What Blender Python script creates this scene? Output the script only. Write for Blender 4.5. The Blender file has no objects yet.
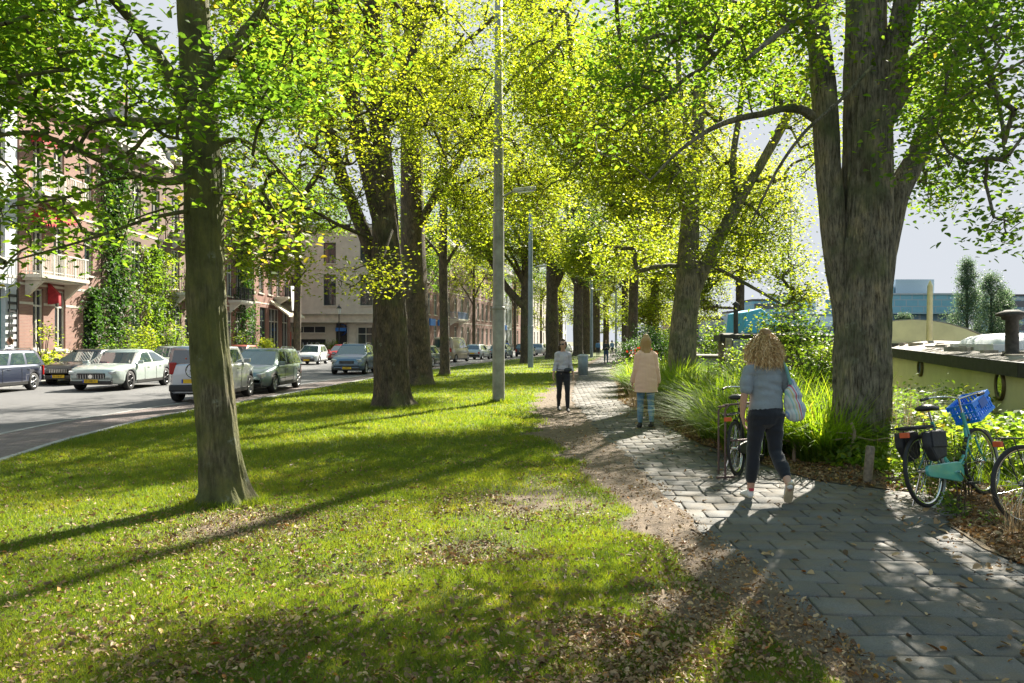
import bpy, bmesh, math, random
import numpy as np
from mathutils import Vector, Matrix, Euler
random.seed(7); RNG = np.random.default_rng(7)
SC = bpy.context.scene
# ---------------------------------------------------------------- camera, sky, sun, exposure
CAMH = 1.65; F = 796.4; HOR = 341.0
cam_data = bpy.data.cameras.new('camera'); cam = bpy.data.objects.new('camera', cam_data)
SC.collection.objects.link(cam); SC.camera = cam
cam.location = (0, 0, CAMH); cam.rotation_euler = (math.radians(90), 0, 0)
cam_data.lens = 28; cam_data.sensor_width = 36; cam_data.clip_start = 0.1; cam_data.clip_end = 5000
SUN_AZ = 27.0      # degrees to the right of the view direction
SUN_EL = 38.0
w = bpy.data.worlds.new('World'); SC.world = w; w.use_nodes = True
nt = w.node_tree; nt.nodes.clear()
sky = nt.nodes.new('ShaderNodeTexSky'); sky.sky_type = 'NISHITA'; sky.sun_disc = False
sky.sun_elevation = math.radians(SUN_EL); sky.sun_rotation = math.radians(SUN_AZ)
sky.air_density = 1.0; sky.dust_density = .5; sky.ozone_density = 1.5
bg = nt.nodes.new('ShaderNodeBackground'); bg.inputs[1].default_value = 0.12
wo = nt.nodes.new('ShaderNodeOutputWorld')
cap = nt.nodes.new('ShaderNodeVectorMath'); cap.operation = 'MINIMUM'      # thin haze: no part of the dome outshines this
cap.inputs[1].default_value = (1.38, 1.46, 1.58)
nt.links.new(sky.outputs[0], cap.inputs[0]); nt.links.new(cap.outputs[0], bg.inputs[0]); nt.links.new(bg.outputs[0], wo.inputs[0])
sd = bpy.data.lights.new('sun', 'SUN'); sd.energy = 4.6; sd.angle = math.radians(0.55); sd.color = (1.0, 0.93, 0.80)
sun = bpy.data.objects.new('sun', sd); SC.collection.objects.link(sun)
_az, _el = math.radians(SUN_AZ), math.radians(SUN_EL)
SUNDIR = np.array([math.sin(_az)*math.cos(_el), math.cos(_az)*math.cos(_el), math.sin(_el)])
sun.rotation_euler = Vector(SUNDIR).to_track_quat('Z', 'Y').to_euler()
sun.location = (20, 40, 40)
SC.view_settings.view_transform = 'Standard'; SC.view_settings.look = 'None'
SC.view_settings.exposure = 2.15; SC.view_settings.gamma = 1.0; SC.view_settings.use_curve_mapping = False
cy = SC.cycles
cy.max_bounces = 7; cy.diffuse_bounces = 4; cy.glossy_bounces = 2; cy.transmission_bounces = 5; cy.transparent_max_bounces = 8
cy.sample_clamp_indirect = 6; cy.use_denoising = True; cy.caustics_reflective = False; cy.caustics_refractive = False

# ---------------------------------------------------------------- helpers
def R(a): return math.radians(a)
def P(px, py, d):
    "a point seen at pixel (px, py) of the photograph, d metres ahead"
    return ((px-512)/F*d, d, CAMH-(py-HOR)/F*d)
def link(o, parent=None):
    SC.collection.objects.link(o)
    if parent is not None: o.parent = parent
    return o
def tag(o, label=None, cat=None, group=None, kind=None):
    if label: o['label'] = label
    if cat: o['category'] = cat
    if group: o['group'] = group
    if kind: o['kind'] = kind
    return o
def thing(name, label, cat, loc=(0, 0, 0), rz=0, group=None, rot=None):
    o = bpy.data.objects.new(name, None); SC.collection.objects.link(o)
    o.location = loc; o.rotation_euler = rot if rot else (0, 0, rz); o.empty_display_size = 0.2
    return tag(o, label, cat, group)
def smooth(me, on=True):
    me.polygons.foreach_set('use_smooth', np.full(len(me.polygons), on))
def np_mesh(name, V, Fq, mat, parent=None, sm=False, attr=None, mats=None, midx=None):
    "V (n,3); Fq (m,k) one face size, or a list of such arrays; attr {name: per-face floats}"
    V = np.asarray(V, dtype=np.float32)
    Fl = Fq if isinstance(Fq, list) and isinstance(Fq[0], np.ndarray) else [Fq]
    Fl = [np.asarray(f, dtype=np.int32) for f in Fl if len(f)]
    me = bpy.data.meshes.new(name)
    me.vertices.add(len(V)); me.vertices.foreach_set('co', V.ravel())
    nl = sum(f.size for f in Fl); nf = sum(len(f) for f in Fl)
    me.loops.add(nl); me.polygons.add(nf)
    me.loops.foreach_set('vertex_index', np.concatenate([f.ravel() for f in Fl]))
    tot = np.concatenate([np.full(len(f), f.shape[1], dtype=np.int32) for f in Fl])
    st = np.concatenate([[0], np.cumsum(tot)[:-1]]).astype(np.int32)
    me.polygons.foreach_set('loop_start', st)
    me.update(calc_edges=True)
    if mats:
        for m in mats: me.materials.append(m)
        me.polygons.foreach_set('material_index', np.asarray(midx, dtype=np.int32))
    elif mat: me.materials.append(mat)
    if sm: smooth(me)
    if attr:
        for k, a in attr.items():
            at = me.attributes.new(k, 'FLOAT', 'FACE' if len(a) == nf else 'POINT')
            at.data.foreach_set('value', np.asarray(a, dtype=np.float32))
    me.validate() if False else None
    o = bpy.data.objects.new(name, me)
    return link(o, parent)
class MB:
    "collects plain shapes into one mesh"
    def __init__(s): s.v = []; s.f = []; s.s = []
    def add(s, vs, fs, sm=False):
        b = len(s.v); s.v += [tuple(v) for v in vs]; s.f += [tuple(b+i for i in f) for f in fs]; s.s += [sm]*len(fs)
    def box(s, x0, x1, y0, y1, z0, z1):
        v = [(x, y, z) for z in (z0, z1) for y in (y0, y1) for x in (x0, x1)]
        s.add(v, [(0, 2, 3, 1), (4, 5, 7, 6), (0, 1, 5, 4), (2, 6, 7, 3), (0, 4, 6, 2), (1, 3, 7, 5)])
    def obox(s, c, size, rot=(0, 0, 0)):
        M = Euler(rot).to_matrix(); hx, hy, hz = [q/2 for q in size]; c = Vector(c)
        v = [c+M @ Vector((x, y, z)) for z in (-hz, hz) for y in (-hy, hy) for x in (-hx, hx)]
        s.add(v, [(0, 2, 3, 1), (4, 5, 7, 6), (0, 1, 5, 4), (2, 6, 7, 3), (0, 4, 6, 2), (1, 3, 7, 5)])
    def tube(s, pts, r, n=8, caps=True, sm=True):
        pts = [Vector(p) for p in pts]; rs = r if isinstance(r, (list, tuple)) else [r]*len(pts)
        vs = []; up = None
        for i, p in enumerate(pts):
            t = (pts[min(i+1, len(pts)-1)]-pts[max(i-1, 0)]).normalized()
            if up is None: up = Vector((0, 0, 1)) if abs(t.z) < .9 else Vector((1, 0, 0))
            sd_ = t.cross(up).normalized(); up = sd_.cross(t).normalized()
            for k in range(n):
                a = 2*math.pi*k/n; vs.append(p+(sd_*math.cos(a)+up*math.sin(a))*rs[i])
        fs = [(i*n+k, i*n+(k+1) % n, (i+1)*n+(k+1) % n, (i+1)*n+k) for i in range(len(pts)-1) for k in range(n)]
        s.add(vs, fs, sm)
        if caps:
            s.add([vs[k] for k in range(n)], [tuple(range(n))]); s.add([vs[-n+k] for k in range(n)], [tuple(reversed(range(n)))])
    def lathe(s, prof, c=(0, 0, 0), axis='z', n=24, sm=True, a0=0, a1=360):
        vs = []; full = abs(a1-a0) >= 360; m = n if full else n+1
        for (r_, h) in prof:
            for k in range(m):
                a = R(a0+(a1-a0)*k/n); x, y = r_*math.cos(a), r_*math.sin(a)
                q = (x, y, h) if axis == 'z' else ((h, x, y) if axis == 'x' else (y, h, x))
                vs.append((q[0]+c[0], q[1]+c[1], q[2]+c[2]))
        fs = [(i*m+k, i*m+(k+1) % m, (i+1)*m+(k+1) % m, (i+1)*m+k) for i in range(len(prof)-1) for k in range(n)]
        s.add(vs, fs, sm)
    def poly(s, pts): s.add(pts, [tuple(range(len(pts)))])
    def prism(s, pts, off):
        n = len(pts); off = Vector(off); a = [Vector(p) for p in pts]; b = [p+off for p in a]
        s.add(a+b, [tuple(range(n))[::-1], tuple(range(n, 2*n))]+[(i, (i+1) % n, n+(i+1) % n, n+i) for i in range(n)])
    def build(s, name, mat, parent=None, bevel=0, sub=0):
        me = bpy.data.meshes.new(name); me.from_pydata(s.v, [], s.f); me.materials.append(mat)
        me.polygons.foreach_set('use_smooth', s.s); me.update()
        bm = bmesh.new(); bm.from_mesh(me); bmesh.ops.recalc_face_normals(bm, faces=bm.faces); bm.to_mesh(me); bm.free()
        o = link(bpy.data.objects.new(name, me), parent)
        if bevel: md = o.modifiers.new('b', 'BEVEL'); md.width = bevel; md.segments = 2; md.limit_method = 'ANGLE'
        if sub: md = o.modifiers.new('s', 'SUBSURF'); md.levels = sub; md.render_levels = sub
        return o
def dup_tree(o, parent=None, mat_swap=None):
    c = o.copy(); SC.collection.objects.link(c)
    if parent is not None: c.parent = parent
    for ch in list(o.children): dup_tree(ch, c)
    return c

# ---------------------------------------------------------------- materials
def newmat(name):
    m = bpy.data.materials.new(name); m.use_nodes = True
    nt = m.node_tree; b = nt.nodes['Principled BSDF']; return m, nt, b
def N(nt, typ, **kw):
    n = nt.nodes.new(typ)
    for k, v in kw.items():
        if k.startswith('i_'): n.inputs[k[2:].replace('_', ' ')].default_value = v
        else: setattr(n, k, v)
    return n
def ramp(nt, fac, stops, interp='LINEAR'):
    r = nt.nodes.new('ShaderNodeValToRGB'); r.color_ramp.interpolation = interp
    e = r.color_ramp.elements
    while len(e) < len(stops): e.new(0.5)
    for el, (p, c) in zip(e, stops): el.position = p; el.color = (c[0], c[1], c[2], 1)
    nt.links.new(fac, r.inputs[0]); return r.outputs[0]
def noise(nt, scale, detail=4, vec=None, rough=.6, sc3=None):
    n = nt.nodes.new('ShaderNodeTexNoise'); n.inputs['Scale'].default_value = scale
    n.inputs['Detail'].default_value = detail; n.inputs['Roughness'].default_value = rough
    if vec is None: vec = nt.nodes.new('ShaderNodeTexCoord').outputs['Object']
    if sc3:
        mp = nt.nodes.new('ShaderNodeMapping'); mp.inputs['Scale'].default_value = sc3
        nt.links.new(vec, mp.inputs[0]); vec = mp.outputs[0]
    nt.links.new(vec, n.inputs['Vector']); return n.outputs['Fac']
def mixc(nt, fac, a, b, mode='MIX'):
    m = nt.nodes.new('ShaderNodeMix'); m.data_type = 'RGBA'; m.blend_type = mode
    for s_, v in ((m.inputs[0], fac), (m.inputs[6], a), (m.inputs[7], b)):
        if hasattr(v, 'links') or isinstance(v, bpy.types.NodeSocket): nt.links.new(v, s_)
        elif isinstance(v, (int, float)): s_.default_value = v
        else: s_.default_value = (v[0], v[1], v[2], 1)
    return m.outputs[2]
def bump(nt, b, h, strength=.5, dist=.02):
    n = nt.nodes.new('ShaderNodeBump'); n.inputs['Strength'].default_value = strength; n.inputs['Distance'].default_value = dist
    nt.links.new(h, n.inputs['Height']); nt.links.new(n.outputs[0], b.inputs['Normal'])
def simple(name, col, rough=.6, metal=0, var=.15, scale=8, coat=0, bmp=0, bscale=60):
    m, nt, b = newmat(name)
    f = noise(nt, scale, 4)
    lo = [c*(1-var) for c in col]; hi = [min(1, c*(1+var)) for c in col]
    nt.links.new(ramp(nt, f, [(.3, lo), (.7, hi)]), b.inputs['Base Color'])
    b.inputs['Roughness'].default_value = rough; b.inputs['Metallic'].default_value = metal
    if coat: b.inputs['Coat Weight'].default_value = coat; b.inputs['Coat Roughness'].default_value = .05
    if bmp: bump(nt, b, noise(nt, bscale, 3), bmp, .01)
    return m
_MC = {}
def mat(name, *a, **k):
    if name not in _MC: _MC[name] = simple(name, *a, **k)
    return _MC[name]
def leafmat(name, stops, trans=.5, tboost=(1.25, 1.2, .7), rough=.55, attr='rnd'):
    m = bpy.data.materials.new(name); m.use_nodes = True; nt = m.node_tree; nt.nodes.clear()
    at = nt.nodes.new('ShaderNodeAttribute'); at.attribute_name = attr
    col = ramp(nt, at.outputs['Fac'], stops)
    d = nt.nodes.new('ShaderNodeBsdfPrincipled'); d.inputs['Roughness'].default_value = rough; d.inputs['Specular IOR Level'].default_value = .35
    nt.links.new(col, d.inputs['Base Color'])
    t = nt.nodes.new('ShaderNodeBsdfTranslucent')
    tc = mixc(nt, 1.0, col, tboost, 'MULTIPLY'); nt.links.new(tc, t.inputs[0])
    mx = nt.nodes.new('ShaderNodeMixShader'); mx.inputs[0].default_value = trans
    nt.links.new(d.outputs[0], mx.inputs[1]); nt.links.new(t.outputs[0], mx.inputs[2])
    o = nt.nodes.new('ShaderNodeOutputMaterial'); nt.links.new(mx.outputs[0], o.inputs[0])
    return m
# summer leaf, turning a little; leaf transmits more than it reflects
L_GREEN = leafmat('leaf_linden', [(0, (.045, .085, .015)), (.45, (.075, .12, .018)), (.85, (.12, .15, .02)), (.985, (.17, .17, .03)), (1, (.24, .16, .03))], .56, (2.7, 3.1, 1.2))
L_BRIGHT = leafmat('leaf_bright', [(0, (.07, .11, .015)), (.5, (.11, .15, .018)), (1, (.18, .19, .025))], .60, (3.55, 3.3, 1.2))
L_DARK = leafmat('leaf_dark', [(0, (.02, .05, .018)), (.5, (.035, .08, .02)), (1, (.06, .11, .025))], .4, (2.2, 2.3, 1.0))
L_SHRUB = leafmat('leaf_shrub', [(0, (.04, .09, .02)), (.5, (.08, .14, .025)), (.9, (.16, .2, .04)), (1, (.24, .2, .08))], .5, (3.0, 2.8, .9))
def barkmat(name, dark, light, moss, mossamt=.5, zs=.12):
    m, nt, b = newmat(name)
    tc = nt.nodes.new('ShaderNodeTexCoord').outputs['Object']
    ridge = noise(nt, 26, 7, tc, .7, (1.6, 1.6, zs*2.4))
    fine = noise(nt, 70, 4, tc, .6, (1, 1, .5))
    mo = noise(nt, 1.3, 4, tc)
    c = ramp(nt, ridge, [(.38, dark), (.52, [q*.75 for q in light]), (.62, light)])
    mf = ramp(nt, mo, [(.62-mossamt*.3, (0, 0, 0)), (.8-mossamt*.3, (1, 1, 1))])
    c2 = mixc(nt, mf, c, mixc(nt, fine, [q*.6 for q in moss], moss))
    # lichen spots
    v = nt.nodes.new('ShaderNodeTexVoronoi'); v.inputs['Scale'].default_value = 3.5; nt.links.new(tc, v.inputs['Vector'])
    lf = ramp(nt, v.outputs['Distance'], [(.1, (1, 1, 1)), (.2, (0, 0, 0))])
    lf2 = mixc(nt, 1.0, lf, ramp(nt, noise(nt, 30, 3, tc), [(.45, (0, 0, 0)), (.6, (.7, .7, .7))]), 'MULTIPLY')
    c3 = mixc(nt, lf2, c2, (.22, .24, .19))
    c3 = mixc(nt, 1.0, c3, ramp(nt, noise(nt, 5, 5, tc, .65, (1, 1, .6)), [(.34, (.5, .48, .44)), (.5, (.95, .95, .95)), (.68, (1.5, 1.4, 1.15))]), 'MULTIPLY')
    nt.links.new(c3, b.inputs['Base Color']); b.inputs['Roughness'].default_value = .9
    h = mixc(nt, .3, ridge, fine); bump(nt, b, h, .9, .035)
    return m
BARK1 = barkmat('bark_mossy', (.045, .038, .024), (.17, .15, .09), (.12, .125, .04), .9)
BARK2 = barkmat('bark_brown', (.035, .028, .02), (.13, .10, .07), (.10, .11, .045), .35)
BARK3 = barkmat('bark_grey', (.045, .04, .03), (.24, .215, .165), (.12, .14, .07), .45, .09)
# ---------------------------------------------------------------- layout curves (x as a function of distance y)
KY = [-12, 4, 8, 11, 13, 17, 20, 23, 28, 36, 49, 62, 75, 100, 130, 200, 300]
KX = [-7.0, -6.9, -7.0, -7.1, -7.5, -7.8, -7.6, -7.3, -6.9, -6.3, -4.4, -2.2, 0.2, 5.4, 11, 25, 48]
PLY = [-12, 4, 6.5, 14, 22, 29, 43, 60, 80, 100, 130, 200, 300]
PLX = [1.9, 1.75, 1.6, 1.55, 1.6, 2.2, 3.7, 6.0, 9.0, 12.0, 16.5, 28, 48.5]
PRY = [-12, 4, 5.8, 7.0, 7.7, 8.6, 9.4, 12.5, 16.7, 22, 29, 43, 60, 80, 100, 130, 200, 300]
PRX = [4.6, 4.1, 3.75, 3.9, 4.5, 4.55, 3.6, 3.0, 3.05, 3.0, 3.9, 5.3, 7.7, 10.8, 13.9, 18.6, 30.5, 51.5]
BKY = [-12, 14, 22, 40, 60, 100, 200, 300]
BKX = [6.6, 7.9, 9.4, 12, 16, 25, 47, 70]
def kerb_x(y): return np.interp(y, KY, KX)
def pl_x(y): return np.interp(y, PLY, PLX)
def pr_x(y): return np.interp(y, PRY, PRX)
def bank_x(y): return np.interp(y, BKY, BKX)
def vnoise(x, y, s=1.0, seed=0):
    "smooth value noise, vectorised"
    x = np.asarray(x)*s+seed*17.3; y = np.asarray(y)*s+seed*9.1
    xi = np.floor(x).astype(np.int64); yi = np.floor(y).astype(np.int64); fx = x-xi; fy = y-yi
    fx = fx*fx*(3-2*fx); fy = fy*fy*(3-2*fy)
    def h(a, b):
        n = (a*374761393+b*668265263+seed*1442695) & 0x7fffffff
        n = ((n ^ (n >> 13))*1274126177) & 0x7fffffff
        return ((n ^ (n >> 16)) & 0xffff)/65535.0
    return (h(xi, yi)*(1-fx)+h(xi+1, yi)*fx)*(1-fy)+(h(xi, yi+1)*(1-fx)+h(xi+1, yi+1)*fx)*fy
def fbm(x, y, s=1.0, seed=0): return .55*vnoise(x, y, s, seed)+.3*vnoise(x, y, s*2.1, seed+1)+.15*vnoise(x, y, s*4.3, seed+2)
def lawn_z(x, y): return .05*(fbm(x, y, .35, 3)-.5)+.012*(vnoise(x, y, 2.5, 5)-.5)
def heave(x, y): return .05*(vnoise(x, y, .55, 21)-.35)+.025*(vnoise(x, y, 1.3, 22)-.5)
def lawn_h(x, y):
    k = np.clip((pl_x(y)-x)/.45, 0, 1); return lawn_z(x, y)*k+(heave(x, y)+.024)*(1-k)
def dirt_amt(x, y):
    "1 = bare trodden soil beside the slabs, 0 = turf"
    x = np.asarray(x); y = np.asarray(y)
    wdt = np.interp(y, [3, 5, 7, 10, 14, 20, 26, 40, 80], [.2, .3, .5, .8, 1.15, 1.2, .9, .5, .4])
    e = (pl_x(y)-x)/wdt + (fbm(x, y, 1.3, 8)-.5)*1.1
    a = np.clip((1.15-e)/.5, 0, 1)
    # thin turf with litter round the near tree and in front of it
    for (cx, cy_, r, k) in ((-2.4, 7.2, 1.1, .55), (.3, 8.3, 1.3, .55), (-.6, 6.4, .9, .4), (1.1, 5.0, .45, .8)):
        dd = np.hypot(x-cx, (y-cy_)*.8)/r
        a = np.maximum(a, np.clip(1.1-dd, 0, 1)*k*(.5+fbm(x, y, 2.2, 4)))
    return np.clip(a, 0, 1)
def strip(name, ys, xl, xr, nx, zf, mat_, parent=None, attr=None, skirt=0, sm=True):
    ys = np.asarray(ys, float); u = np.linspace(0, 1, nx)
    L, R_ = xl(ys), xr(ys)
    X = L[:, None]*(1-u)+R_[:, None]*u; Y = np.repeat(ys[:, None], nx, 1); Z = zf(X, Y)*np.ones_like(X)
    if skirt:
        Z[:, 0] -= 0; 
    V = np.stack([X, Y, Z], -1).reshape(-1, 3); n = len(ys)
    i = np.arange(n-1)[:, None]*nx+np.arange(nx-1)[None]; i = i.ravel()
    Fq = np.stack([i, i+1, i+nx+1, i+nx], 1)
    at = {k: f(V[:, 0], V[:, 1]) for k, f in attr.items()} if attr else None
    return np_mesh(name, V, Fq, mat_, parent, sm, at)
ROADZ = -0.10
def FW(y): return np.interp(y, [0, 42, 56, 78, 100], [12.2, 12.3, 14.4, 14.6, 12.6])
# ---- terrain to the horizon: land, river bed, far bank
def far_bank_x(y): return .257*y+50+np.clip(y, 0, 60)*.25
def terrain_z(X, Y):
    bk = bank_x(Y)+np.clip(Y-300, 0, None)*.24; fb = far_bank_x(Y)
    z = np.full_like(X, -0.2)
    s = np.clip((X-bk+.4)/1.6, 0, 1); z = z*(1-s)+(-3.0)*s
    s2 = np.clip((X-fb)/3.0, 0, 1); z = z*(1-s2)+.4*s2
    return z
gx = np.unique(np.concatenate([np.linspace(-900, -60, 12), np.linspace(-60, 6, 24), np.linspace(6, 30, 40), np.linspace(30, 180, 50), np.linspace(180, 1500, 20)]))
gy = np.unique(np.concatenate([np.linspace(-80, 0, 8), np.linspace(0, 80, 60), np.linspace(80, 320, 60), np.linspace(320, 3500, 30)]))
GX, GY = np.meshgrid(gx, gy); GZ = terrain_z(GX, GY)
nx_ = len(gx); ii = (np.arange(len(gy)-1)[:, None]*nx_+np.arange(nx_-1)[None]).ravel()
m_soil, nts, bs = newmat('ground_soil')
nts.links.new(ramp(nts, noise(nts, .4, 5), [(.35, (.06, .07, .03)), (.65, (.11, .10, .05))]), bs.inputs['Base Color']); bs.inputs['Roughness'].default_value = .95
tag(np_mesh('ground', np.stack([GX, GY, GZ], -1).reshape(-1, 3), np.stack([ii, ii+1, ii+nx_+1, ii+nx_], 1), m_soil, sm=True), kind='structure')
m_wat, ntw, bw = newmat('river_water')
bw.inputs['Base Color'].default_value = (.03, .045, .04, 1); bw.inputs['Roughness'].default_value = .08; bw.inputs['IOR'].default_value = 1.33
bump(ntw, bw, noise(ntw, 1.2, 3, None, .5, (1, .5, 1)), .35, .05)
wy = np.linspace(-60, 3500, 200)
strip('water', wy, lambda y: bank_x(y)+np.clip(y-300, 0, None)*.24-1.0, lambda y: far_bank_x(y)+3, 6, lambda x, y: x*0-1.2, m_wat)['kind'] = 'structure'

# ---- lawn
m_turf, ntt, bt = newmat('lawn_turf')
ad = ntt.nodes.new('ShaderNodeAttribute'); ad.attribute_name = 'dirt'
g1 = ramp(ntt, noise(ntt, 2.2, 6), [(.3, (.05, .075, .012)), (.55, (.10, .13, .02)), (.75, (.14, .15, .03))])
d1 = ramp(ntt, noise(ntt, 9, 6), [(.3, (.075, .052, .033)), (.6, (.165, .12, .08)), (.8, (.25, .195, .135))])
df = ramp(ntt, mixc(ntt, .35, ad.outputs['Fac'], noise(ntt, 14, 5)), [(.3, (0, 0, 0)), (.5, (1, 1, 1))])
ntt.links.new(mixc(ntt, df, g1, d1), bt.inputs['Base Color']); bt.inputs['Roughness'].default_value = .95
bump(ntt, bt, noise(ntt, 45, 5), .7, .03)
ylawn = np.concatenate([np.linspace(-12, 3, 16), np.arange(3.1, 16, .08), np.arange(16, 40, .25), np.arange(40, 150, 1.0), np.linspace(150, 300, 20)])
lawn = strip('lawn', ylawn, lambda y: kerb_x(y)+.12, lambda y: pl_x(y)+.16*(vnoise(y*0, y, 2.3, 9)-.25), 110, lawn_h, m_turf, attr={'dirt': dirt_amt})
tag(lawn, kind='structure')
# ---- verge soil on the river side
m_verge, ntv, bv = newmat('verge_soil')
ntv.links.new(ramp(ntv, noise(ntv, 7, 6), [(.3, (.05, .038, .022)), (.5, (.12, .085, .045)), (.75, (.2, .14, .07))]), bv.inputs['Base Color']); bv.inputs['Roughness'].default_value = .95
bump(ntv, bv, noise(ntv, 40, 4), .7, .03)
def verge_z(x, y):
    e = np.clip((x-pr_x(y)), 0, None)
    return (heave(x, y)+.022)*np.clip(1-e, 0, 1)+np.clip(e*.15, 0, .10)*(.6+.8*vnoise(x, y, 1.1, 6))
tag(strip('river_verge', np.concatenate([np.arange(-12, 30, .25), np.arange(30, 300, 2)]), lambda y: pr_x(y)-.14*vnoise(y*0, y, 2.1, 19), bank_x, 60, verge_z, m_verge), kind='structure')
# quay face
m_quay = mat('quay_brick', (.12, .08, .06), .9, 0, .4, 4)
def quay():
    ys = np.arange(-12, 300, 2.0); a = bank_x(ys)
    V = np.concatenate([np.stack([a, ys, np.full_like(ys, z)], 1) for z in (.12, -2.5)]+[np.stack([a+.35, ys, np.full_like(ys, z)], 1) for z in (.12, -2.5)])
    n = len(ys); i = np.arange(n-1)
    return np_mesh('quay_wall', V, np.concatenate([np.stack([i, i+1, i+2*n+1, i+2*n], 1), np.stack([i+2*n, i+2*n+1, i+3*n+1, i+3*n], 1), np.stack([i, i+1, i+n+1, i+n], 1)]), m_quay)
tag(quay(), 'low brick quay wall along the water behind the undergrowth', 'quay wall')
# ---- road
m_asph, nta, ba = newmat('asphalt')
ca = ramp(nta, noise(nta, .5, 5), [(.3, (.075, .075, .08)), (.7, (.12, .118, .12))])
nta.links.new(mixc(nta, .35, ca, ramp(nta, noise(nta, 130, 2), [(.3, (.04, .04, .04)), (.7, (.2, .2, .2))])), ba.inputs['Base Color'])
ba.inputs['Roughness'].default_value = .8; bump(nta, ba, noise(nta, 160, 2), .4, .01)
yr = np.concatenate([np.arange(-12, 120, 1.5), np.linspace(120, 300, 50)])
tag(strip('road', yr, lambda y: kerb_x(y)-FW(y), lambda y: kerb_x(y)-2.0, 10, lambda x, y: x*0+ROADZ, m_asph), kind='structure')
def brickmat(name, c1, c2, mortar, scale, bw=.5, rh=.25, msize=.02, swap=False, plane='XY', var=.5, offs=.5):
    m, nt, b = newmat(name)
    tc = nt.nodes.new('ShaderNodeTexCoord').outputs['Object']
    if plane == 'XZ':
        s_ = nt.nodes.new('ShaderNodeSeparateXYZ'); nt.links.new(tc, s_.inputs[0])
        s2 = nt.nodes.new('ShaderNodeMath'); s2.operation = 'ADD'; nt.links.new(s_.outputs[0], s2.inputs[0]); nt.links.new(s_.outputs[1], s2.inputs[1])
        c_ = nt.nodes.new('ShaderNodeCombineXYZ'); nt.links.new(s2.outputs[0], c_.inputs[0]); nt.links.new(s_.outputs[2], c_.inputs[1]); tcv = c_.outputs[0]
    else: tcv = tc
    bt_ = nt.nodes.new('ShaderNodeTexBrick'); nt.links.new(tcv, bt_.inputs['Vector'])
    bt_.inputs['Scale'].default_value = scale; bt_.inputs['Brick Width'].default_value = bw; bt_.inputs['Row Height'].default_value = rh
    bt_.inputs['Mortar Size'].default_value = msize; bt_.offset = offs
    bt_.inputs['Color1'].default_value = (*c1, 1); bt_.inputs['Color2'].default_value = (*c2, 1); bt_.inputs['Mortar'].default_value = (*mortar, 1)
    n_ = noise(nt, 1.1, 5, tc); sh = ramp(nt, n_, [(.3, (1-var*.6,)*3), (.7, (1, 1, 1))])
    nt.links.new(mixc(nt, 1.0, bt_.outputs['Color'], sh, 'MULTIPLY'), b.inputs['Base Color']); b.inputs['Roughness'].default_value = .88
    bump(nt, b, bt_.outputs['Fac'], -.4, .01)
    return m
m_klink = brickmat('clinker_paving', (.16, .12, .11), (.24, .19, .18), (.07, .06, .055), 1, .21, .07, .006, var=.6)
tag(strip('parking_lane', yr, lambda y: kerb_x(y)-2.0, lambda y: kerb_x(y)-.0, 6, lambda x, y: x*0+ROADZ+.003, m_klink), kind='structure')
m_slab = brickmat('sidewalk_slabs', (.28, .27, .26), (.33, .32, .3), (.12, .11, .1), 1, .3, .3, .008)
tag(strip('sidewalk', yr, lambda y: kerb_x(y)-19.0, lambda y: kerb_x(y)-FW(y)-.16, 6, lambda x, y: x*0+.02, m_slab), kind='structure')
m_kerb = mat('kerb_stone', (.3, .3, .29), .85, 0, .25, 3)
def kerbs(name, off, w_, z1):
    ys = np.concatenate([np.arange(-12, 60, .98), np.arange(60, 300, 3)])
    V = []; Fq = []
    a = kerb_x(ys)+(off if off > -12 else -FW(ys)-.16); mb = MB()
    for i in range(len(ys)-1):
        g = .006
        mb.add([(a[i], ys[i]+g, -.2), (a[i]+w_, ys[i]+g, -.2), (a[i+1]+w_, ys[i+1]-g, -.2), (a[i+1], ys[i+1]-g, -.2),
                (a[i]+.01, ys[i]+g, z1), (a[i]+w_-.01, ys[i]+g, z1), (a[i+1]+w_-.01, ys[i+1]-g, z1), (a[i+1]+.01, ys[i+1]-g, z1)],
               [(4, 5, 6, 7), (0, 1, 5, 4), (2, 3, 7, 6), (1, 2, 6, 5), (3, 0, 4, 7)])
    return tag(mb.build(name, m_kerb), kind='structure')
kerbs('kerb', 0, .13, .025); kerbs('kerb', -12.36, .16, .03); kerbs('gutter', -2.06, .12, ROADZ+.012)
# ---- the slab path: every concrete slab modelled, heaved a little by roots
m_pave, ntp, bp_ = newmat('concrete_slabs')
ar = ntp.nodes.new('ShaderNodeAttribute'); ar.attribute_name = 'rnd'
pc = ramp(ntp, ar.outputs['Fac'], [(0, (.058, .056, .055)), (1, (.125, .12, .112))])
pd = ramp(ntp, noise(ntp, 1.7, 6), [(.3, (.5, .48, .44)), (.65, (1, 1, 1))])
pe = mixc(ntp, 1.0, pc, pd, 'MULTIPLY')
ntp.links.new(mixc(ntp, .22, pe, ramp(ntp, noise(ntp, 120, 3), [(.3, (.08, .08, .08)), (.7, (.4, .39, .37))])), bp_.inputs['Base Color'])
ntp_st = ramp(ntp, noise(ntp, 3.3, 7, None, .7), [(.46, (0, 0, 0)), (.62, (.55, .55, .55))]); _c = bp_.inputs['Base Color'].links[0].from_socket; ntp.links.new(mixc(ntp, ntp_st, _c, (.15, .115, .075)), bp_.inputs['Base Color']); bp_.inputs['Roughness'].default_value = .8; bp_.inputs['Specular IOR Level'].default_value = .3; bump(ntp, bp_, noise(ntp, 90, 4), .35, .006)
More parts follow.
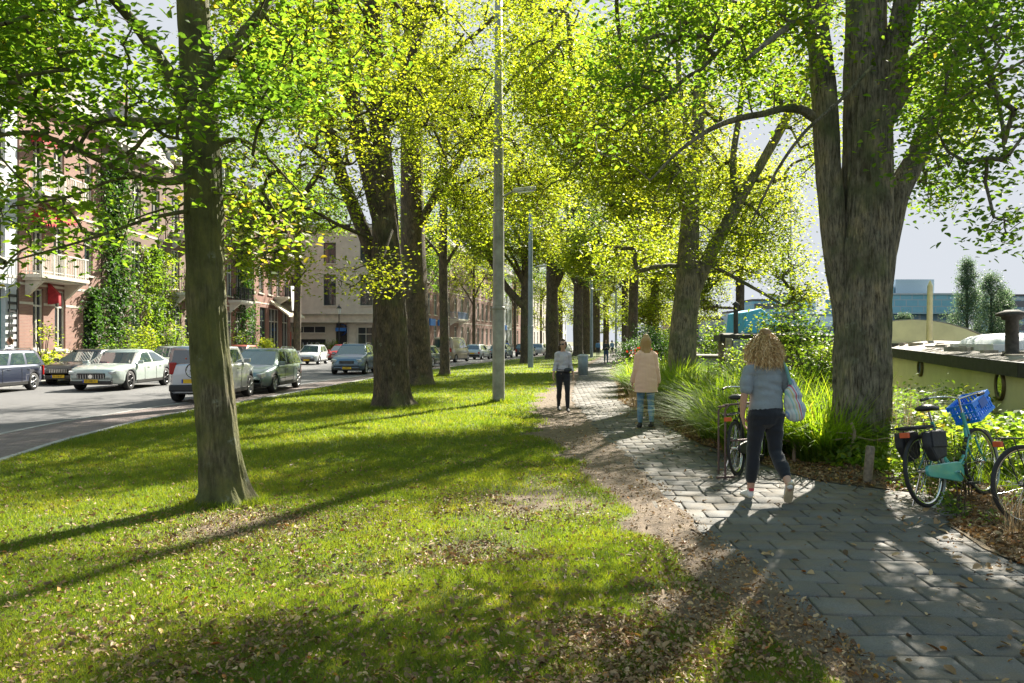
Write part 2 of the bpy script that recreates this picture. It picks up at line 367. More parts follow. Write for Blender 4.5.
def slabs():
    V = []; Q = []; rn = []; RA = np.random.default_rng(3)
    ang = R(-3); ca_, sa_ = math.cos(ang), math.sin(ang)
    L, Wd = .31, .3
    def put(cx, cy_, dx, dy, th, big):
        g = .0075
        tz = RA.normal(0, .016, 2)
        c = math.cos(th); s_ = math.sin(th); b0 = len(V); z0 = heave(cx, cy_)+.012
        hs = [(-1, -1), (1, -1), (1, 1), (-1, 1)]
        gr = [(heave(cx+.2, cy_)-heave(cx-.2, cy_))/.4, (heave(cx, cy_+.2)-heave(cx, cy_-.2))/.4]
        for lev, ins in ((-.06, 0), (-.006, 0), (0, .008)):
            for (a, b) in hs:
                lx = a*(dx/2-g-ins); ly = b*(dy/2-g-ins)
                wx = lx*c-ly*s_; wy_ = lx*s_+ly*c
                V.append((cx+wx, cy_+wy_, z0+lev+wx*(gr[0]*.8+tz[0])+wy_*(gr[1]*.8+tz[1])))
        Q.append((b0+8, b0+9, b0+10, b0+11)); r_ = RA.random(); rn.append(r_)
        for l in (0, 4):
            for k in range(4): Q.append((b0+l+k, b0+l+(k+1) % 4, b0+l+4+(k+1) % 4, b0+l+4+k)); rn.append(r_)
    # local rows: rows run across, turned a little
    for row in range(-14, 420):
        for col in range(-30, 70):
            u = (col+.5*(row % 2))*L; v = row*Wd
            x = u*ca_-v*sa_; y = u*sa_+v*ca_+2.0
            # follow the bend of the path
            if y < 1 or y > 125: continue
            if y > 24: x = x  # same bond, clipped to the bend
            lx, rx = pl_x(y), pr_x(y)
            if x < lx-.05 or x > rx+.12: continue
            if y > 60 and RA.random() < 0: continue
            put(x, y, L, Wd, ang+RA.normal(0, .006), True)
    return np_mesh('footpath', V, Q, m_pave, attr={'rnd': rn})
tag(slabs(), kind='structure')
# sand under and between the slabs, and tarmac-like continuation far away
m_sand = mat('joint_sand', (.10, .09, .07), .95, 0, .4, 12)
tag(strip('path_bed', np.concatenate([np.arange(-12, 30, .4), np.arange(30, 300, 2)]), lambda y: pl_x(y)-.12, lambda y: pr_x(y)+.12, 14, lambda x, y: heave(x, y)*np.clip((130-y)/20, 0, 1)-.008, m_sand), kind='structure')
# ---------------------------------------------------------------- trees
def tube_np(pts, rs, n, ridge=0, flare=None, seed=0, bend=None, fine=0):
    pts = np.asarray(pts, float); rs = np.asarray(rs, float); m = len(pts)
    T = np.gradient(pts, axis=0); T /= np.linalg.norm(T, axis=1)[:, None]+1e-9
    up = np.array([0, 0, 1.]) if abs(T[0, 2]) < .9 else np.array([0, 1., 0])
    V = np.empty((m, n, 3)); a = np.arange(n)*2*np.pi/n
    for i in range(m):
        s = np.cross(T[i], up); s /= np.linalg.norm(s)+1e-9; up = np.cross(s, T[i]); up /= np.linalg.norm(up)+1e-9
        r = np.full(n, rs[i])
        if ridge:
            r = r*(1+ridge*(vnoise(np.cos(a)*2.3+seed, np.sin(a)*2.3+i*.06, 2.2, seed % 50)-.5)*2+ridge*.6*(vnoise(a*3.1+seed, np.full(n, i*.45), 1.0, 7)-.5))
        if fine:
            r = r*(1+fine*(vnoise(a*n/9.0, np.full(n, pts[i, 2]*2.2), 1.0, 33)-.5)+fine*.6*(vnoise(a*n/4.5+7, np.full(n, pts[i, 2]*4.5), 1.0, 35)-.5))
        if flare is not None:
            h = flare[i]; r = r*(1+h*(.35+.65*(.5+.5*np.cos(a*5+seed))**1.5))
        V[i] = pts[i]+(np.cos(a)[:, None]*s+np.sin(a)[:, None]*up)*r[:, None]
    k = np.arange(n); i = np.arange(m-1)[:, None]*n
    Fq = np.stack([i+k, i+(k+1) % n, i+n+(k+1) % n, i+n+k], -1).reshape(-1, 4)
    return V.reshape(-1, 3), Fq
def resample(pts, step):
    "Catmull-Rom through (x,y,z,r) points"
    p = np.asarray(pts, float)
    if len(p) < 3:
        n = max(2, int(np.linalg.norm(p[-1, :3]-p[0, :3])/step)+1); t = np.linspace(0, 1, n)[:, None]
        return p[0]*(1-t)+p[-1]*t
    q = np.vstack([2*p[0]-p[1], p, 2*p[-1]-p[-2]]); out = []
    for i in range(1, len(q)-2):
        L = np.linalg.norm(q[i+1, :3]-q[i, :3]); n = max(2, int(L/step)+1); t = np.linspace(0, 1, n, endpoint=False)[:, None]
        out.append(.5*((2*q[i])+(-q[i-1]+q[i+1])*t+(2*q[i-1]-5*q[i]+4*q[i+1]-q[i+2])*t**2+(-q[i-1]+3*q[i]-3*q[i+1]+q[i+2])*t**3))
    out = np.vstack(out+[p[-1:]]); out[:, 3] = np.clip(out[:, 3], .004, None); return out
def leaves_np(C, size, rng, flat=.55, droop=.2, two=False, asp=.62):
    "one leaf per centre: C (n,3)"
    n = len(C); s = size*rng.uniform(.65, 1.25, n)
    nrm = np.stack([rng.normal(0, flat, n), rng.normal(0, flat, n), np.ones(n)], 1); nrm /= np.linalg.norm(nrm, axis=1)[:, None]
    a = rng.uniform(0, 2*np.pi, n); d = np.stack([np.cos(a), np.sin(a), -droop+rng.normal(0, .25, n)], 1)
    d -= (d*nrm).sum(1)[:, None]*nrm; d /= np.linalg.norm(d, axis=1)[:, None]
    sd_ = np.cross(nrm, d); w_ = s*asp/2
    base = C-d*s[:, None]*.5; tip = C+d*s[:, None]*.5-nrm*(s*.12)[:, None]
    if not two:
        mid = C-d*(s*.08)[:, None]+nrm*(s*.08)[:, None]
        V = np.stack([base, mid+sd_*w_[:, None], tip, mid-sd_*w_[:, None]], 1).reshape(-1, 3)
        i = np.arange(n)[:, None]*4; return V, i+np.arange(4)[None], 1
    # near leaves: six-cornered oval blades folded on the midrib
    m1 = C-d*(s*.22)[:, None]+nrm*(s*.07)[:, None]; m2 = C+d*(s*.16)[:, None]+nrm*(s*.05)[:, None]
    V = np.stack([base, m1+sd_*(w_*.95)[:, None], m2+sd_*(w_*.8)[:, None], tip, m2-sd_*(w_*.8)[:, None], m1-sd_*(w_*.95)[:, None]], 1).reshape(-1, 3)
    i = np.arange(n)[:, None]*6
    Q = np.stack([i+np.array([[0, 1, 2, 3]]), i+np.array([[0, 3, 4, 5]])], 1).reshape(-1, 4)
    return V, Q, 2
# where direct sun should reach the ground between the crowns (world x, y, radius x, radius y)
SUNNY = [(-3.5, 10, 5.5, 8.5, .68), (-.5, 7.5, 2.5, 2.5, .35), (-9, 20, 6, 14, .5), (-1.5, 5.6, 2.2, .9, .85), (-3.2, 7.4, 1.2, .7, .85), (0.3, 9.8, 1.2, 1.6, .8), (-2.2, 13.5, 1.6, 1.5, .8), (-.9, 5.3, 1.5, .85, .97), (-2.5, 5.0, 1.3, .6, .95), (-1.5, 6.5, .9, .4, .8), (-3.6, 11, 1.6, .9, .8), (-.6, 11.5, 1.0, 1.6, .85), (-1.3, 14.8, 1.1, 1.6, .9),
 (.95, 5.0, .3, .2, .9), (2.3, 6.4, .4, .45, .85), (1.7, 13, 1.0, 2.2, .55), (-4, 17.7, 1.8, 1.4, .85), (-1.5, 24, 2.0, 3.0, .85), (-12, 22, 5, 8, .8), (-.4, 18.5, 1.2, 2, .8), (2.8, 16, 2.6, 2.6, .6), (3.2, 10.5, .8, .8, .6), (1.9, 8.3, .5, .5, .5), (-9, 9, 3, 4, .6)]
_rs = np.random.default_rng(12)
for _k in range(70):
    _y = 3.6+15*_rs.random()**1.2; SUNNY.append((_rs.uniform(-7, 3.8), _y, _rs.uniform(.35, .6), _rs.uniform(.3, .55), .92))
def blob_pts(blobs, rng, gapseed=0):
    out = []
    for b in blobs:
        c, r, n = b[0], b[1], b[2]; hollow = b[3] if len(b) > 3 else .35
        m = n*3; p = rng.normal(0, 1, (m, 3)); p /= np.linalg.norm(p, axis=1)[:, None]
        rad = (hollow**3+(1-hollow**3)*rng.random(m))**(1/3.)
        p = p*rad[:, None]*np.asarray(r)+np.asarray(c)
        # lumpy: keep where a 3-D-ish noise is high, so that the crown has gaps and clumps
        g = vnoise(p[:, 0]+p[:, 2]*.7, p[:, 1]-p[:, 2]*.5, .62, 31+gapseed)*.6+vnoise(p[:, 0]-p[:, 1]*.6, p[:, 2]*1.2+p[:, 1]*.3, .8, 57+gapseed)*.4
        keep = g > np.quantile(g, 1-1/3.*1.0) if n else g > 9
        p = p[keep][:n]; out.append(p)
    return np.vstack(out)
def cull(p, rng):
    "open the crowns where the photograph's ground is sunlit (whole clumps left out of the crown)"
    if not SUNNY: return p
    gx_ = p[:, 0]-SUNDIR[0]/SUNDIR[2]*p[:, 2]; gy_ = p[:, 1]-SUNDIR[1]/SUNDIR[2]*p[:, 2]
    kill = np.zeros(len(p), bool)
    for (cx, cy_, rx, ry, pr) in SUNNY:
        d = ((gx_-cx)/rx)**2+((gy_-cy_)/ry)**2
        kill |= (d < 1) & (rng.random(len(p)) < pr)
    # crown inside the picture is thinned for the sun patches too, less often
    dep = np.maximum(p[:, 1], .1); py = HOR-(p[:, 2]-CAMH)/dep*F; px = 512+p[:, 0]/dep*F
    vis = (p[:, 1] > .5) & (py > -10) & (px > -30) & (px < 1054)
    kill &= ~vis | (rng.random(len(p)) < .6)
    return p[~kill]
def grow(limbs, targets, rng, twig=.006, maxr=.09, bow=.15):
    "join every leaf clump to the nearest bough; returns list of (points, radii)"
    nodes = []; par = []; rad0 = []
    for lb in limbs:
        q = resample(lb, .35); h = q[:, 2]
        k0 = 0
        for j in range(k0, len(q)):
            nodes.append(q[j, :3]); par.append(-1); rad0.append(q[j, 3])
    nodes = list(nodes); A = np.array(nodes); nL = len(A)
    zmin = np.percentile(targets[:, 2], 1)-2.0
    ok = A[:, 2] > max(zmin, 2.0) if (A[:, 2] > max(zmin, 2.0)).any() else A[:, 2] > -9
    D = np.full(len(targets), 1e9)
    Ak = A[ok]
    for s in range(0, len(targets), 400):
        D[s:s+400] = np.min(np.linalg.norm(targets[s:s+400, None]-Ak[None], axis=2), axis=1)
    order = np.argsort(D)
    cap = nL+len(targets)*3+5; PN = np.empty((cap, 3)); PN[:nL] = A; par = np.full(cap, -1); usable = np.zeros(cap, bool); usable[:nL] = ok
    cnt = nL; paths = []
    for t in order:
        tg = targets[t]; cand = np.where(usable[:cnt])[0]
        v = tg-PN[cand]; dd = np.linalg.norm(v, axis=1)
        pen = dd*(1+.35*(v[:, 2] < -.3))
        j = cand[np.argmin(pen)]; a = PN[j]; L = dd[np.argmin(pen)]
        if L < .12: continue
        k = 3; idx = [j]
        off = rng.normal(0, bow*L*.5, 3); off[2] += L*.10
        for s in range(1, k+1):
            f = s/k; pnt = a*(1-f)+tg*f+off*4*f*(1-f)*.5
            PN[cnt] = pnt; par[cnt] = idx[-1]; usable[cnt] = True; idx.append(cnt); cnt += 1
        paths.append(idx)
    load = np.zeros(cnt)
    for idx in reversed(paths): 
        load[idx[-1]] += 1
        for q in reversed(idx[:-1]): load[q] = max(load[q], 0)
        s = load[idx[-1]]
        for q in range(len(idx)-2, 0, -1): load[idx[q]] += load[idx[q+1]]
        load[idx[0]] += load[idx[1]] if idx[0] >= nL else 0
    out = []
    for idx in paths:
        r = np.minimum(twig*np.sqrt(np.maximum(load[idx], 1))*1.15, maxr); r[0] = r[1]*1.1 if idx[0] >= nL else min(r[1]*1.5, maxr)
        out.append((PN[idx], np.maximum(r, twig*.8)))
    return out
def make_tree(name, label, group, limbs, blobs, lsize=.1, nleaf=16, spread=(.34, .34, .15), lmat=None, bark=None, near=False, seed=1,
              tsides=20, ntw=5, flat=.55, twig=.006, kind='tree', flare=.9, docull=True, gap=0, maxr=.09, asp=.62, ridge=.07, dens=2.0, fine=0):
    blobs = [(b[0], b[1], int(b[2]*(dens if b[0][2] < 9.5 or b[0][1] > 24 else 1)))+tuple(b[3:]) for b in blobs]
    rng = np.random.default_rng(seed); base = limbs[0][0]
    bx, by, bz = base[0], base[1], 0
    root = thing(name, label, 'tree', (bx, by, bz), group=group)
    off = np.array([bx, by, bz])
    tg = blob_pts(blobs, rng, gap)
    if docull: tg = cull(tg, rng)
    paths = grow(limbs, tg, rng, twig, maxr)
    Vs, Fs, nb = [], [], 0
    for i, lb in enumerate(limbs):
        q = resample(lb, .07 if fine else (.12 if i == 0 and near else .3))
        n = (tsides if i == 0 else max(8, tsides*2//3)) if not fine else (100 if i == 0 else 60); fl = None
        if i == 0: fl = flare*np.exp(-np.clip(q[:, 2]-bz, 0, None)/.15)
        v, f = tube_np(q[:, :3], q[:, 3], n, ridge if i == 0 else ridge*.8, fl, seed+i, fine=fine)
        Vs.append(v-off); Fs.append(f+nb); nb += len(v)
    for (pp, rr) in paths:
        v, f = tube_np(pp, rr, ntw if rr[0] > .015 else 3); Vs.append(v-off); Fs.append(f+nb); nb += len(v)
    np_mesh('trunk', np.vstack(Vs), np.vstack(Fs), bark or BARK2, root, sm=True)
    # foliage: leaves strewn round every clump and along its last twig
    ends = np.array([p[-1] for p, _ in paths]); mids = np.array([p[-2] for p, _ in paths])
    m = len(ends); k = nleaf
    t = rng.random((m, k, 1))**.7
    C = ends[:, None]*t+mids[:, None]*(1-t)
    sp = np.asarray(spread)*rng.uniform(.6, 1.25, (m, 1, 1))
    C = C+rng.normal(0, 1, (m, k, 3))*sp
    C = C.reshape(-1, 3); C = C[C[:, 2] > bz+.05]
    V, Q, rep = leaves_np(C-off, lsize, rng, flat, two=near, asp=asp)
    # colour varies from spray to spray as well as leaf to leaf
    cl = (vnoise(C[:, 0]+C[:, 2], C[:, 1]+C[:, 2]*.5, .9, seed)*.55+rng.random(len(C))*.55)
    np_mesh('crown', V, Q, lmat or L_GREEN, root, attr={'rnd': np.repeat(cl, rep)})
    return root
def PL(lst): return [(*P(a, b, c), r) for (a, b, c, r) in lst]
GT = 'street trees in two rows along the footpath'
GR = 'distant trees in the rows along the footpath'
def E(px, py, d, rx, ry, rz, n, h=.3): return (P(px, py, d), (rx, ry, rz), n, h)
# near left tree
z0 = lambda l: [(l[0][0], l[0][1], -.12, l[0][3])]+l[1:]
t1 = z0(PL([(227, 505, 8.1, .225), (224, 490, 8.1, .212), (219, 440, 8.1, .2), (215, 400, 8.1, .193), (207, 300, 8.1, .184), (203, 200, 8.1, .18), (200, 120, 8.1, .175), (197, 60, 8.1, .16), (193, 0, 8.1, .15), (188, -160, 8.0, .12), (180, -330, 8.2, .08), (176, -480, 8.3, .04)]))
limbs1 = [t1,
 PL([(198, 126, 8.1, .09), (160, 123, 7.9, .055), (110, 121, 7.6, .045), (70, 118, 7.3, .035), (20, 104, 7, .02), (-60, 90, 6.6, .012)]),
 PL([(196, 124, 8.1, .11), (180, 95, 8.05, .085), (168, 72, 8.0, .07), (140, 30, 8, .055), (110, -5, 7.8, .045), (40, -80, 7.5, .03), (-60, -190, 7, .015)]),
 PL([(207, 92, 8.1, .1), (216, 72, 8.15, .075), (238, 42, 8.3, .065), (262, 10, 8.5, .055), (290, -40, 8.8, .045), (340, -160, 9.2, .02)]),
 PL([(195, 176, 8.05, .05), (165, 181, 7.6, .035), (128, 172, 7.1, .03), (95, 157, 6.9, .028), (60, 142, 6.7, .024), (28, 132, 6.5, .02), (-30, 140, 6.1, .01)]),
 PL([(165, 181, 7.6, .016), (120, 178, 7.2, .014), (70, 196, 6.9, .011), (10, 206, 6.5, .008)]),
 PL([(190, 210, 8.0, .022), (150, 218, 7.5, .016), (100, 235, 7.2, .012), (50, 250, 6.9, .010), (5, 262, 6.7, .006)]),
 PL([(210, 146, 8.1, .035), (238, 139, 8.2, .022), (262, 152, 8.3, .016), (300, 192, 8.5, .008)]),
 PL([(193, -20, 8.1, .09), (230, -140, 7.2, .06), (290, -330, 6.0, .03)]),
 PL([(190, -100, 8.05, .08), (140, -240, 8.8, .05), (80, -420, 9.6, .02)])]
bl1 = [E(60, 60, 7.2, 2.3, 1.3, 1.0, 330, .0), E(40, 190, 6.9, 1.3, 1.0, .75, 60, .0), E(10, 250, 6.8, .7, .6, .4, 14, 0), E(140, 30, 8.0, 1.6, 1.5, .9, 170, 0), E(270, 40, 8.6, 1.3, 1.3, .9, 90, 0), E(150, 190, 7.9, 1.2, 1.2, .8, 60, 0), E(250, 200, 8.6, .6, .6, .9, 36, 0),
       ((-3.2, 8.6, 8.6), (3.8, 3.6, 2.6), 420, .3), ((-5.8, 7.2, 6.6), (2.4, 2.4, 1.2), 200, .2)]
make_tree('street_tree', 'nearest tree on the left lawn, single mossy trunk with long low boughs to the left', GT, limbs1, bl1, .08, 28, (.27, .27, .13), L_GREEN, BARK1, True, 11, 28, gap=1, flare=.75, twig=.0042, maxr=.022, dens=1.3, fine=.10)
# second left tree (several stems)
t2 = z0(PL([(393, 408, 20, .5), (392, 396, 20, .46), (391, 370, 20, .43), (390, 330, 20, .42), (388, 280, 20, .38), (385, 220, 20, .32), (382, 165, 20, .26), (376, 90, 20, .22), (372, 0, 20, .22), (368, -130, 20, .16), (362, -260, 20, .06)]))
limbs2 = [t2,
 PL([(385, 225, 20, .28), (372, 175, 19.8, .27), (358, 130, 19.7, .22), (345, 75, 19.5, .18), (333, 10, 19.4, .16), (318, -110, 19, .10), (300, -220, 19, .04)]),
 PL([(382, 290, 20, .18), (366, 238, 20.2, .17), (345, 185, 20.6, .16), (333, 145, 20.8, .15), (322, 95, 21, .14), (310, 40, 21.2, .13), (285, -70, 21.5, .08), (260, -190, 22, .03)]),
 PL([(388, 120, 20, .12), (410, 60, 20.4, .10), (440, -30, 21, .08), (470, -150, 21.5, .04)]),
 PL([(372, 238, 19.6, .05), (340, 225, 18.6, .04), (300, 205, 17.6, .03), (250, 200, 16.8, .015)]),
 PL([(392, 230, 19.6, .04), (380, 262, 18.6, .02), (355, 285, 17.8, .012)])]
bl2 = [E(300, 120, 18, 3.0, 2.6, 2.6, 420, 0), E(255, 230, 17, 1.5, 1.4, 1.1, 90, 0), E(300, 250, 17.6, 1.1, 1, .9, 30, 0), E(365, 262, 18, .9, .7, .8, 26, 0), E(340, 40, 19.5, 3.2, 3, 2.3, 330, 0), E(430, 90, 20.5, 2.4, 2.4, 2.4, 230, 0), E(260, 40, 20, 2.8, 3, 2.2, 240, 0),
       ((-3.2, 20, 12.2), (5.2, 5.0, 3.4), 650, .35)]
make_tree('street_tree', 'thick multi-stemmed tree on the lawn, left of the nearer grey lamp post', GT, limbs2, bl2, .095, 24, (.38, .38, .18), L_BRIGHT, BARK2, False, 22, 24, gap=2, flare=.4, maxr=.07, fine=.07, dens=2.4)
# third left tree, right behind the second
t3 = z0(PL([(418, 386, 29.5, .62), (418, 376, 29.5, .55), (417, 340, 29.5, .5), (414, 280, 29.5, .47), (412, 200, 29.5, .42), (412, 120, 29.5, .38), (413, 40, 29.5, .34), (413, -50, 29.5, .26), (412, -150, 29.5, .1)]))
limbs3 = [t3,
 PL([(414, 235, 29.5, .16), (434, 198, 29.2, .15), (460, 158, 28.8, .14), (490, 112, 28.4, .12), (520, 70, 28, .10), (550, 30, 27.6, .08), (590, -30, 27, .04)]),
 PL([(412, 110, 29.5, .14), (428, 90, 29.5, .12), (452, 55, 29.6, .1), (485, 25, 29.8, .07), (530, -20, 30, .03)]),
 PL([(412, 130, 29.5, .2), (400, 60, 30, .18), (388, -20, 30.5, .12), (370, -90, 31, .06)])]
bl3 = [E(500, 60, 28, 3.5, 3, 3, 420, 0), E(520, 190, 29, 2.2, 2.2, 2.0, 200, 0), E(480, 110, 28, 3.6, 3, 3.8, 560, .0), E(440, 20, 29, 4, 3.5, 2.5, 260, 0), E(470, 215, 28, 1.6, 1.6, 1.2, 90, 0), E(360, 60, 31, 3.5, 3, 3.2, 240, 0), ((-2.5, 29, 15.0), (5.6, 5, 3.0), 420, .3)]
make_tree('street_tree', 'big trunk standing directly behind the multi-stemmed tree on the left lawn', GT, limbs3, bl3, .11, 22, (.44, .44, .21), L_BRIGHT, BARK2, False, 33, 20, gap=3, flare=.4, maxr=.08, dens=2.4)
# slim fourth
t4 = z0(PL([(445, 376, 38, .3), (445, 368, 38, .24), (444, 320, 38, .22), (443, 260, 38, .2), (444, 180, 38, .17), (446, 80, 38, .12), (447, -20, 38, .04)]))
make_tree('street_tree', 'slim straight tree on the lawn between the big trunks and the grey pole', GT,
 [t4, PL([(444, 268, 38, .08), (458, 245, 38, .07), (480, 225, 38, .04)]), PL([(443, 260, 38, .07), (428, 240, 38, .05), (410, 225, 38, .03)])],
 [E(446, 215, 38, 3.0, 2.6, 2.4, 230, 0), E(440, 120, 38, 3.6, 3, 3.6, 260, 0), E(470, 240, 37, 1.8, 1.6, 1.1, 70, 0), E(500, 150, 40, 4.5, 3, 4, 400, 0)], .15, 14, (.42, .42, .22), L_BRIGHT, BARK2, False, 44, 12, flare=.3)
# right-hand near tree: three stems from one bole
t5 = z0(PL([(862, 461, 11, .44), (862, 445, 11, .41), (862, 400, 11, .375), (862, 330, 11, .36), (863, 270, 11, .36), (867, 200, 11, .32), (867, 130, 11, .30), (866, 60, 11, .27), (865, 0, 11, .25), (868, -140, 11, .2), (866, -300, 11.2, .12), (862, -420, 11.3, .05)]))
limbs5 = [t5,
 PL([(848, 330, 11, .15), (836, 250, 11, .165), (829, 180, 11, .165), (825, 110, 11, .16), (820, 50, 11, .155), (814, -10, 11, .15), (806, -150, 11, .12), (790, -300, 10.8, .06), (780, -400, 10.6, .03)]),
 PL([(872, 320, 11.1, .17), (887, 240, 11.1, .16), (897, 195, 11.1, .16), (912, 165, 11.2, .14), (926, 135, 11.2, .13), (938, 100, 11.3, .12), (950, 70, 11.4, .1), (985, 0, 11.8, .07), (1040, -90, 12.2, .04)]),
 PL([(872, 165, 11.0, .15), (881, 108, 10.95, .155), (893, 60, 10.8, .16), (903, 10, 10.8, .15), (918, -70, 10.7, .12), (935, -200, 10.5, .06)]),
 PL([(884, 118, 11, .16), (905, 80, 11, .15), (930, 48, 11, .13), (968, 5, 11, .10), (1010, -50, 10.8, .07), (1060, -150, 10.2, .03)]),
 PL([(815, 118, 11, .07), (800, 109, 10.9, .06), (782, 108, 10.8, .052), (765, 113, 10.6, .045), (740, 118, 10.4, .04), (712, 128, 10.2, .03), (680, 150, 10, .02), (650, 180, 9.8, .01)]),
 PL([(872, 66, 10.6, .022), (840, 100, 10.3, .022), (806, 130, 10.1, .02), (780, 165, 10, .018), (762, 200, 10, .014), (750, 225, 10, .008)]),
 PL([(818, 10, 11, .06), (790, -10, 10.8, .05), (750, 20, 10.4, .035), (700, 70, 10, .02)]),
 PL([(820, 30, 11, .05), (800, 20, 10, .04), (770, 40, 9, .03), (745, 60, 8.4, .015)]),
 PL([(960, 20, 11, .05), (985, 60, 10, .035), (1000, 110, 9, .022), (1005, 160, 8.4, .012)])]
bl5 = [E(690, 90, 10.2, 1.9, 1.5, 1.1, 85, 0), E(620, 110, 10, .9, .9, .55, 22, 0), E(800, 60, 10.5, 1.1, 1.2, 1.0, 70, 0), E(735, 25, 10.5, 1.4, 1.4, .8, 50, 0), E(960, 50, 11.2, 1.5, 1.4, 1.1, 150, 0), E(985, 130, 8.8, .7, .8, .6, 70, 0), E(1015, 215, 8.3, .3, .4, .35, 12, 0), E(1040, 60, 9, 1.2, 1.4, 1.0, 80, 0), E(930, 180, 12, .8, .9, .6, 24, 0), ((8.2, 16.2, 10.2), (3.8, 3.8, 2.2), 330, .2), ((5.5, 15, 9.6), (2.5, 2.5, 1.6), 200, .2),  # last two masses: crown added mostly above the frame to shade path and lawn
       ((4.4, 11.5, 9.4), (4.2, 4.2, 3.0), 620, .3), ((1.6, 10.2, 6.8), (2.2, 2.2, 1.0), 130, 0), ((7, 10, 7.2), (2, 2, 1.2), 110, 0)]
make_tree('street_tree', 'massive grey tree beside the bicycles on the river side, three stems rising from one bole', GT, limbs5, bl5, .082, 28, (.29, .29, .14), L_GREEN, BARK3, True, 55, 40, gap=5, flare=.7, twig=.0045, maxr=.028, dens=1.8, fine=.13)
# right-hand middle tree with a fork
t6 = z0(PL([(681, 401, 22, .48), (681, 385, 22, .40), (682, 355, 22, .37), (684, 320, 22, .345), (688, 290, 22, .34), (689, 240, 22, .27), (692, 190, 22, .22), (698, 120, 22, .18), (702, 40, 22, .15), (706, -60, 22, .14), (712, -200, 22, .06)]))
limbs6 = [t6,
 PL([(690, 298, 22, .22), (706, 262, 22, .2), (724, 228, 22, .175), (742, 195, 22, .155), (760, 165, 22, .13), (785, 120, 22, .13), (815, 55, 22, .1), (840, -30, 22, .06)]),
 PL([(736, 205, 22, .1), (733, 160, 22.2, .09), (740, 110, 22.4, .08), (748, 40, 22.5, .06)]),
 PL([(690, 215, 22, .12), (672, 160, 21.5, .11), (655, 90, 21, .09), (640, 10, 20.6, .06)]),
 PL([(706, 262, 22, .06), (740, 280, 21.6, .05), (775, 300, 21, .035), (800, 318, 20.6, .015)]),
 PL([(694, 160, 22, .08), (680, 90, 22, .08), (678, 20, 22.2, .06), (676, -60, 22.5, .03)])]
bl6 = [E(590, 60, 20.5, 2.6, 2.4, 2.4, 300, 0), E(740, 190, 21.5, 2.0, 1.8, 1.6, 170, 0), E(650, 250, 23, 1.6, 1.8, .9, 110, 0), E(640, 120, 20, 3.2, 2.6, 2.6, 420, 0), E(700, 60, 22, 3.5, 3, 2.4, 330, 0), E(760, 130, 22, 2.4, 2.4, 2.2, 260, 0), E(745, 255, 21.3, 1.6, 1.5, .8, 90, 0), E(600, 190, 20, 2.0, 1.8, 1.2, 120, 0), E(660, 200, 21, 1.8, 1.8, .9, 100, 0), E(785, 295, 21, .9, .9, .5, 40, 0), E(930, 100, 24, 2.2, 2.2, 1.8, 70, 0), ((5.5, 22, 12.4), (5, 5, 3.0), 520, .3)]
make_tree('street_tree', 'forked tree on the river side just ahead of the woman in the beige coat', GT, limbs6, bl6, .10, 24, (.40, .40, .19), L_BRIGHT, BARK3, False, 66, 24, gap=6, flare=.4, maxr=.07, dens=2.4)
# farther trees, each its own shape
def avenue_tree(px, d, r, py_fork, lean, label, seed, blobs, lm=None, extra=(), ls=.2, nl=13):
    x = (px-512)/F*d; hz = CAMH-(py_fork-HOR)/F*d; top = hz+7
    tr = [(x, d, -.12, r*1.15), (x, d, .5, r), (x+lean*.3, d, hz*.6, r*.92), (x+lean*.6, d, hz, r*.85), (x+lean, d, hz+3, r*.6), (x+lean*1.4, d, top, r*.25)]
    lim = [tr]
    rr = np.random.default_rng(seed)
    for k in range(5):
        a = rr.uniform(0, 6.28); zb = hz+rr.uniform(-.4, 3.0); L = rr.uniform(2.5, 4.2)
        lim.append([(x+lean*.6, d, zb-.4, r*.42), (x+lean*.6+math.cos(a)*L*.3, d+math.sin(a)*L*.3, zb+L*.4, r*.33), (x+lean*.6+math.cos(a)*L*.7, d+math.sin(a)*L*.7, zb+L*.9, r*.2), (x+lean*.6+math.cos(a)*L, d+math.sin(a)*L, zb+L*1.5, r*.1)])
    lim += [PL(e) for e in extra]
    return make_tree('avenue_tree', label, GR, lim, blobs, ls, nl, (.5, .5, .26), lm or L_BRIGHT, BARK2, False, seed, 12, 4, gap=seed % 7, flare=.3, maxr=.1, twig=.01, docull=False, dens=3.6)
avenue_tree(525, 60, .36, 285, 0, 'tree with a long left bough directly behind the second lamp post', 71,
  [E(520, 215, 60, 4.5, 4.5, 4.0, 300, 0), E(530, 110, 60, 5.5, 5, 4.5, 300, 0), E(480, 235, 60, 2.5, 3, 2, 90, 0)], extra=[[(524, 306, 60, .3), (505, 285, 60, .26), (487, 252, 60, .2), (478, 230, 60, .1)]])
avenue_tree(552, 76, .62, 268, 0, 'thickest of the distant trunks on the lawn left of the path', 72,
  [E(560, 190, 76, 6.5, 6, 6.0, 420, 0), E(570, 70, 76, 7, 6, 5, 300, 0), E(590, 262, 74, 3.5, 3, 2.2, 90, 0)], extra=[[(555, 285, 76, .4), (566, 262, 76, .36), (580, 250, 76, .3), (600, 238, 76, .15)]], lm=L_GREEN)
avenue_tree(578, 92, .6, 290, 0, 'distant trunk behind the litter bin', 73, [E(585, 245, 92, 6, 6, 5.0, 260, 0), E(590, 120, 92, 8, 7, 7, 320, 0)], lm=L_GREEN)
avenue_tree(586, 104, .6, 290, 0, 'second distant trunk beyond the litter bin', 74, [E(586, 255, 104, 6, 6, 5, 200, 0), E(600, 180, 104, 7, 7, 6, 200, 0)])
avenue_tree(596, 118, .65, 295, 0, 'last trunk of the left row where the path vanishes', 75, [E(600, 275, 118, 7, 6, 5, 220, 0), E(610, 190, 118, 9, 7, 7, 200, 0)])
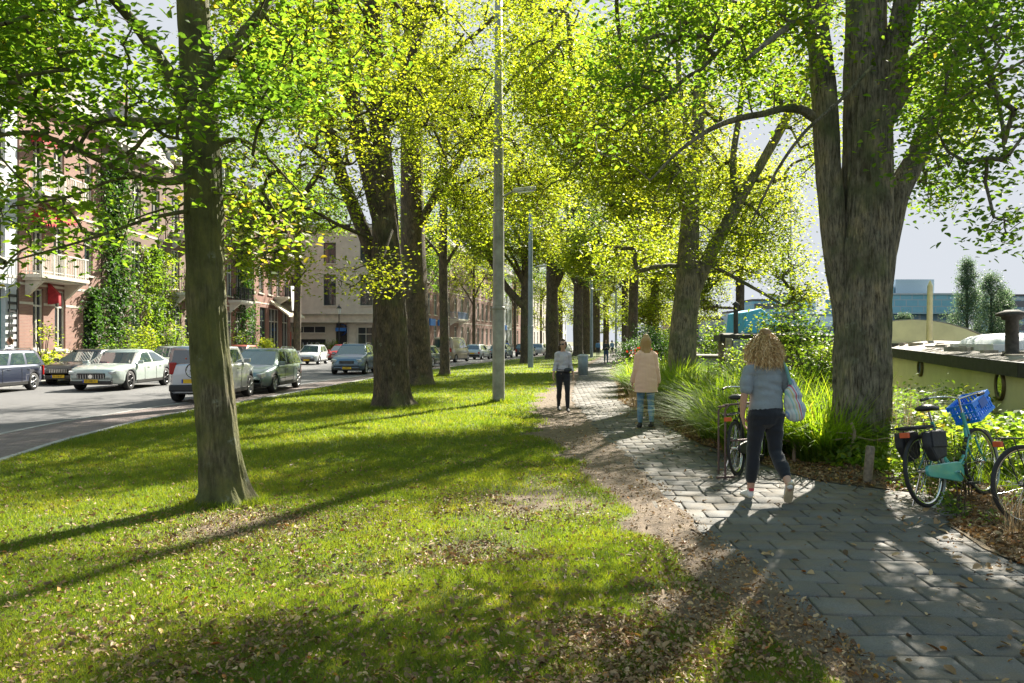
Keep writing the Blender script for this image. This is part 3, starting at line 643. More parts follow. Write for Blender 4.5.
avenue_tree(632, 50, .33, 255, .3, 'dark straight trunk behind the bush on the river side', 76,
  [E(640, 215, 48, 4.5, 4.5, 3.4, 330, 0), E(640, 110, 50, 5.5, 5, 4.5, 330, 0), E(600, 250, 46, 2.5, 2.5, 1.6, 90, 0)])
avenue_tree(655, 68, .4, 270, 0, 'far river-side tree seen between the dark trunk and the forked tree', 77,
  [E(660, 255, 68, 5, 4.5, 4.0, 300, 0), E(700, 200, 68, 5.5, 5, 5.0, 250, 0), E(640, 310, 66, 2.5, 2.5, 1.5, 80, 0)], lm=L_BRIGHT)
avenue_tree(625, 95, .45, 280, 0, 'farthest river-side tree near the end of the path', 78,
  [E(628, 265, 95, 6, 6, 5.0, 260, 0), E(640, 170, 95, 8, 6, 7, 260, 0)])
avenue_tree(740, 60, .35, 250, 0, 'leafy tree on the bank behind the forked tree', 79,
  [E(745, 215, 60, 4, 4, 5.0, 260, 0), E(690, 280, 60, 3.5, 3, 2.8, 160, 0)], lm=L_BRIGHT)
# tree standing at the far kerb of the road, in front of the corner house
avenue_tree(297, 68, .33, 235, .2, 'street tree at the far kerb beside the balcony house', 80,
  [E(310, 200, 68, 4.5, 4, 3.2, 230, 0), E(270, 120, 68, 6, 4, 5, 200, 0)], lm=L_GREEN)

avenue_tree(606, 150, .6, 300, 0, 'large crown closing the view at the end of the path', 82, [E(606, 300, 150, 10, 8, 6.5, 200, 0), E(600, 240, 150, 12, 8, 8, 200, 0)], ls=.34)
avenue_tree(560, 165, .6, 300, 0, 'far crown above the end of the road', 83, [E(562, 290, 165, 12, 8, 9, 240, 0)], ls=.36)
avenue_tree(650, 130, .5, 300, 0, 'far crown on the river side of the vanishing path', 84, [E(652, 295, 130, 9, 8, 7.5, 260, 0)], ls=.32)
avenue_tree(690, 105, .5, 300, 0, 'far crown over the moored boats behind the forked tree', 85, [E(690, 285, 105, 6, 6, 6, 220, 0)], ls=.28)

for _i, (_px, _d, _lb) in enumerate([(413, 92, 'far-kerb tree in front of the pink house behind the trunk pair'), (474, 114, 'far-kerb tree over the white-windowed house left of the nearer lamp post'), (515, 142, 'far-kerb tree between the two lamp posts'), (541, 172, 'far-kerb tree seen left of the thickest distant trunk')]):
    avenue_tree(_px, _d, .28, 305, 0, _lb, 90+_i, [E(_px, 262, _d, 4.5*_d/92, 4, 4.6*_d/92, 170, 0), E(_px+8, 190, _d, 6, 4, 6, 120, 0)], lm=L_BRIGHT if _i % 2 else L_GREEN, ls=.28)
# ---------------------------------------------------------------- turf blades, litter, undergrowth
def blades_np(X, Y, Z, h, w, rng, lean=.5, seg=1, dirs=None):
    "grass blades: seg 1 = one tapering triangle pair, seg>1 = arching ribbon"
    n = len(X); a = rng.uniform(0, 2*np.pi, n) if dirs is None else dirs
    dx, dy = np.cos(a), np.sin(a); b = rng.uniform(0, 2*np.pi, n); sx, sy = np.cos(b)*w/2, np.sin(b)*w/2
    if seg > 1: sx, sy = -dy*w/2, dx*w/2
    ln = lean*h*rng.uniform(.2, 1.3, n)
    if seg == 1:
        V = np.stack([np.stack([X-sx, Y-sy, Z], 1), np.stack([X+sx, Y+sy, Z], 1), np.stack([X+dx*ln, Y+dy*ln, Z+h], 1)], 1).reshape(-1, 3)
        return V, np.arange(n*3).reshape(-1, 3), 1
    rows = []
    for k in range(seg+1):
        t = k/seg; ww = (1-t**2.2)*1.0+.04; ox = dx*ln*t**1.8; oy = dy*ln*t**1.8; oz = h*(t-.33*(ln/h)*t**3)
        rows.append(np.stack([X+ox-sx*ww, Y+oy-sy*ww, Z+oz], 1)); rows.append(np.stack([X+ox+sx*ww, Y+oy+sy*ww, Z+oz], 1))
    m = 2*(seg+1); V = np.stack(rows, 1).reshape(-1, 3); i = np.arange(n)[:, None]*m
    Q = np.concatenate([np.stack([i[:, 0]+2*k, i[:, 0]+2*k+1, i[:, 0]+2*k+3, i[:, 0]+2*k+2], 1)[:, None] for k in range(seg)], 1).reshape(-1, 4)
    return V, Q, seg
M_BLADE = leafmat('grass_blade', [(0, (.05, .098, .018)), (.4, (.094, .143, .023)), (.75, (.158, .177, .036)), (.9, (.24, .22, .08)), (1, (.34, .28, .15))], .5, (3.15, 2.75, .7), .5)
M_TALL = leafmat('tall_grass_blade', [(0, (.05, .10, .012)), (.5, (.095, .155, .02)), (.85, (.15, .2, .035)), (1, (.26, .22, .1))], .5, (3.2, 3.0, .7), .7)
M_DRY = leafmat('dry_stem', [(0, (.14, .10, .06)), (.6, (.24, .19, .12)), (1, (.35, .29, .2))], .25, (1.2, 1.1, .9), .7)
M_LITTER = leafmat('fallen_leaf', [(0, (.08, .045, .022)), (.4, (.2, .12, .055)), (.75, (.34, .22, .11)), (.92, (.48, .35, .2)), (.97, (.42, .26, .04)), (1, (.34, .10, .03))], .12, (1.2, 1.1, .8), .6)
def scatter(n, y0, y1, xl, xr, rng, pw=1.0):
    y = y0*(y1/y0)**(rng.random(n)**pw)       # denser near the viewer
    u = rng.random(n); L, R_ = xl(y), xr(y); x = L+(R_-L)*u
    return x, y
rg = np.random.default_rng(5)
# lawn blades: size grows with distance so that the cover stays even
def fr_l(y): return np.maximum(kerb_x(y)+.14, -.66*y-.6)
n = 900000
y = (1/3.3**1.0-rg.random(n)*(1/3.3-1/75.))**-1.0; L = fr_l(y); Rr = pl_x(y)+.02
keepw = rg.random(n) < (Rr-L)/9.5*np.minimum(1, 9.5/ y*1.0+.25)
y, L, Rr = y[keepw], L[keepw], Rr[keepw]; x = L+(Rr-L)*rg.random(len(y))
d_ = dirt_amt(x, y); cov = np.clip(1.05-d_*1.6-.9*np.clip(.48-fbm(x, y, 1.9, 12), 0, 1)*2, 0, 1)
k = rg.random(len(x)) < cov; x, y = x[k], y[k]
_x, _y, _h = [], [], []
for (cx, cy_, r0, m_, hh_) in ((-2.9, 8.1, .27, 2600, .09), (-3.0, 20, .6, 1500, .12), (-3.5, 29.5, .7, 900, .14), (-.36, 21.5, .19, 700, .14), (-3.2, 38, .3, 300, .15)):
    a_ = rg.uniform(0, 6.283, m_); q_ = r0+np.abs(rg.normal(0, .07 if cy_ < 10 else .12, m_)); _x.append(cx+np.cos(a_)*q_); _y.append(cy_+np.sin(a_)*q_); _h.append(hh_*rg.uniform(.4, 1.1, m_))
_x, _y, _h = map(np.concatenate, (_x, _y, _h)); x, y = np.concatenate([x, _x]), np.concatenate([y, _y])
tuft = fbm(x, y, 2.6, 14)
h = (.028+.035*tuft**1.5*rg.uniform(.5, 1.4, len(x)))*np.clip(y/7, 1, 2.2)**.5; h[-len(_h):] = _h
V, Q, rep = blades_np(x, y, lawn_h(x, y)-.004, h, .0035*np.clip(y/3.6, 1, 12), rg, .8)
col = np.clip(.02+.4*fbm(x, y, .8, 15)+.45*fbm(x, y, 3.1, 16)**1.5+rg.normal(0, .15, len(x)), 0, 1)
tag(np_mesh('grass', V, Q, M_BLADE, attr={'rnd': col}), 'short turf with worn patches under the trees', kind='stuff')
print('blades', len(x))
# fallen leaves
def litter(name, x, y, z, size, rng, curl=1.0):
    C = np.stack([x, y, z+.012*rng.random(len(x))+.004], 1)
    C0 = C; V, Q, rep = leaves_np(C, size, rng, .55*curl, 0, True, .52)
    sc = np.repeat(np.clip(rng.lognormal(-.25, .5, len(C)), .3, 1.7), 6)[:, None]; Cr = np.repeat(C0, 6, 0); V = Cr+(V-Cr)*sc
    cl = rng.random(len(x))
    return np_mesh(name, V, Q, M_LITTER, attr={'rnd': np.repeat(cl, rep)})
n = 260000
y = (1/3.3-rg.random(n)*(1/3.3-1/45.))**-1.0; L = fr_l(y); Rr = pl_x(y)+.1; x = L+(Rr-L)*rg.random(n)
# thick between the near tree and the path, thin towards the road
wt = .13+.9*np.exp(-((x+.2)/1.6)**2)*np.clip(fbm(x, y, 1.3, 41)*3.2-1.35, 0, 1)+.2*dirt_amt(x, y)*vnoise(x, y, 1.5, 44)+.35*np.exp(-np.hypot(x+2.2, y-7.0)**2/1.6)
k = rg.random(n) < wt*np.clip(9/y, .25, 1)*.8; x, y = x[k], y[k]
x2, y2 = x, y
tag(litter('leaf_litter', x2, y2, lawn_h(x2, y2)+.016, .029, rg, 1.5), 'dry fallen leaves strewn over the lawn', kind='stuff')
# thick brown litter along the river-side edge of the path
n = 30000
y = (1/3.5-rg.random(n)*(1/3.5-1/45.))**-1.0; x = pr_x(y)-.05+np.abs(rg.normal(0, .5, n))*np.interp(y, [4, 9, 15, 40], [.9, 1.3, .9, .5])
x += (rg.random(n) < .06)*rg.normal(-.2, .3, n)
tag(litter('path_edge_litter', x, y, np.maximum(verge_z(x, y), heave(x, y)+.014), .045, rg, 1.6), 'thick yellow and brown leaves along the path edge', kind='stuff')
n = 380
y = (1/3.5-rg.random(n)*(1/3.5-1/30.))**-1.0; x = pl_x(y)+(pr_x(y)-pl_x(y))*rg.random(n)
tag(litter('path_leaves', x, y, heave(x, y)+.016, .05, rg), 'single fallen leaves lying on the slabs', kind='stuff')
# undergrowth on the verge, one cover of weeds and low leaves
n = 170000
y = (1/4.0-rg.random(n)*(1/4.0-1/60.))**-1.0; b0 = pr_x(y)+.25+.5*vnoise(y*0, y, 1.0, 50); b1 = bank_x(y)+.1; x = b0+(b1-b0)*rg.random(n)
bike_gap = (x < 5.1) & (y > 6.6) & (y < 9.2)
k = (rg.random(n) < np.clip(fbm(x, y, .9, 51)*2.2-.35, 0, 1)) & ~bike_gap & (x < .66*y+1)
x, y = x[k], y[k]
e = np.clip((x-pr_x(y)-.3)/1.6, 0, 1); hh = (.10+.55*e*fbm(x, y, .8, 52))*rg.uniform(.5, 1.2, len(x))
hh *= np.interp(y, [5, 7.5, 10, 20], [.5, .6, 1, 1.3])
V, Q, rep = blades_np(x, y, verge_z(x, y)-.01, hh, .006*np.clip(y/6, 1, 5), rg, .7, 2)
tag(np_mesh('undergrowth_grass', V, Q, M_TALL, attr={'rnd': np.repeat(np.clip(fbm(x, y, .7, 53)*.8+rg.normal(0, .15, len(x)), 0, 1), rep)}), 'wild grass and weeds covering the river verge', kind='stuff')
n = 60000
y = (1/4.2-rg.random(n)*(1/4.2-1/60.))**-1.0; b0 = pr_x(y)+.5; b1 = bank_x(y)+.2; x = b0+(b1-b0)*rg.random(n)
e = np.clip((x-pr_x(y)-.4)/1.8, 0, 1); zt = (.12+.75*e*fbm(x, y, .7, 55)**.8)
k = (rg.random(n) < np.clip(fbm(x, y, .6, 56)*2.6-.7, 0, 1)) & (x < .66*y+1) & ~((x < 5.4) & (y > 6.6) & (y < 9.2)); x, y, zt = x[k], y[k], zt[k]
z = verge_z(x, y)+zt*rg.random(len(x))**.6
V, Q, rep = leaves_np(np.stack([x, y, z], 1), .06*np.clip(y/9, 1, 3).mean(), rg, .7, .2)
tag(np_mesh('undergrowth_leaves', V, Q, L_SHRUB, attr={'rnd': np.repeat(np.clip(fbm(x, y, 1.1, 57)+rg.normal(0, .15, len(x)), 0, 1), rep)}), 'leafy weeds and ground cover on the river verge', kind='stuff')

def clump(name, label, group, x, y, z, n, r, h, w, mat_, seed, lean=.75, seg=4, cat='ornamental grass'):
    g = np.random.default_rng(seed); root_r = r*.45
    a = g.uniform(0, 6.283, n); q = root_r*np.sqrt(g.random(n)); X, Y = np.cos(a)*q, np.sin(a)*q
    V, Q, rep = blades_np(X, Y, X*0-.03, h*g.uniform(.55, 1.1, n), w, g, lean*r/h*1.6, seg, a+g.normal(0, .7, n))
    o = np_mesh(name, V, Q, mat_, attr={'rnd': np.repeat(np.clip(g.beta(2, 2.2, n), 0, 1), rep)})
    o.location = (x, y, z); return tag(o, label, cat, group)
def bush(name, label, cat, c, rad, n, ls, lmat_, seed, group=None, nleaf=14, spread=(.14, .14, .1), stems=5, hollow=.2, stemr=.018, near=False, stemmat=None):
    g = np.random.default_rng(seed); limbs = []
    for i in range(stems):
        a = g.uniform(0, 6.28); r_ = g.uniform(.3, .8)
        limbs.append([(c[0]+math.cos(a)*.05, c[1]+math.sin(a)*.05, -.05, stemr), (c[0]+math.cos(a)*rad[0]*r_*.4, c[1]+math.sin(a)*rad[1]*r_*.4, c[2], stemr*.8), (c[0]+math.cos(a)*rad[0]*r_*.8, c[1]+math.sin(a)*rad[1]*r_*.8, c[2]+rad[2]*.8, stemr*.4)])
    root = thing(name, label, cat, (c[0], c[1], 0), group=group); off = np.array([c[0], c[1], 0.])
    tg = blob_pts([(c, rad, n, hollow)], g, seed % 9); tg = tg[tg[:, 2] > .05]
    A = np.vstack([resample(l, .3)[:, :3] for l in limbs])
    global _pt
    paths = []
    for t in tg:
        j = np.argmin(np.linalg.norm(A-t, axis=1)+.4*(A[:, 2] > t[2])); paths.append((np.array([A[j], (A[j]+t)/2+g.normal(0, .04, 3)+[0, 0, .03], t]), np.array([.35, .25, .15])*stemr))
    Vs, Fs, nb = [], [], 0
    for l in limbs:
        q = resample(l, .25); v, f = tube_np(q[:, :3], q[:, 3], 6); Vs.append(v-off); Fs.append(f+nb); nb += len(v)
    for pp, rr in paths:
        v, f = tube_np(pp, np.maximum(rr, .003), 3); Vs.append(v-off); Fs.append(f+nb); nb += len(v)
    np_mesh('stem', np.vstack(Vs), np.vstack(Fs), stemmat or BARK2, root, sm=True)
    C = (tg[:, None]+g.normal(0, 1, (len(tg), nleaf, 3))*np.asarray(spread)).reshape(-1, 3); C = C[C[:, 2] > .02]
    V, Q, rep = leaves_np(C-off, ls, g, .65, .25, near)
    cl = np.clip(vnoise(C[:, 0]+C[:, 2], C[:, 1]-C[:, 2], 1.6, seed)*.6+g.random(len(C))*.4, 0, 1)
    np_mesh('foliage', V, Q, lmat_, root, attr={'rnd': np.repeat(cl, rep)})
    return root
# ornamental grass clumps along the path, from the near wooden fence to the coat woman and beyond
GG = 'arching green grass clumps edging the path'
spots = [(4.15, 15.2, 1.05, .9), (3.75, 13.2, .95, 1.0), (4.3, 12.2, 1.1, .95), (3.6, 11.4, .95, .85), (4.7, 13.8, 1.2, 1.0), (4.0, 17.2, 1.1, .85), (3.85, 19.5, 1.1, .8), (4.5, 21.5, 1.2, .8),
         (5.2, 15.8, 1.2, 1.0), (5.2, 12.0, 1.1, .9), (4.3, 10.75, .95, .8), (5.5, 18.5, 1.2, 1.0), (3.95, 24, 1.0, .8), (4.4, 26.5, 1.0, .8)]
GL = ['green grass clump directly right of the beige coat', 'green grass clump nearer than the coat, at the path edge', 'broad grass clump left of the bicycle stand', 'front grass clump beside the rusty bicycle stand', 'tall grass clump in the second row behind the bicycle stand', 'grass clump beside the foot of the forked tree', 'grass clump ahead of the beige coat', 'grass clump at the path edge just before the forked tree',
 'tall grass clump well back from the path beside the coat', 'broad bright grass clump behind the curly hair', 'grass clump right behind the branch fence', 'tallest back clump beside the forked tree', 'far grass clump before the yellow-green low shrub', 'farthest grass clump at the foot of the dark bush']
for i, (x_, y_, h_, r_) in enumerate(spots):
    clump('grass_clump', GL[i], GG, x_-.12, y_, .02, 900, r_*1.1, h_*1.18, .02 if y_ < 15 else .028, M_TALL, 300+i, .9)
for i, (x_, y_, h_, r_, lb) in enumerate([(5.35, 9.6, .75, .7, 'grey-green feathery grass clump at the foot of the massive grey tree'), (6.1, 9.9, .8, .8, 'feathery grass clump right of the massive trunk, behind the teal bicycle'), (4.75, 10.2, .7, .6, 'feathery grass tuft left of the massive grey trunk'), (6.9, 9.3, .6, .7, 'loose grass tuft behind the blue crate')]):
    clump('grass_tuft', lb, None, x_, y_, .02, 700, r_, h_, .006, M_TALL, 340+i, .8)
# dry stalks by the corner of the path and round the tree
for i, (x_, y_, h_, r_, lb) in enumerate([(4.35, 6.9, .5, .32, 'dry brown weed stalks in front of the teal bicycle wheel'), (4.75, 6.55, .45, .35, 'dry brown weed stalks at the right edge beside the path corner'), (4.15, 6.55, .3, .2, 'small dry weed at the tip of the leaf-covered corner')]):
    clump('dry_weed', lb, None, x_, y_, .02, 110, r_, h_, .006, M_DRY, 360+i, .5, 3, 'weed')
for i, (x_, y_, h_, r_, lb) in enumerate([(4.5, 6.3, .2, .3, 'low bright green weed at the right edge of the picture'), (4.2, 6.8, .16, .22, 'low green weed between the dry stalks at the corner'), (4.05, 7.2, .42, .15, 'slim green weed before the bicycle chain case')]):
    o = bush('green_weed', lb, 'weed', (x_, y_, h_*.5), (r_, r_, h_*.5), 22, .045, L_SHRUB, 380+i, None, 9, (.05, .05, .04), 4, 0, .005)
for i, (px, d, h_, lb) in enumerate([(800, 12.5, 1.0, 'dry seed-headed stalks behind the low branch fence'), (905, 10.6, 1.15, 'tall dry weed stalks in front of the yellow houseboat'), (640, 20, .9, 'pale seeding grass beside the bush'), (700, 16.5, 1.1, 'pale seed-headed grass behind the green clumps')]):
    clump('dry_stalks', lb, None, (px-512)/F*d, d, .02, 160, .55, h_, .007, M_DRY, 370+i, .45, 3, 'weed')
# bushes
bush('bush', 'dark rounded bush beside the path ahead of the beige coat', 'bush', (3.75+.9, 30, .85), (1.0, 1.1, .85), 260, .07, L_DARK, 401, None, 22, (.16, .16, .12), 6)
bush('bush', 'dark taller shrub just beyond the rounded bush under the dark trunk', 'bush', (6.3, 38, 1.2), (1.4, 1.5, 1.2), 260, .1, L_DARK, 402, None, 20, (.2, .2, .16), 6)
bush('bush', 'yellow-green low shrub at the path edge below the dark bush', 'bush', (4.0, 27, .5), (.6, 1.0, .45), 110, .07, L_SHRUB, 403, None, 20, (.14, .14, .1), 5)
bush('bush', 'leafy shrub behind the grass clumps left of the grey cabin', 'bush', (6.4, 23, .8), (1.3, 1.3, .8), 200, .09, L_SHRUB, 404, None, 18, (.2, .2, .14), 5)
bush('bush', 'bright bramble shrub rising beside the bag on the shoulder', 'bush', (5.5, 14.2, .85), (.95, .9, .8), 230, .075, L_SHRUB, 405, None, 16, (.16, .16, .12), 6, 0)
bush('bush', 'tall loose shrub between the curly hair and the massive tree', 'bush', (6.1, 16.5, 1.3), (1.3, 1.1, 1.0), 260, .085, L_SHRUB, 406, None, 15, (.18, .18, .14), 6, 0)
bush('bush', 'shrub covering the quay right behind the massive tree trunk', 'bush', (7.2, 13.4, .4), (1.2, .8, .4), 200, .08, L_SHRUB, 407, None, 15, (.16, .16, .12), 5, 0)
bush('bush', 'leafy weeds below the porthole behind the blue crate', 'bush', (7.0, 10.8, .4), (1.1, .7, .38), 220, .07, L_SHRUB, 408, None, 14, (.15, .15, .1), 5, 0)
bush('bush', 'bushy weeds at the foot of the houseboat beside the trunk', 'bush', (6.0, 11.2, .42), (.8, .6, .4), 190, .065, L_SHRUB, 409, None, 14, (.15, .15, .1), 5, 0)
bush('bush', 'far green thicket along the bank beyond the forked tree', 'bush', (11.5, 45, 1.2), (2.6, 4, 1.3), 260, .16, L_SHRUB, 410, None, 16, (.3, .3, .2), 6)
bush('bush', 'distant hedge-like shrub where the path vanishes', 'bush', (12.5, 66, 1.3), (2.4, 6, 1.3), 260, .2, L_SHRUB, 411, None, 16, (.35, .35, .22), 6)

bush('bush', 'loose weeds growing round the rear wheel of the teal bicycle', 'weed', (4.75, 8.3, .3), (.7, .45, .3), 120, .05, L_SHRUB, 412, None, 12, (.1, .1, .08), 6, 0, .008)
bush('bush', 'weeds between the two parked bicycles', 'weed', (5.1, 7.5, .25), (.5, .35, .25), 90, .05, L_SHRUB, 413, None, 12, (.09, .09, .07), 6, 0, .008)
# ---------------------------------------------------------------- houses
M_GLASS, ntg, bgs = newmat('window_glass')
bgs.inputs['Base Color'].default_value = (.035, .045, .055, 1); bgs.inputs['Roughness'].default_value = .04; bgs.inputs['Specular IOR Level'].default_value = .9
M_TRIM = mat('white_trim', (.58, .56, .5), .6, 0, .1, 3)
M_STONE = mat('cream_stone', (.55, .5, .42), .8, 0, .15, 2)
M_GREYST = mat('grey_plinth', (.2, .2, .2), .85, 0, .2, 2)
M_IRON = mat('black_iron', (.02, .02, .022), .5, 0, .1)
M_ROOF = mat('slate_roof', (.09, .08, .08), .8, 0, .3, 3)
M_TERRA = brickmat('roof_tile', (.25, .10, .06), (.3, .13, .08), (.1, .05, .04), 1, .25, .3, .02, plane='XZ')
BR_PINK = brickmat('brick_pink', (.24, .115, .09), (.30, .15, .115), (.3, .24, .2), 1, .22, .065, .008, plane='XZ', var=.3)
BR_RED = brickmat('brick_red', (.22, .085, .06), (.28, .11, .075), (.25, .2, .17), 1, .22, .065, .008, plane='XZ', var=.4)
BR_BROWN = brickmat('brick_brown', (.17, .10, .075), (.22, .13, .09), (.2, .17, .15), 1, .22, .065, .008, plane='XZ', var=.4)
M_WHITEW = mat('white_render', (.5, .52, .55), .85, 0, .08, 1.5)
M_BEIGE = mat('beige_stone_wall', (.52, .47, .40), .85, 0, .12, 1.2)
M_TEAL = mat('teal_paint', (.01, .16, .17), .4, 0, .1)
M_CURT = mat('net_curtain', (.55, .54, .5), .9, 0, .2, 6)
def window(root, x0, x1, z0, z1, frame, cols=2, transom=True, sill=True, dep=.14, curtain=0, label=None):
    fw = .07; mb = MB()
    mb.box(x0, x0+fw, dep-.05, dep+.04, z0, z1); mb.box(x1-fw, x1, dep-.05, dep+.04, z0, z1)
    mb.box(x0+fw, x1-fw, dep-.05, dep+.04, z0, z0+fw); mb.box(x0+fw, x1-fw, dep-.05, dep+.04, z1-fw, z1)
    for c in range(1, cols):
        x = x0+(x1-x0)*c/cols; mb.box(x-.03, x+.03, dep-.04, dep+.03, z0+fw, z1-fw)
    if transom:
        zt = z1-(z1-z0)*.28; mb.box(x0+fw, x1-fw, dep-.045, dep+.035, zt-.04, zt+.04)
    f = mb.build('window', frame, root)
    if label: f['label'] = label
    g = MB(); g.box(x0+fw, x1-fw, dep+.008, dep+.016, z0+fw, z1-fw); g.build('pane', M_GLASS, f)
    if sill:
        s = MB(); s.box(x0-.08, x1+.08, -.09, dep-.052, z0-.1, z0-.003); s.build('sill', M_STONE, f)
    return f
def balcony(root, x0, x1, z, depth, rail=M_TRIM, slab=M_STONE, h=1.0):
    mb = MB(); mb.box(x0, x1, -depth, -.003, z-.16, z)
    mb.box(x0+.1, x1-.1, -depth+.1, -.003, z-.26, z-.163)
    for cx in (x0+.3, x1-.5):
        mb.prism([(cx, -.003, z-.95), (cx, -.12, z-.9), (cx, -depth*.55, z-.5), (cx, -depth*.85, z-.265), (cx, -.003, z-.265)], (.22, 0, 0))
    b = mb.build('balcony', slab, root)
    r = MB(); r.box(x0+.03, x1-.03, -depth+.02, -depth+.08, z+h-.06, z+h); r.box(x0+.03, x1-.03, -depth+.03, -depth+.07, z+.1, z+.14)
    for x in (x0+.03, x1-.09): r.box(x, x+.06, -depth+.081, -.003, z+h-.06, z+h); r.box(x+.01, x+.05, -depth+.081, -.003, z+.1, z+.14)
    n = int((x1-x0)/.15)
    for i in range(n+1):
        x = x0+.06+(x1-x0-.12)*i/n; big = i % 6 == 0; q = .035 if big else .014
        r.box(x-q, x+q, -depth+.05-q, -depth+.05+q, z+.003, z+h-.062)
    for k in range(1, int(depth/.15)):
        for x in (x0+.06, x1-.06): r.box(x-.012, x+.012, -depth+.15*k-.012, -depth+.15*k+.012, z+.003, z+h-.062)
    r.build('railing', rail, b); return b
def house(name, label, loc, rz, W, H, D, wallm, ops, roof='flat', bands=(), plinth=M_GREYST, ph=.9, roofm=None, cornice=True, cat='house', group='terraced houses along the far side of the road'):
    "facade in the local plane y = 0, outward is -y, x runs along the street"
    root = thing(name, label, cat, loc, rz, group)
    xs = sorted({0, W} | {o[0] for o in ops} | {o[1] for o in ops}); zs = sorted({0, H} | {o[2] for o in ops} | {o[3] for o in ops})
    mb = MB()
    for i in range(len(xs)-1):
        for j in range(len(zs)-1):
            cx, cz = (xs[i]+xs[i+1])/2, (zs[j]+zs[j+1])/2
            if any(o[0] < cx < o[1] and o[2] < cz < o[3] for o in ops): continue
            mb.poly([(xs[i], 0, zs[j]), (xs[i+1], 0, zs[j]), (xs[i+1], 0, zs[j+1]), (xs[i], 0, zs[j+1])])
    for o in ops:
        x0, x1, z0, z1 = o[:4]; d = .32
        mb.add([(x0, 0, z0), (x1, 0, z0), (x1, 0, z1), (x0, 0, z1), (x0, d, z0), (x1, d, z0), (x1, d, z1), (x0, d, z1)], [(0, 1, 5, 4), (1, 2, 6, 5), (2, 3, 7, 6), (3, 0, 4, 7), (4, 5, 6, 7)])
    mb.add([(0, 0, 0), (W, 0, 0), (W, D, 0), (0, D, 0), (0, 0, H), (W, 0, H), (W, D, H), (0, D, H)], [(1, 2, 6, 5), (2, 3, 7, 6), (3, 0, 4, 7), (4, 5, 6, 7)])
    mb.build('wall', wallm, root)
    p = MB(); 
    segs = sorted([(o[0], o[1]) for o in ops if o[2] < ph]); x = -.0
    for a, b in segs+[(W, W)]:
        if a > x: p.box(x, a, -.05, -.003, 0, ph)
        x = max(x, b)
    if plinth: p.build('plinth', plinth, root)
    if bands:
        q = MB()
        for z in bands:
            x = 0
            for a, b in sorted([(o[0], o[1]) for o in ops if o[2] < z+.12 and o[3] > z-.02])+[(W, W)]:
                if a > x: q.box(x, a, -.02, -.003, z, z+.11)
                x = max(x, b)
        q.build('stone_band', M_STONE, root)
    if cornice:
        c = MB(); c.box(-.0, W, -.5, -.003, H-.25, H-.003); c.box(.0, W, -.32, -.004, H-.5, H-.253)
        for k in range(int(W/.8)): c.box(.3+k*.8, .45+k*.8, -.45, -.324, H-.45, H-.254)
        c.build('cornice', M_TRIM, root)
    r = MB(); rm = roofm or M_ROOF
    if roof == 'flat': r.box(.0, W, -.1, D, H+.001, H+.2)
    else:
        r.prism([(0, -.45, H+.002), (0, 1.3, H+2.6), (0, D-1.3, H+2.6), (0, D, H+.002)], (W, 0, 0))
    ro = r.build('roof', rm, root)
    if roof != 'flat':
        ch = MB(); ch.box(W*.8, W*.8+.9, 2, 2.6, H+2.3, H+3.9); ch.box(W*.8-.05, W*.8+.95, 1.95, 2.65, H+3.901, H+4.0); ch.build('chimney', BR_RED, ro)
        dm = MB(); dm.prism([(W*.3, -.1, H+.3), (W*.3, -.1, H+2.0), (W*.3, 1.5, H+2.0), (W*.3, .8, H+.3)], (1.6, 0, 0)); dm.box(W*.3-.1, W*.3+1.7, -.2, 1.6, H+2.001, H+2.12); dmo = dm.build('dormer', M_TRIM, ro)
        g = MB(); g.box(W*.3+.2, W*.3+1.4, -.13, -.104, H+.5, H+1.8); g.build('pane', M_GLASS, ro)
    for o in ops:
        t = o[4]
        if t == 'win': window(root, *o[:4], M_TRIM, *(o[5:] or ()))
        elif t == 'dwin': window(root, *o[:4], mat('dark_frame', (.05, .07, .06), .5), *(o[5:] or ()))
        elif t == 'door':
            x0, x1, z0, z1 = o[:4]; m = o[5]; d = MB(); d.box(x0, x1, .2, .26, z0, z1-.5)
            for a in (0, 1):
                for b in (0, 1): 
                    xa = x0+.12+a*(x1-x0-.12)/2; d.box(xa, xa+(x1-x0)/2-.2, .18, .199, z0+.2+b*(z1-z0-.7)/2, z0+(b+.85)*(z1-z0-.7)/2)
            dd = d.build('door', m, root); h = MB(); h.tube([((x0+x1)/2+.1, .17, z0+1.05), ((x0+x1)/2+.1, .13, z0+1.05), ((x0+x1)/2+.1, .13, z0+1.3)], .015, 6); h.build('handle', M_IRON, dd)
            g = MB(); g.box(x0, x1, .2, .22, z1-.48, z1); g.build('pane', M_GLASS, dd)
    return root
def grid_ops(W, floors, cols, w_, margin=.8, kind='win', door=None):
    ops = []
    for (z0, z1) in floors:
        for c in range(cols):
            cx = margin+w_/2+(W-2*margin-w_)*c/max(cols-1, 1)
            ops.append((cx-w_/2, cx+w_/2, z0, z1, kind, 2 if w_ > .9 else 1))
    return ops
FX = -21.5; RZ = math.pi/2
# white house with teal shop doors
ops = [(8.0, 9.7, .1, 3.9, 'door', M_TEAL), (5.6, 7.2, .9, 3.9, 'win'), (1.2, 4.2, .9, 3.9, 'win', 3)]+grid_ops(10.5, [(5.2, 7.6), (9.2, 11.4)], 4, 1.15)
hA = house('house', 'white rendered house at the left edge with a teal double door', (FX, 24.1, 0), RZ, 10.5, 13.2, 10, M_WHITEW, ops, bands=(4.4, 8.3))
g = MB()
for i in range(9): g.box(9.78, 10.35, -.09, -.06, 1.0+i*.32, 1.12+i*.32)
for x in (9.78, 10.3): g.box(x, x+.05, -.12, -.091, .8, 3.9)
g.build('iron_grille', M_IRON, hA)
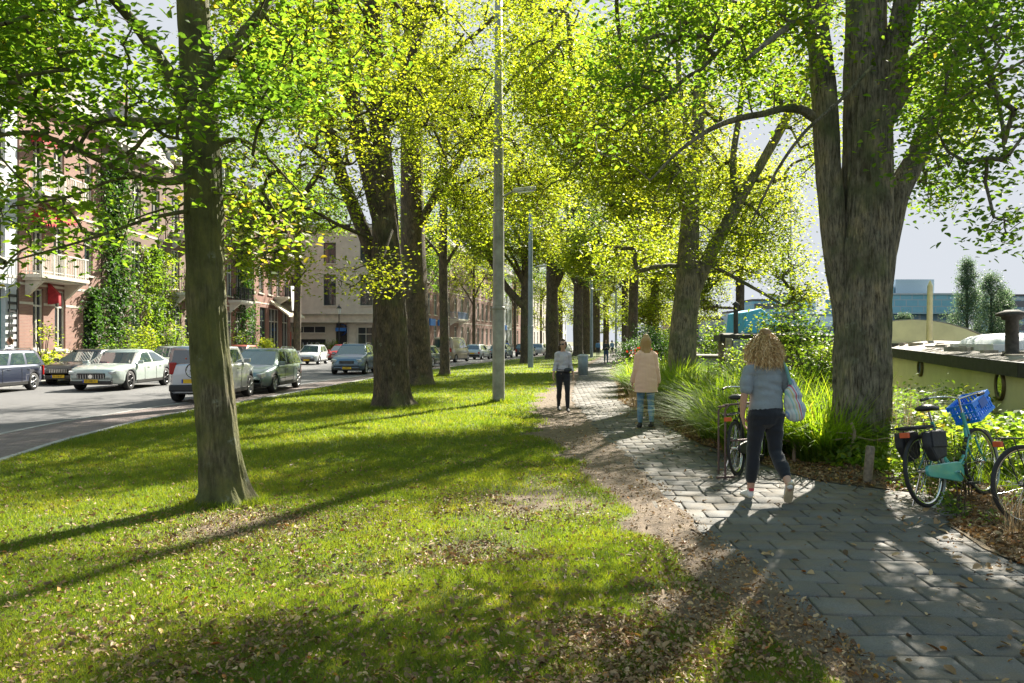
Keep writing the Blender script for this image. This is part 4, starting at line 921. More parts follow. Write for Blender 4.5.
# pink brick house with the white balconies
ops = [(1.0, 1.8, 1.3, 4.05, 'win'), (2.7, 3.6, 1.3, 4.05, 'win'), (1.0, 1.8, 4.7, 7.4, 'win'), (2.6, 3.5, 4.7, 7.4, 'win'), (1.0, 1.8, 8.35, 10.9, 'win'), (2.6, 3.5, 8.35, 10.9, 'win'), (5.3, 6.1, 5.0, 7.2, 'win', 1), (5.3, 6.1, 8.6, 10.7, 'win', 1), (5.2, 6.25, .15, 3.3, 'door', mat('dark_door', (.03, .05, .04), .4))]
hB = house('house', 'pink brick house with two white railed balconies and red awnings', (FX, 34.75, 0), RZ, 6.9, 13.0, 10, BR_PINK, ops, roof='pitch', bands=(1.1, 4.15, 3.3, 7.7))
balcony(hB, .1, 4.0, 4.62, .95); balcony(hB, .1, 4.0, 8.28, .95)
M_AWN = mat('red_cloth', (.42, .03, .04), .8, 0, .3, 4)
for (x0, x1, zt, dr) in ((.8, 1.9, 7.75, .9), (2.4, 3.6, 7.75, .6), (2.05, 2.25, 4.35, 1.1), (.8, 2.0, 11.1, .6)):
    a = MB(); n = 10
    top = [(x0+(x1-x0)*i/n, -.05, zt) for i in range(n+1)]; mid = [(x0+(x1-x0)*i/n, -.55, zt-dr*.45) for i in range(n+1)]; bot = [(x0+(x1-x0)*i/n, -.56, zt-dr*(.8+.2*(i % 2))) for i in range(n+1)]
    for r1, r2 in ((top, mid), (mid, bot)):
        for i in range(n): a.add([r1[i], r1[i+1], r2[i+1], r2[i]], [(0, 1, 2, 3)])
    a.add([top[0], mid[0], bot[0], (x0, -.05, zt-dr*.9)], [(0, 1, 2, 3)]); a.add([top[-1], mid[-1], bot[-1], (x1, -.05, zt-dr*.9)], [(0, 1, 2, 3)])
    a.build('awning', M_AWN, hB)
# ivy houses
ops = grid_ops(7.6, [(1.2, 3.9), (5.0, 7.4), (8.6, 10.8)], 3, 1.1)
hC = house('house', 'brown brick house mostly hidden by climbing ivy', (FX, 41.8, 0), RZ, 7.6, 12.6, 10, BR_BROWN, ops, roof='pitch', bands=(4.2, 7.8))
ops = [(1, 2.3, 1.2, 4, 'win'), (4.6, 5.9, 1.2, 4, 'win'), (2.9, 4.0, .1, 3.4, 'door', M_IRON)]+grid_ops(7.4, [(5.0, 7.5), (8.7, 10.9)], 3, 1.2)
hD = house('house', 'brown brick house with a white bracketed balcony behind the shrubs', (FX, 49.5, 0), RZ, 7.4, 13.4, 10, BR_BROWN, ops, bands=(4.3, 8.0))
balcony(hD, .6, 3.4, 4.75, 1.0, M_IRON, M_TRIM); balcony(hD, .6, 3.4, 8.5, 1.0, M_IRON, M_TRIM)
ops = grid_ops(7.0, [(1.1, 4), (5.1, 7.6), (9.0, 11.2)], 3, 1.2)
hE = house('house', 'red brick house behind the nearest trunk, beside the ivy column', (FX, 57.1, 0), RZ, 7.0, 13.0, 10, BR_RED, ops, roof='pitch', bands=(4.3, 8.1))
balcony(hE, 3.2, 6.4, 4.8, 1.0, M_IRON, M_TRIM)
ops = [(1.2, 2.5, .9, 4.4, 'win'), (3.6, 5.2, .5, 4.6, 'dwin', 2), (6.2, 9.2, .5, 4.6, 'win', 3), (10.2, 12.2, .4, 4.6, 'win', 2)]+grid_ops(13, [(5.8, 8.3), (9.7, 12.0)], 5, 1.3)
hF = house('house', 'red brick corner house with black balconies and a white cloth hanging out', (FX, 64.3, 0), RZ, 13.0, 14.5, 10, BR_RED, ops, bands=(4.9, 9.0))
balcony(hF, 7.6, 11.8, 5.7, 1.3, M_IRON, M_TRIM); balcony(hF, 7.6, 11.8, 9.6, 1.3, M_IRON, M_TRIM)
a = MB(); a.prism([(6.4, -.05, 5.3), (6.4, -1.7, 4.0), (6.4, -1.7, 3.85), (6.4, -.05, 5.1)], (5.4, 0, 0)); a.build('awning', mat('cream_canvas', (.6, .54, .42), .85), hF)
cl = MB()
for i in range(8):
    for j in range(6):
        f = lambda i, j: (8.2+i*.33, -1.36-.05*math.sin(i*1.9)-.02*j, 6.75-j*.38)
        cl.add([f(i, j), f(i+1, j), f(i+1, j+1), f(i, j+1)], [(0, 1, 2, 3)], True)
c_ = cl.build('hanging_sheet', mat('white_cloth', (.75, .75, .78), .9), None)
c_.location = (FX, 64.3, 0); c_.rotation_euler = (0, 0, RZ); tag(c_, 'white sheet hung over the black balcony railing of the corner house', 'cloth')
# frontal corner building across the side street
ops = [(4.0, 7.6, .25, 1.9, 'dwin', 2, False), (4.0, 7.6, 2.55, 3.3, 'win', 3, False), (8.7, 9.9, .1, 3.6, 'door', M_IRON), (11.0, 12.8, .5, 3.2, 'win', 2), (.6, 2.8, .5, 3.2, 'dwin', 2), (7.4, 8.7, 5.5, 8.8, 'dwin', 2), (3.4, 4.7, 5.5, 8.8, 'dwin', 2), (11.3, 12.6, 5.5, 8.8, 'dwin', 2), (7.4, 8.7, 10, 12.2, 'dwin', 2), (3.4, 4.7, 10, 12.2, 'dwin', 2), (11.3, 12.6, 10, 12.2, 'dwin', 2)]
hG = house('corner_building', 'cream stone corner building facing the camera, with a dark bar window below', (-27.5, 85, 0), 0, 13.6, 14, 14, M_BEIGE, ops, bands=(9.3,), cat='building', group=None)
a = MB(); a.box(.3, 13.3, -.16, -.003, 3.75, 4.55); a.box(.2, 13.4, -.5, -.004, 4.553, 4.7); a.box(0.3, 13.3, -.9, -.162, 3.66, 3.76); a.build('fascia', M_STONE, hG)
for (x, w_) in ((.05, .9), (2.9, .95), (10.1, .75)):
    a = MB(); a.box(x, x+w_, -.12, -.003, .1, 3.6); a.box(x-.06, x+w_+.06, -.16, -.004, 3.35, 3.6); a.build('pilaster', M_STONE, hG)
a = MB(); a.lathe([(.62, -.4), (.62, -.1), (.55, -.1), (.55, -.4)], (9.3, 0, 2.9), 'y', 20, True, 0, 180); a.prism([(8.75, -.45, 2.75), (9.85, -.45, 2.75), (9.85, -.45, 3.1), (8.75, -.45, 3.1)], (0, .35, 0)); a.build('door_canopy', mat('blue_sign', (.02, .15, .5), .5), hG)
def text(name, s, size, loc, rot, m, parent, ext=.01):
    cu = bpy.data.curves.new(name, 'FONT'); cu.body = s; cu.size = size; cu.extrude = ext; cu.align_x = 'CENTER'; cu.align_y = 'CENTER'
    tmp = bpy.data.objects.new(name, cu); SC.collection.objects.link(tmp); tmp.data.materials.append(m)
    dg = bpy.context.evaluated_depsgraph_get(); me = bpy.data.meshes.new_from_object(tmp.evaluated_get(dg)); bpy.data.objects.remove(tmp)
    o = link(bpy.data.objects.new(name, me), parent); o.location = loc; o.rotation_euler = rot
    if not me.materials: me.materials.append(m)
    return o
text('lettering', 'HAP', 1.0, (6.0, .1, 1.15), (R(90), 0, 0), M_WHITEW, hG)
pb = MB(); pb.box(.0, 1, -.03, 0, 0, 1.7); po = pb.build('poster', mat('red_poster', (.5, .06, .03), .6, 0, .5, 2), None); po.location = (-24.5, 84.8, 1.0); tag(po, 'red and orange poster board on the cream corner building', 'poster')
# houses following the bend of the road
def row_house(i, y0, y1, H, wm, lb, cols, seed, ground=None):
    a = np.array([float(kerb_x(y0))-17, y0]); b = np.array([float(kerb_x(y1))-17, y1]); v = b-a; W = float(np.linalg.norm(v))-.05; rz = math.atan2(v[1], v[0])
    z1 = 1.0; ops = grid_ops(W, [(1.0, 3.9), (5.2, 8.0), (9.4, 11.8)], cols, 1.5, 1.0)
    h = house('house', lb, (a[0], a[1], 0), rz, W, H, 10, wm, ops, roof='pitch' if i % 2 else 'flat', bands=(4.4, 8.6))
    return h, W
hh = []
for i, (y0, y1, H, wm, lb, c) in enumerate([(96, 112, 15, BR_PINK, 'pink brick house with white bay windows seen between the trunk pair and the slim tree', 5), (112, 127, 15.5, BR_BROWN, 'brown brick house with a blue-grey balcony behind the beige van', 4),
    (127, 143, 14, BR_PINK, 'pink brick house with tall white windows behind the nearer lamp post', 5), (143, 160, 15, M_WHITEW, 'white house with a blue shop sign right of the nearer lamp post', 5), (160, 180, 15, BR_RED, 'red brick house far along the road beside the second lamp post', 5), (180, 205, 15, M_BEIGE, 'cream far house seen between the distant trunks', 6), (205, 235, 16, M_WHITEW, 'pale house at the far end of the road', 6)]):
    h, W = row_house(i, y0, y1, H, wm, lb, c, i)
    hh.append((h, W))
h, W = hh[1]; balcony(h, 2, 8, 4.9, 1.4, mat('blue_grey_rail', (.18, .24, .36), .6), M_TRIM)
for k, (hi, x, w_, zc, hgt, m) in enumerate([(0, 8, 2.4, 4.2, .9, 'blue_sign'), (0, 12.2, 1.6, 4.2, .8, 'blue_sign'), (3, 6, 5.0, 4.3, .9, 'blue_sign')]):
    b = MB(); b.box(x, x+w_, -.3, -.06, zc-hgt/2, zc+hgt/2); b.build('sign_board', mat('blue_sign', (.02, .15, .5), .5), hh[hi][0])
# the house to the left, out of frame
house('house', 'red brick house beyond the left edge of the view', (FX, 12, 0), RZ, 12, 13, 10, BR_RED, grid_ops(12, [(1.2, 3.9), (5, 7.5), (8.8, 11)], 4, 1.3), roof='pitch', bands=(4.3,))
# climbing ivy on the walls
def ivy(label, y0, y1, z1, n, seed, lm, prof=None):
    g = np.random.default_rng(seed); root = thing('climbing_ivy', label, 'ivy', (FX+.1, (y0+y1)/2, 0), group='ivy and creepers on the house fronts')
    yc = (y0+y1)/2; z = z1*g.random(n)**.85; wd = (y1-y0)/2*(.75+.5*vnoise(z, z*0, .6, seed)); y = yc+wd*g.normal(0, .55, n)*(.6+.8*vnoise(z, z*0+seed, 1.3, seed+1))+.5*(vnoise(z*0, z, .5, seed+2)-.5)
    x = FX+.08+.35*g.random(n)*(.5+vnoise(y, z, 1.2, seed+3))
    C = np.stack([x, y, z], 1); off = np.array([FX+.1, yc, 0]); V, Q, rep = leaves_np(C-off, .2, g, .9, .5)
    np_mesh('foliage', V, Q, lm, root, attr={'rnd': np.repeat(np.clip(vnoise(C[:, 1], C[:, 2], 1.1, seed)*.7+g.random(n)*.3, 0, 1), rep)})
    s = MB()
    for k in range(5):
        yy = g.uniform(-.4, .4); pts = [(-.02, yy+.2*math.sin(q*1.3+k), q*z1/8) for q in range(9)]; s.tube(pts, [.05-.005*q for q in range(9)], 5)
    s.build('stem', BARK2, root)
ivy('dark ivy column climbing the full height between the pink house and its neighbour', 41.3, 44.8, 11.5, 5200, 501, L_DARK)
ivy('ivy over the ground-floor wall right of the pink house window', 39.8, 41.6, 4.4, 1500, 502, L_DARK)
ivy('yellow-green creeper spreading over the brown brick house', 45, 51.0, 7.2, 4200, 503, L_SHRUB)
ivy('creeper beside the bracketed balcony of the second brown house', 53, 57.5, 7.0, 3000, 504, L_DARK)
ivy('dark ivy column on the red brick house right of the nearest trunk', 61.5, 66.0, 11.0, 4500, 505, L_DARK)
GS = 'shrubs in the small front gardens'
for i, (px, d, h_, r_, lm, lb) in enumerate([(43, 34.5, 1.9, 1.0, L_BRIGHT, 'slender yellow-green shrub before the pink house, between two parked cars'), (105, 42, 1.7, 1.4, L_SHRUB, 'leafy front-garden shrub behind the pale mint sports saloon'), (122, 41.0, 1.9, 1.2, L_SHRUB, 'tall pale shrub in front of the ivy column'),
    (140, 44.5, 1.9, 1.5, L_BRIGHT, 'sunlit shrub before the creeper-clad house'), (162, 48, 2.0, 1.6, L_SHRUB, 'bushy garden shrub left of the nearest trunk'), (182, 52, 1.6, 1.4, L_BRIGHT, 'shrub just visible left of the mossy trunk'),
    (243, 62, 2.2, 1.7, L_SHRUB, 'shrub at the foot of the dark ivy column'), (258, 66, 1.4, 1.2, L_BRIGHT, 'small bright shrub right of the dark ivy column'), (312, 82, 1.3, 1.6, L_BRIGHT, 'yellow-green planting left of the bar window'), (330, 83, 1.5, 1.2, L_BRIGHT, 'yellow-green planting in front of the bar window')]):
    x = max((px-512)/F*d, FX+.9) if i < 8 else (px-512)/F*d
    bush('garden_shrub', lb, 'shrub', (x, d, h_*.62), (r_*.62, r_, h_*.62), 120, .13, lm, 520+i, GS, 16, (.22, .22, .2), 5, 0, .03)
# ---------------------------------------------------------------- cars
M_TYRE = mat('tyre_rubber', (.018, .018, .018), .8, 0, .2)
M_RIM = mat('alloy_rim', (.45, .45, .46), .3, .9, .05)
M_CHROME = mat('chrome', (.7, .7, .7), .12, 1, 0)
M_PLAST = mat('dark_plastic', (.02, .02, .02), .5, 0, .1)
M_LAMPG = mat('headlamp_glass', (.55, .58, .6), .08, .3, .2, 20)
M_RED = mat('tail_lamp', (.4, .01, .01), .15, 0, .1)
M_ORANGE = mat('orange_lamp', (.7, .2, .02), .2, 0, .1)
M_PLATE = mat('yellow_plate', (.75, .48, .01), .5, 0, .02)
M_CARGL, _n, _b = newmat('car_glass'); _b.inputs['Base Color'].default_value = (.03, .05, .06, 1); _b.inputs['Roughness'].default_value = .03; _b.inputs['Specular IOR Level'].default_value = 1.0; _b.inputs['Coat Weight'].default_value = 1; _b.inputs['Coat Roughness'].default_value = .02
def paint(name, c, metal=.4):
    if 'p_'+name in _MC: return _MC['p_'+name]
    m, nt, b = newmat('paint_'+name); b.inputs['Base Color'].default_value = (*c, 1); b.inputs['Metallic'].default_value = metal; b.inputs['Roughness'].default_value = .35
    b.inputs['Coat Weight'].default_value = 1; b.inputs['Coat Roughness'].default_value = .04
    f = noise(nt, 3, 4); nt.links.new(ramp(nt, f, [(.3, [q*.88 for q in c]), (.7, c)]), b.inputs['Base Color']); _MC['p_'+name] = m; return m
STY = {
 'saloon': dict(top=[(0, .70), (.02, .90), (.08, .98), (.2, 1.0), (.35, .95), (.66, .93), (.72, .925), (.85, .88), (.95, .80), (.985, .72), (1, .52)], cab=(.10, .73, .30, .54), n=2),
 'estate': dict(top=[(0, .62), (.015, .9), (.04, .95), (.5, .94), (.70, .93), (.76, .92), (.94, .78), (.985, .68), (1, .5)], cab=(.02, .745, .07, .57), n=3),
 'suv': dict(top=[(0, .7), (.015, 1.0), (.04, 1.06), (.5, 1.05), (.72, 1.05), (.77, 1.04), (.93, .93), (.985, .8), (1, .55)], cab=(.02, .75, .09, .58), n=3),
 'jeep': dict(top=[(0, .8), (.01, 1.08), (.04, 1.1), (.5, 1.1), (.70, 1.1), (.74, 1.09), (.95, 1.0), (.99, .9), (1, .6)], cab=(.012, .71, .035, .60), n=2),
 'hatch': dict(top=[(0, .65), (.02, .92), (.05, .98), (.5, .96), (.70, .94), (.76, .92), (.93, .78), (.98, .68), (1, .5)], cab=(.03, .78, .13, .56), n=2),
 'van': dict(top=[(0, .9), (.01, 1.15), (.03, 1.2), (.5, 1.2), (.78, 1.2), (.83, 1.15), (.95, .98), (.99, .85), (1, .6)], cab=(.01, .84, .03, .70), n=3),
}
def wheel_mesh(r, wd):
    t = MB(); t.lathe([(r*.62, -wd/2+.01), (r*.94, -wd/2), (r, -wd/2+.03), (r, wd/2-.03), (r*.94, wd/2), (r*.62, wd/2-.01)], axis='y', n=28)
    m = MB(); m.lathe([(r*.66, wd*.30), (r*.66, wd*.46), (r*.60, wd*.47), (r*.56, wd*.30)], axis='y', n=28)
    for k in range(5):
        a = 2*math.pi*k/5; c, s = math.cos(a), math.sin(a)
        for da in (-.16, .16):
            p0 = (math.cos(a)*r*.08, wd*.40, math.sin(a)*r*.08); p1 = (math.cos(a+da)*r*.6, wd*.42, math.sin(a+da)*r*.6); m.tube([p0, p1], r*.05, 5)
    m.lathe([(r*.0, wd*.46), (r*.13, wd*.46), (r*.15, wd*.38)], axis='y', n=12)
    d = MB(); d.lathe([(r*.0, wd*.2), (r*.63, wd*.2)], axis='y', n=20)
    return t, m, d
def make_car(name, label, cat, x, y, heading, style, L, W, H, pm, r=.32, rimdark=False, grille='bars', plate=None, group='cars along the road', rails=False, lowm=None, detail=True, plate_rear=False, lab=None):
    st = STY[style]; root = thing(name, label, cat, (x, y, ROADZ+.004), heading, group)
    tp = st['top']; T = sorted({round(q, 3) for q in [0, .008, .02, .05, .1, .15, .2, .25, .3, .35, .4, .45, .5, .55, .6, .65, .7, .75, .8, .85, .9, .94, .97, .985, .995, 1]} | {q for q, _ in tp})
    tx = [q for q, _ in tp]; tz = [q for _, q in tp]; hw0 = W/2
    def hw(t): return hw0*(1-.26*abs(2*t-1)**9-.035*abs(2*t-1)**2)
    def X(t): return -L/2+L*t
    prof = []
    for t in T:
        zt = float(np.interp(t, tx, tz)); w_ = hw(t); zb = .20+.10*abs(2*t-1)**8; xx = X(t)
        tk = 1-.0*t; mid = zb+(zt-zb)*.55
        ring = [(0, zb), (w_*.86, zb), (w_*.965, zb+.06), (w_*1.0, zb+.18), (w_*1.0, mid), (w_*.985, zt-.12), (w_*.955, zt-.045), (w_*.88, zt-.004), (w_*.5, zt+.02), (0, zt+.026)]
        full = [(xx, a, b) for a, b in ring]+[(xx, -a, b) for a, b in ring[-2:0:-1]]
        prof.append(full)
    m = len(prof[0]); mb = MB(); vs = [p for r_ in prof for p in r_]
    fs = [(i*m+k, i*m+(k+1) % m, (i+1)*m+(k+1) % m, (i+1)*m+k) for i in range(len(prof)-1) for k in range(m)]
    mb.add(vs, fs, True); mb.add(prof[0], [tuple(range(m))]); mb.add(prof[-1], [tuple(reversed(range(m)))])
    body = mb.build('body', pm, root)
    bm = bmesh.new(); bm.from_mesh(body.data); bmesh.ops.remove_doubles(bm, verts=bm.verts, dist=.0005); bmesh.ops.recalc_face_normals(bm, faces=bm.faces); bm.to_mesh(body.data); bm.free()
    fx, rx = X(.81 if style != 'van' else .84), X(.185)
    cut = MB()
    for xx in (fx, rx):
        for s in (-1, 1): cut.lathe([(0, s*(hw0-.30)), (r*1.13, s*(hw0-.30)), (r*1.13, s*(hw0+.2)), (0, s*(hw0+.2))], (xx, 0, r*1.0), 'y', 28, False)
    co = cut.build('cutter', M_PLAST); bmc = bmesh.new(); bmc.from_mesh(co.data); bmesh.ops.remove_doubles(bmc, verts=bmc.verts, dist=.0005); bmesh.ops.recalc_face_normals(bmc, faces=bmc.faces); bmc.to_mesh(co.data); bmc.free()
    md = body.modifiers.new('arch', 'BOOLEAN'); md.operation = 'DIFFERENCE'; md.object = co; md.solver = 'EXACT'
    body.data.materials.append(M_PLAST)
    root_m = root.matrix_world.copy(); body.parent = None
    dg = bpy.context.evaluated_depsgraph_get(); me = bpy.data.meshes.new_from_object(body.evaluated_get(dg)); body.modifiers.clear(); body.data = me; body.parent = root
    cm = co.data; bpy.data.objects.remove(co)
    # cabin
    cb0, cb1, cr0, cr1 = st['cab']; zb0 = float(np.interp(cb0, tx, tz)); zb1 = float(np.interp(cb1, tx, tz))
    wb = hw0*.90; wr = hw0*(.80 if style in ('van', 'jeep') else .70); zr = H
    def side(u, v, s):   # u 0 rear ..1 front, v 0 base .. 1 roof
        xb = X(cb0)+(X(cb1)-X(cb0))*u; xr = X(cr0)+(X(cr1)-X(cr0))*u; zbb = zb0+(zb1-zb0)*u-.02
        arch = .0 if style in ('van', 'jeep') else .05*(1-(2*u-1)**2)
        ztt = zr-.07+arch*0-(.04*(2*u-1)**2 if style in ('saloon',) else .01*(2*u-1)**2)
        bow = .03*math.sin(math.pi*min(max(u, 0), 1))
        return (xb+(xr-xb)*v, s*((wb+(wr-wb)*v**1.15)+bow*(1-v)), zbb+(ztt-zbb)*v)
    NU = 10; c = MB(); rows = []
    for v in (0, .25, .5, .75, 1): rows.append([side(u/NU, v, 1) for u in range(NU+1)]+[side(u/NU, v, -1) for u in range(NU, -1, -1)])
    top = []
    for (k, dz) in ((.93, .045), (.7, .068), (.35, .08)):
        top.append([(p[0]*(1-.0)+(X((cr0+cr1)/2)-p[0])*(1-k)*.12, p[1]*k, p[2]+dz) for p in rows[4][:NU+1]]+[(p[0]+(X((cr0+cr1)/2)-p[0])*(1-k)*.12, p[1]*k, p[2]+dz) for p in rows[4][NU+1:]])
    rows += top; n = 2*(NU+1)
    vs = [p for r_ in rows for p in r_]; fs = [(i*n+k, i*n+(k+1) % n, (i+1)*n+(k+1) % n, (i+1)*n+k) for i in range(len(rows)-1) for k in range(n)]
    b0 = (len(rows)-1)*n; fs += [(b0+k, b0+k+1, b0+n-2-k, b0+n-1-k) for k in range(NU)]
    c.add(vs, fs, True); c.build('roof', pm, root)
    # glass, laid 6 mm proud of the cabin
    def panel(pts4, off, nu=4, nv=2):
        g = MB(); P4 = [[None]*(nv+1) for _ in range(nu+1)]
        for i in range(nu+1):
            for j in range(nv+1): P4[i][j] = pts4(i/nu, j/nv)
        vs = [Vector(P4[i][j])+Vector(off) for i in range(nu+1) for j in range(nv+1)]
        g.add(vs, [(i*(nv+1)+j, (i+1)*(nv+1)+j, (i+1)*(nv+1)+j+1, i*(nv+1)+j+1) for i in range(nu) for j in range(nv)], True); return g
    nw = st['n']; us = {2: [(.10, .48), (.53, .90)], 3: [(.06, .32), (.37, .63), (.68, .92)]}[nw]
    if style == 'van': us = [(.5, .74), (.78, .95)]
    for s in (-1, 1):
        for (u0, u1) in us:
            panel(lambda a, b, u0=u0, u1=u1: side(u0+(u1-u0)*a, .10+.80*b, s), (0, s*.007, .002)).build('side_window', M_CARGL, root)
    def ws(u, lo=.06, hi=.94, k=.9):
        def f(a, b):
            p = side(u, lo+(hi-lo)*b, 1); return (p[0], p[1]*k*(1-2*a), p[2])
        return f
    nrm = 1
    panel(ws(1.0), (.008, 0, .008), 6, 3).build('windscreen', M_CARGL, root)
    panel(ws(0.0, .12, .9, .86), (-.008, 0, .008), 6, 3).build('rear_window', M_CARGL, root)
    # wheels
    t, m_, d = wheel_mesh(r, .21)
    for xx in (fx, rx):
        for s in (1, -1):
            w_ = t.build('wheel', M_TYRE, root); w_.location = (xx, s*(hw0-.125), r); w_.rotation_euler = (0, 0, 0 if s > 0 else math.pi)
            m_.build('rim', mat('dark_rim', (.09, .09, .095), .3, .8) if rimdark else M_RIM, w_); d.build('brake_disc', M_PLAST, w_)
    if not detail: return root
    zf = float(np.interp(.985, tx, tz)); zr_ = float(np.interp(.01, tx, tz)); fwd = X(1.0)
    lowm = lowm or M_PLAST
    for s in (1, -1):
        h = MB(); h.obox((fwd-.13, s*hw(.97)*.78, zf-.06), (.20, hw0*.40, .15 if style != 'saloon' else .09), (0, R(12), -s*R(28))); h.build('headlight', M_LAMPG, root, .02)
        tl = MB(); tl.obox((X(0)+.07, s*hw(.03)*.88, zr_-.12 if style != 'jeep' else .98), (.14, .2, .16 if style in ('saloon', 'hatch') else .34), (0, 0, s*R(20))); tl.build('tail_light', M_RED, root, .02)
        q = side(.93, .05, s); mr = MB(); mr.obox((q[0]-.02, q[1]+s*.13, q[2]+.06), (.10, .2, .13), (0, 0, s*R(8))); mr.obox((q[0], q[1]+s*.03, q[2]+.0), (.05, .1, .04)); mr.build('mirror', pm, root, .03)
        for u in ((.32, .66) if nw >= 2 else (.6,)):
            q = side(u, 0, s); hd = MB(); hd.obox((q[0], s*(hw0*.992), q[2]-.13), (.18, .03, .03)); hd.build('door_handle', pm, root, .008)
        sl = MB()
        for u in (.45, .77):
            q = side(u, 0, s); sl.box(q[0]-.005, q[0]+.005, s*hw0*1.0-.003, s*hw0*1.0+.0035, .28, .82)
        sl.box(fx-r*1.3-.0-(fx-rx-2.6*r), fx-r*1.3, s*hw0-.01, s*hw0+.008, .24, .34)
        sl.build('door_seam', M_PLAST, root)
        if rails:
            rr = MB(); a = side(.12, 1, s); b = side(.82, 1, s); rr.tube([(a[0], a[1]*.97, a[2]+.02), (a[0]+.1, a[1]*.97, a[2]+.12), (b[0]-.1, b[1]*.97, b[2]+.12), (b[0], b[1]*.97, b[2]+.02)], .018, 6); rr.build('roof_rail', M_CHROME, root)
    g = MB(); gz = zf-.14; gw = hw0*.42 if grille != 'wide' else hw0*.5
    g.obox((fwd+.0, 0, gz-(.04 if grille == 'wide' else 0)), (.05, gw*2, .19 if grille == 'wide' else .16), (0, R(6), 0)); go = g.build('grille', M_PLAST, root, .02)
    gb = MB(); gb.obox((fwd+.018, 0, gz-(.04 if grille == 'wide' else 0)), (.012, gw*1.85, .02))
    for k in range(11): 
        yy = -gw*.9+gw*1.8*k/10; gb.obox((fwd+.022, yy, gz-(.06 if grille == 'wide' else 0)), (.012, .014, .14), (0, R(6), 0))
    if grille == 'wide': gb.lathe([(0, .0), (.07, .0), (.07, .02), (0, .02)], (fwd+.028, 0, gz-.06), 'x', 14, False)
    gb.build('grille_bar', M_CHROME, go)
    b = MB(); b.obox((fwd-.03, 0, .30), (.12, hw0*1.5, .14)); b.build('bumper_intake', M_PLAST, root, .03)
    b = MB(); b.obox((X(0)+.0, 0, .42), (.1, hw0*1.66, .2)); b.build('rear_bumper', lowm, root, .04)
    for (xx, zz, rzp) in ((fwd+.045, .36, R(90)), (X(0)-.06, .62 if style != 'van' else .8, R(-90))):
        p = MB(); p.obox((xx, 0, zz), (.012, .52, .115)); po = p.build('number_plate', M_PLATE, root)
        bl = MB(); s = 1 if xx > 0 else -1; bl.obox((xx+s*.008, -s*.238, zz), (.006, .04, .11)); bl.build('blue_strip', mat('eu_blue', (.01, .05, .4), .5), po)
        if plate: text('plate_text', plate, .10, (xx+s*.0085, 0, zz), (R(90), 0, rzp), M_PLAST, po, .001)
    return root
D = math.pi/2
GP = None
def cary(ypx): return 796.4*(CAMH-ROADZ)/(ypx-341.0)
# heading -90 deg = driving towards the camera
make_car('parked_car', 'dark slate-blue estate parked at the far kerb, cut by the left edge of the picture', 'car', -18.1, 27.3, -D, 'estate', 4.6, 1.75, 1.46, paint('slate', (.035, .045, .085)), .31, rails=True)
make_car('parked_car', 'black saloon at the far kerb, half hidden behind the pale mint saloon', 'car', -18.0, 33.9, -D, 'saloon', 4.6, 1.78, 1.44, paint('black', (.018, .018, .02), .2), .31, plate='75-XB-JT')
make_car('sports_saloon', 'pale mint white sports saloon driving towards us with dark alloy wheels', 'car', -14.75, 30.3, -D+R(1), 'saloon', 4.97, 1.95, 1.46, paint('mint', (.46, .53, .50), .15), .345, True, 'wide', '57-348-X')
make_car('jeep', 'silver-white off-roader parked behind the nearest mossy trunk, seen from the rear', 'car', -9.08, 24.3, D, 'jeep', 3.45, 1.55, 1.62, paint('silver', (.5, .52, .54), .6), .34)
make_car('parked_estate', 'grey-green estate with roof rails parked facing us right of the nearest trunk', 'car', -8.95, 28.65, -D, 'estate', 4.75, 1.80, 1.50, paint('greygreen', (.17, .23, .22), .5), .31, plate='TN-HD-71', rails=True)
make_car('parked_suv', 'steel-blue compact suv facing us, parked left of the multi-stemmed tree', 'car', -8.65, 43.8, -D, 'suv', 4.4, 1.85, 1.62, paint('steelblue', (.10, .16, .22), .6), .34, plate='RV-904-T', rails=True)
make_car('parked_car', 'small pale blue and white hatchback at the far kerb behind the steel-blue suv', 'car', -15.4, 61.5, -D, 'hatch', 3.9, 1.7, 1.5, paint('white', (.6, .62, .65), .1), .3)
make_car('parked_car', 'red hatchback at the far kerb between the white hatchback and the steel-blue suv', 'car', -15.2, 71, -D-R(3), 'hatch', 4.1, 1.72, 1.48, paint('red', (.45, .03, .035), .2), .3)
make_car('parked_car', 'light grey hatchback at the far kerb behind the pale mint saloon', 'car', -18.0, 42.0, -D, 'hatch', 4.1, 1.72, 1.5, paint('lightgrey', (.45, .47, .48), .3), .3)
make_car('parked_car', 'orange-red car at the far kerb, only its roof showing over the grey-green estate', 'car', -18.1, 53, -D, 'hatch', 4.0, 1.7, 1.52, paint('coral', (.5, .12, .08), .1), .3)
make_car('parked_van', 'beige van with blue rear windows parked beyond the slim tree', 'van', -5.2, 68.5, D-R(14), 'van', 5.1, 1.95, 2.1, paint('beige', (.34, .28, .2), .3), .34, lowm=M_RIM)
make_car('parked_car', 'dark green-black car between the big trunks and the slim tree', 'car', -5.9, 55, D-R(10), 'hatch', 4.1, 1.72, 1.48, paint('darkgreen', (.02, .035, .03), .3), .3)
make_car('parked_car', 'pale silver car parked in front of the beige van, left of the nearer lamp post', 'car', -3.3, 77.5, D-R(14), 'hatch', 4.1, 1.75, 1.48, paint('silver2', (.42, .46, .48), .5), .3)
make_car('parked_car', 'blue-grey car just right of the nearer lamp post', 'car', -1.1, 84.5, D-R(14), 'hatch', 4.2, 1.75, 1.5, paint('bluegrey', (.2, .28, .34), .5), .3)
make_car('parked_car', 'black car with a red tail lamp right of the second lamp post', 'car', 1.6, 93, D-R(14), 'estate', 4.4, 1.75, 1.5, paint('black', (.018, .018, .02), .2), .3)
make_car('parked_car', 'grey car far along the road between distant trunks', 'car', 3.6, 101, D-R(14), 'hatch', 4.2, 1.75, 1.5, paint('lightgrey', (.45, .47, .48), .3), .3, detail=False)
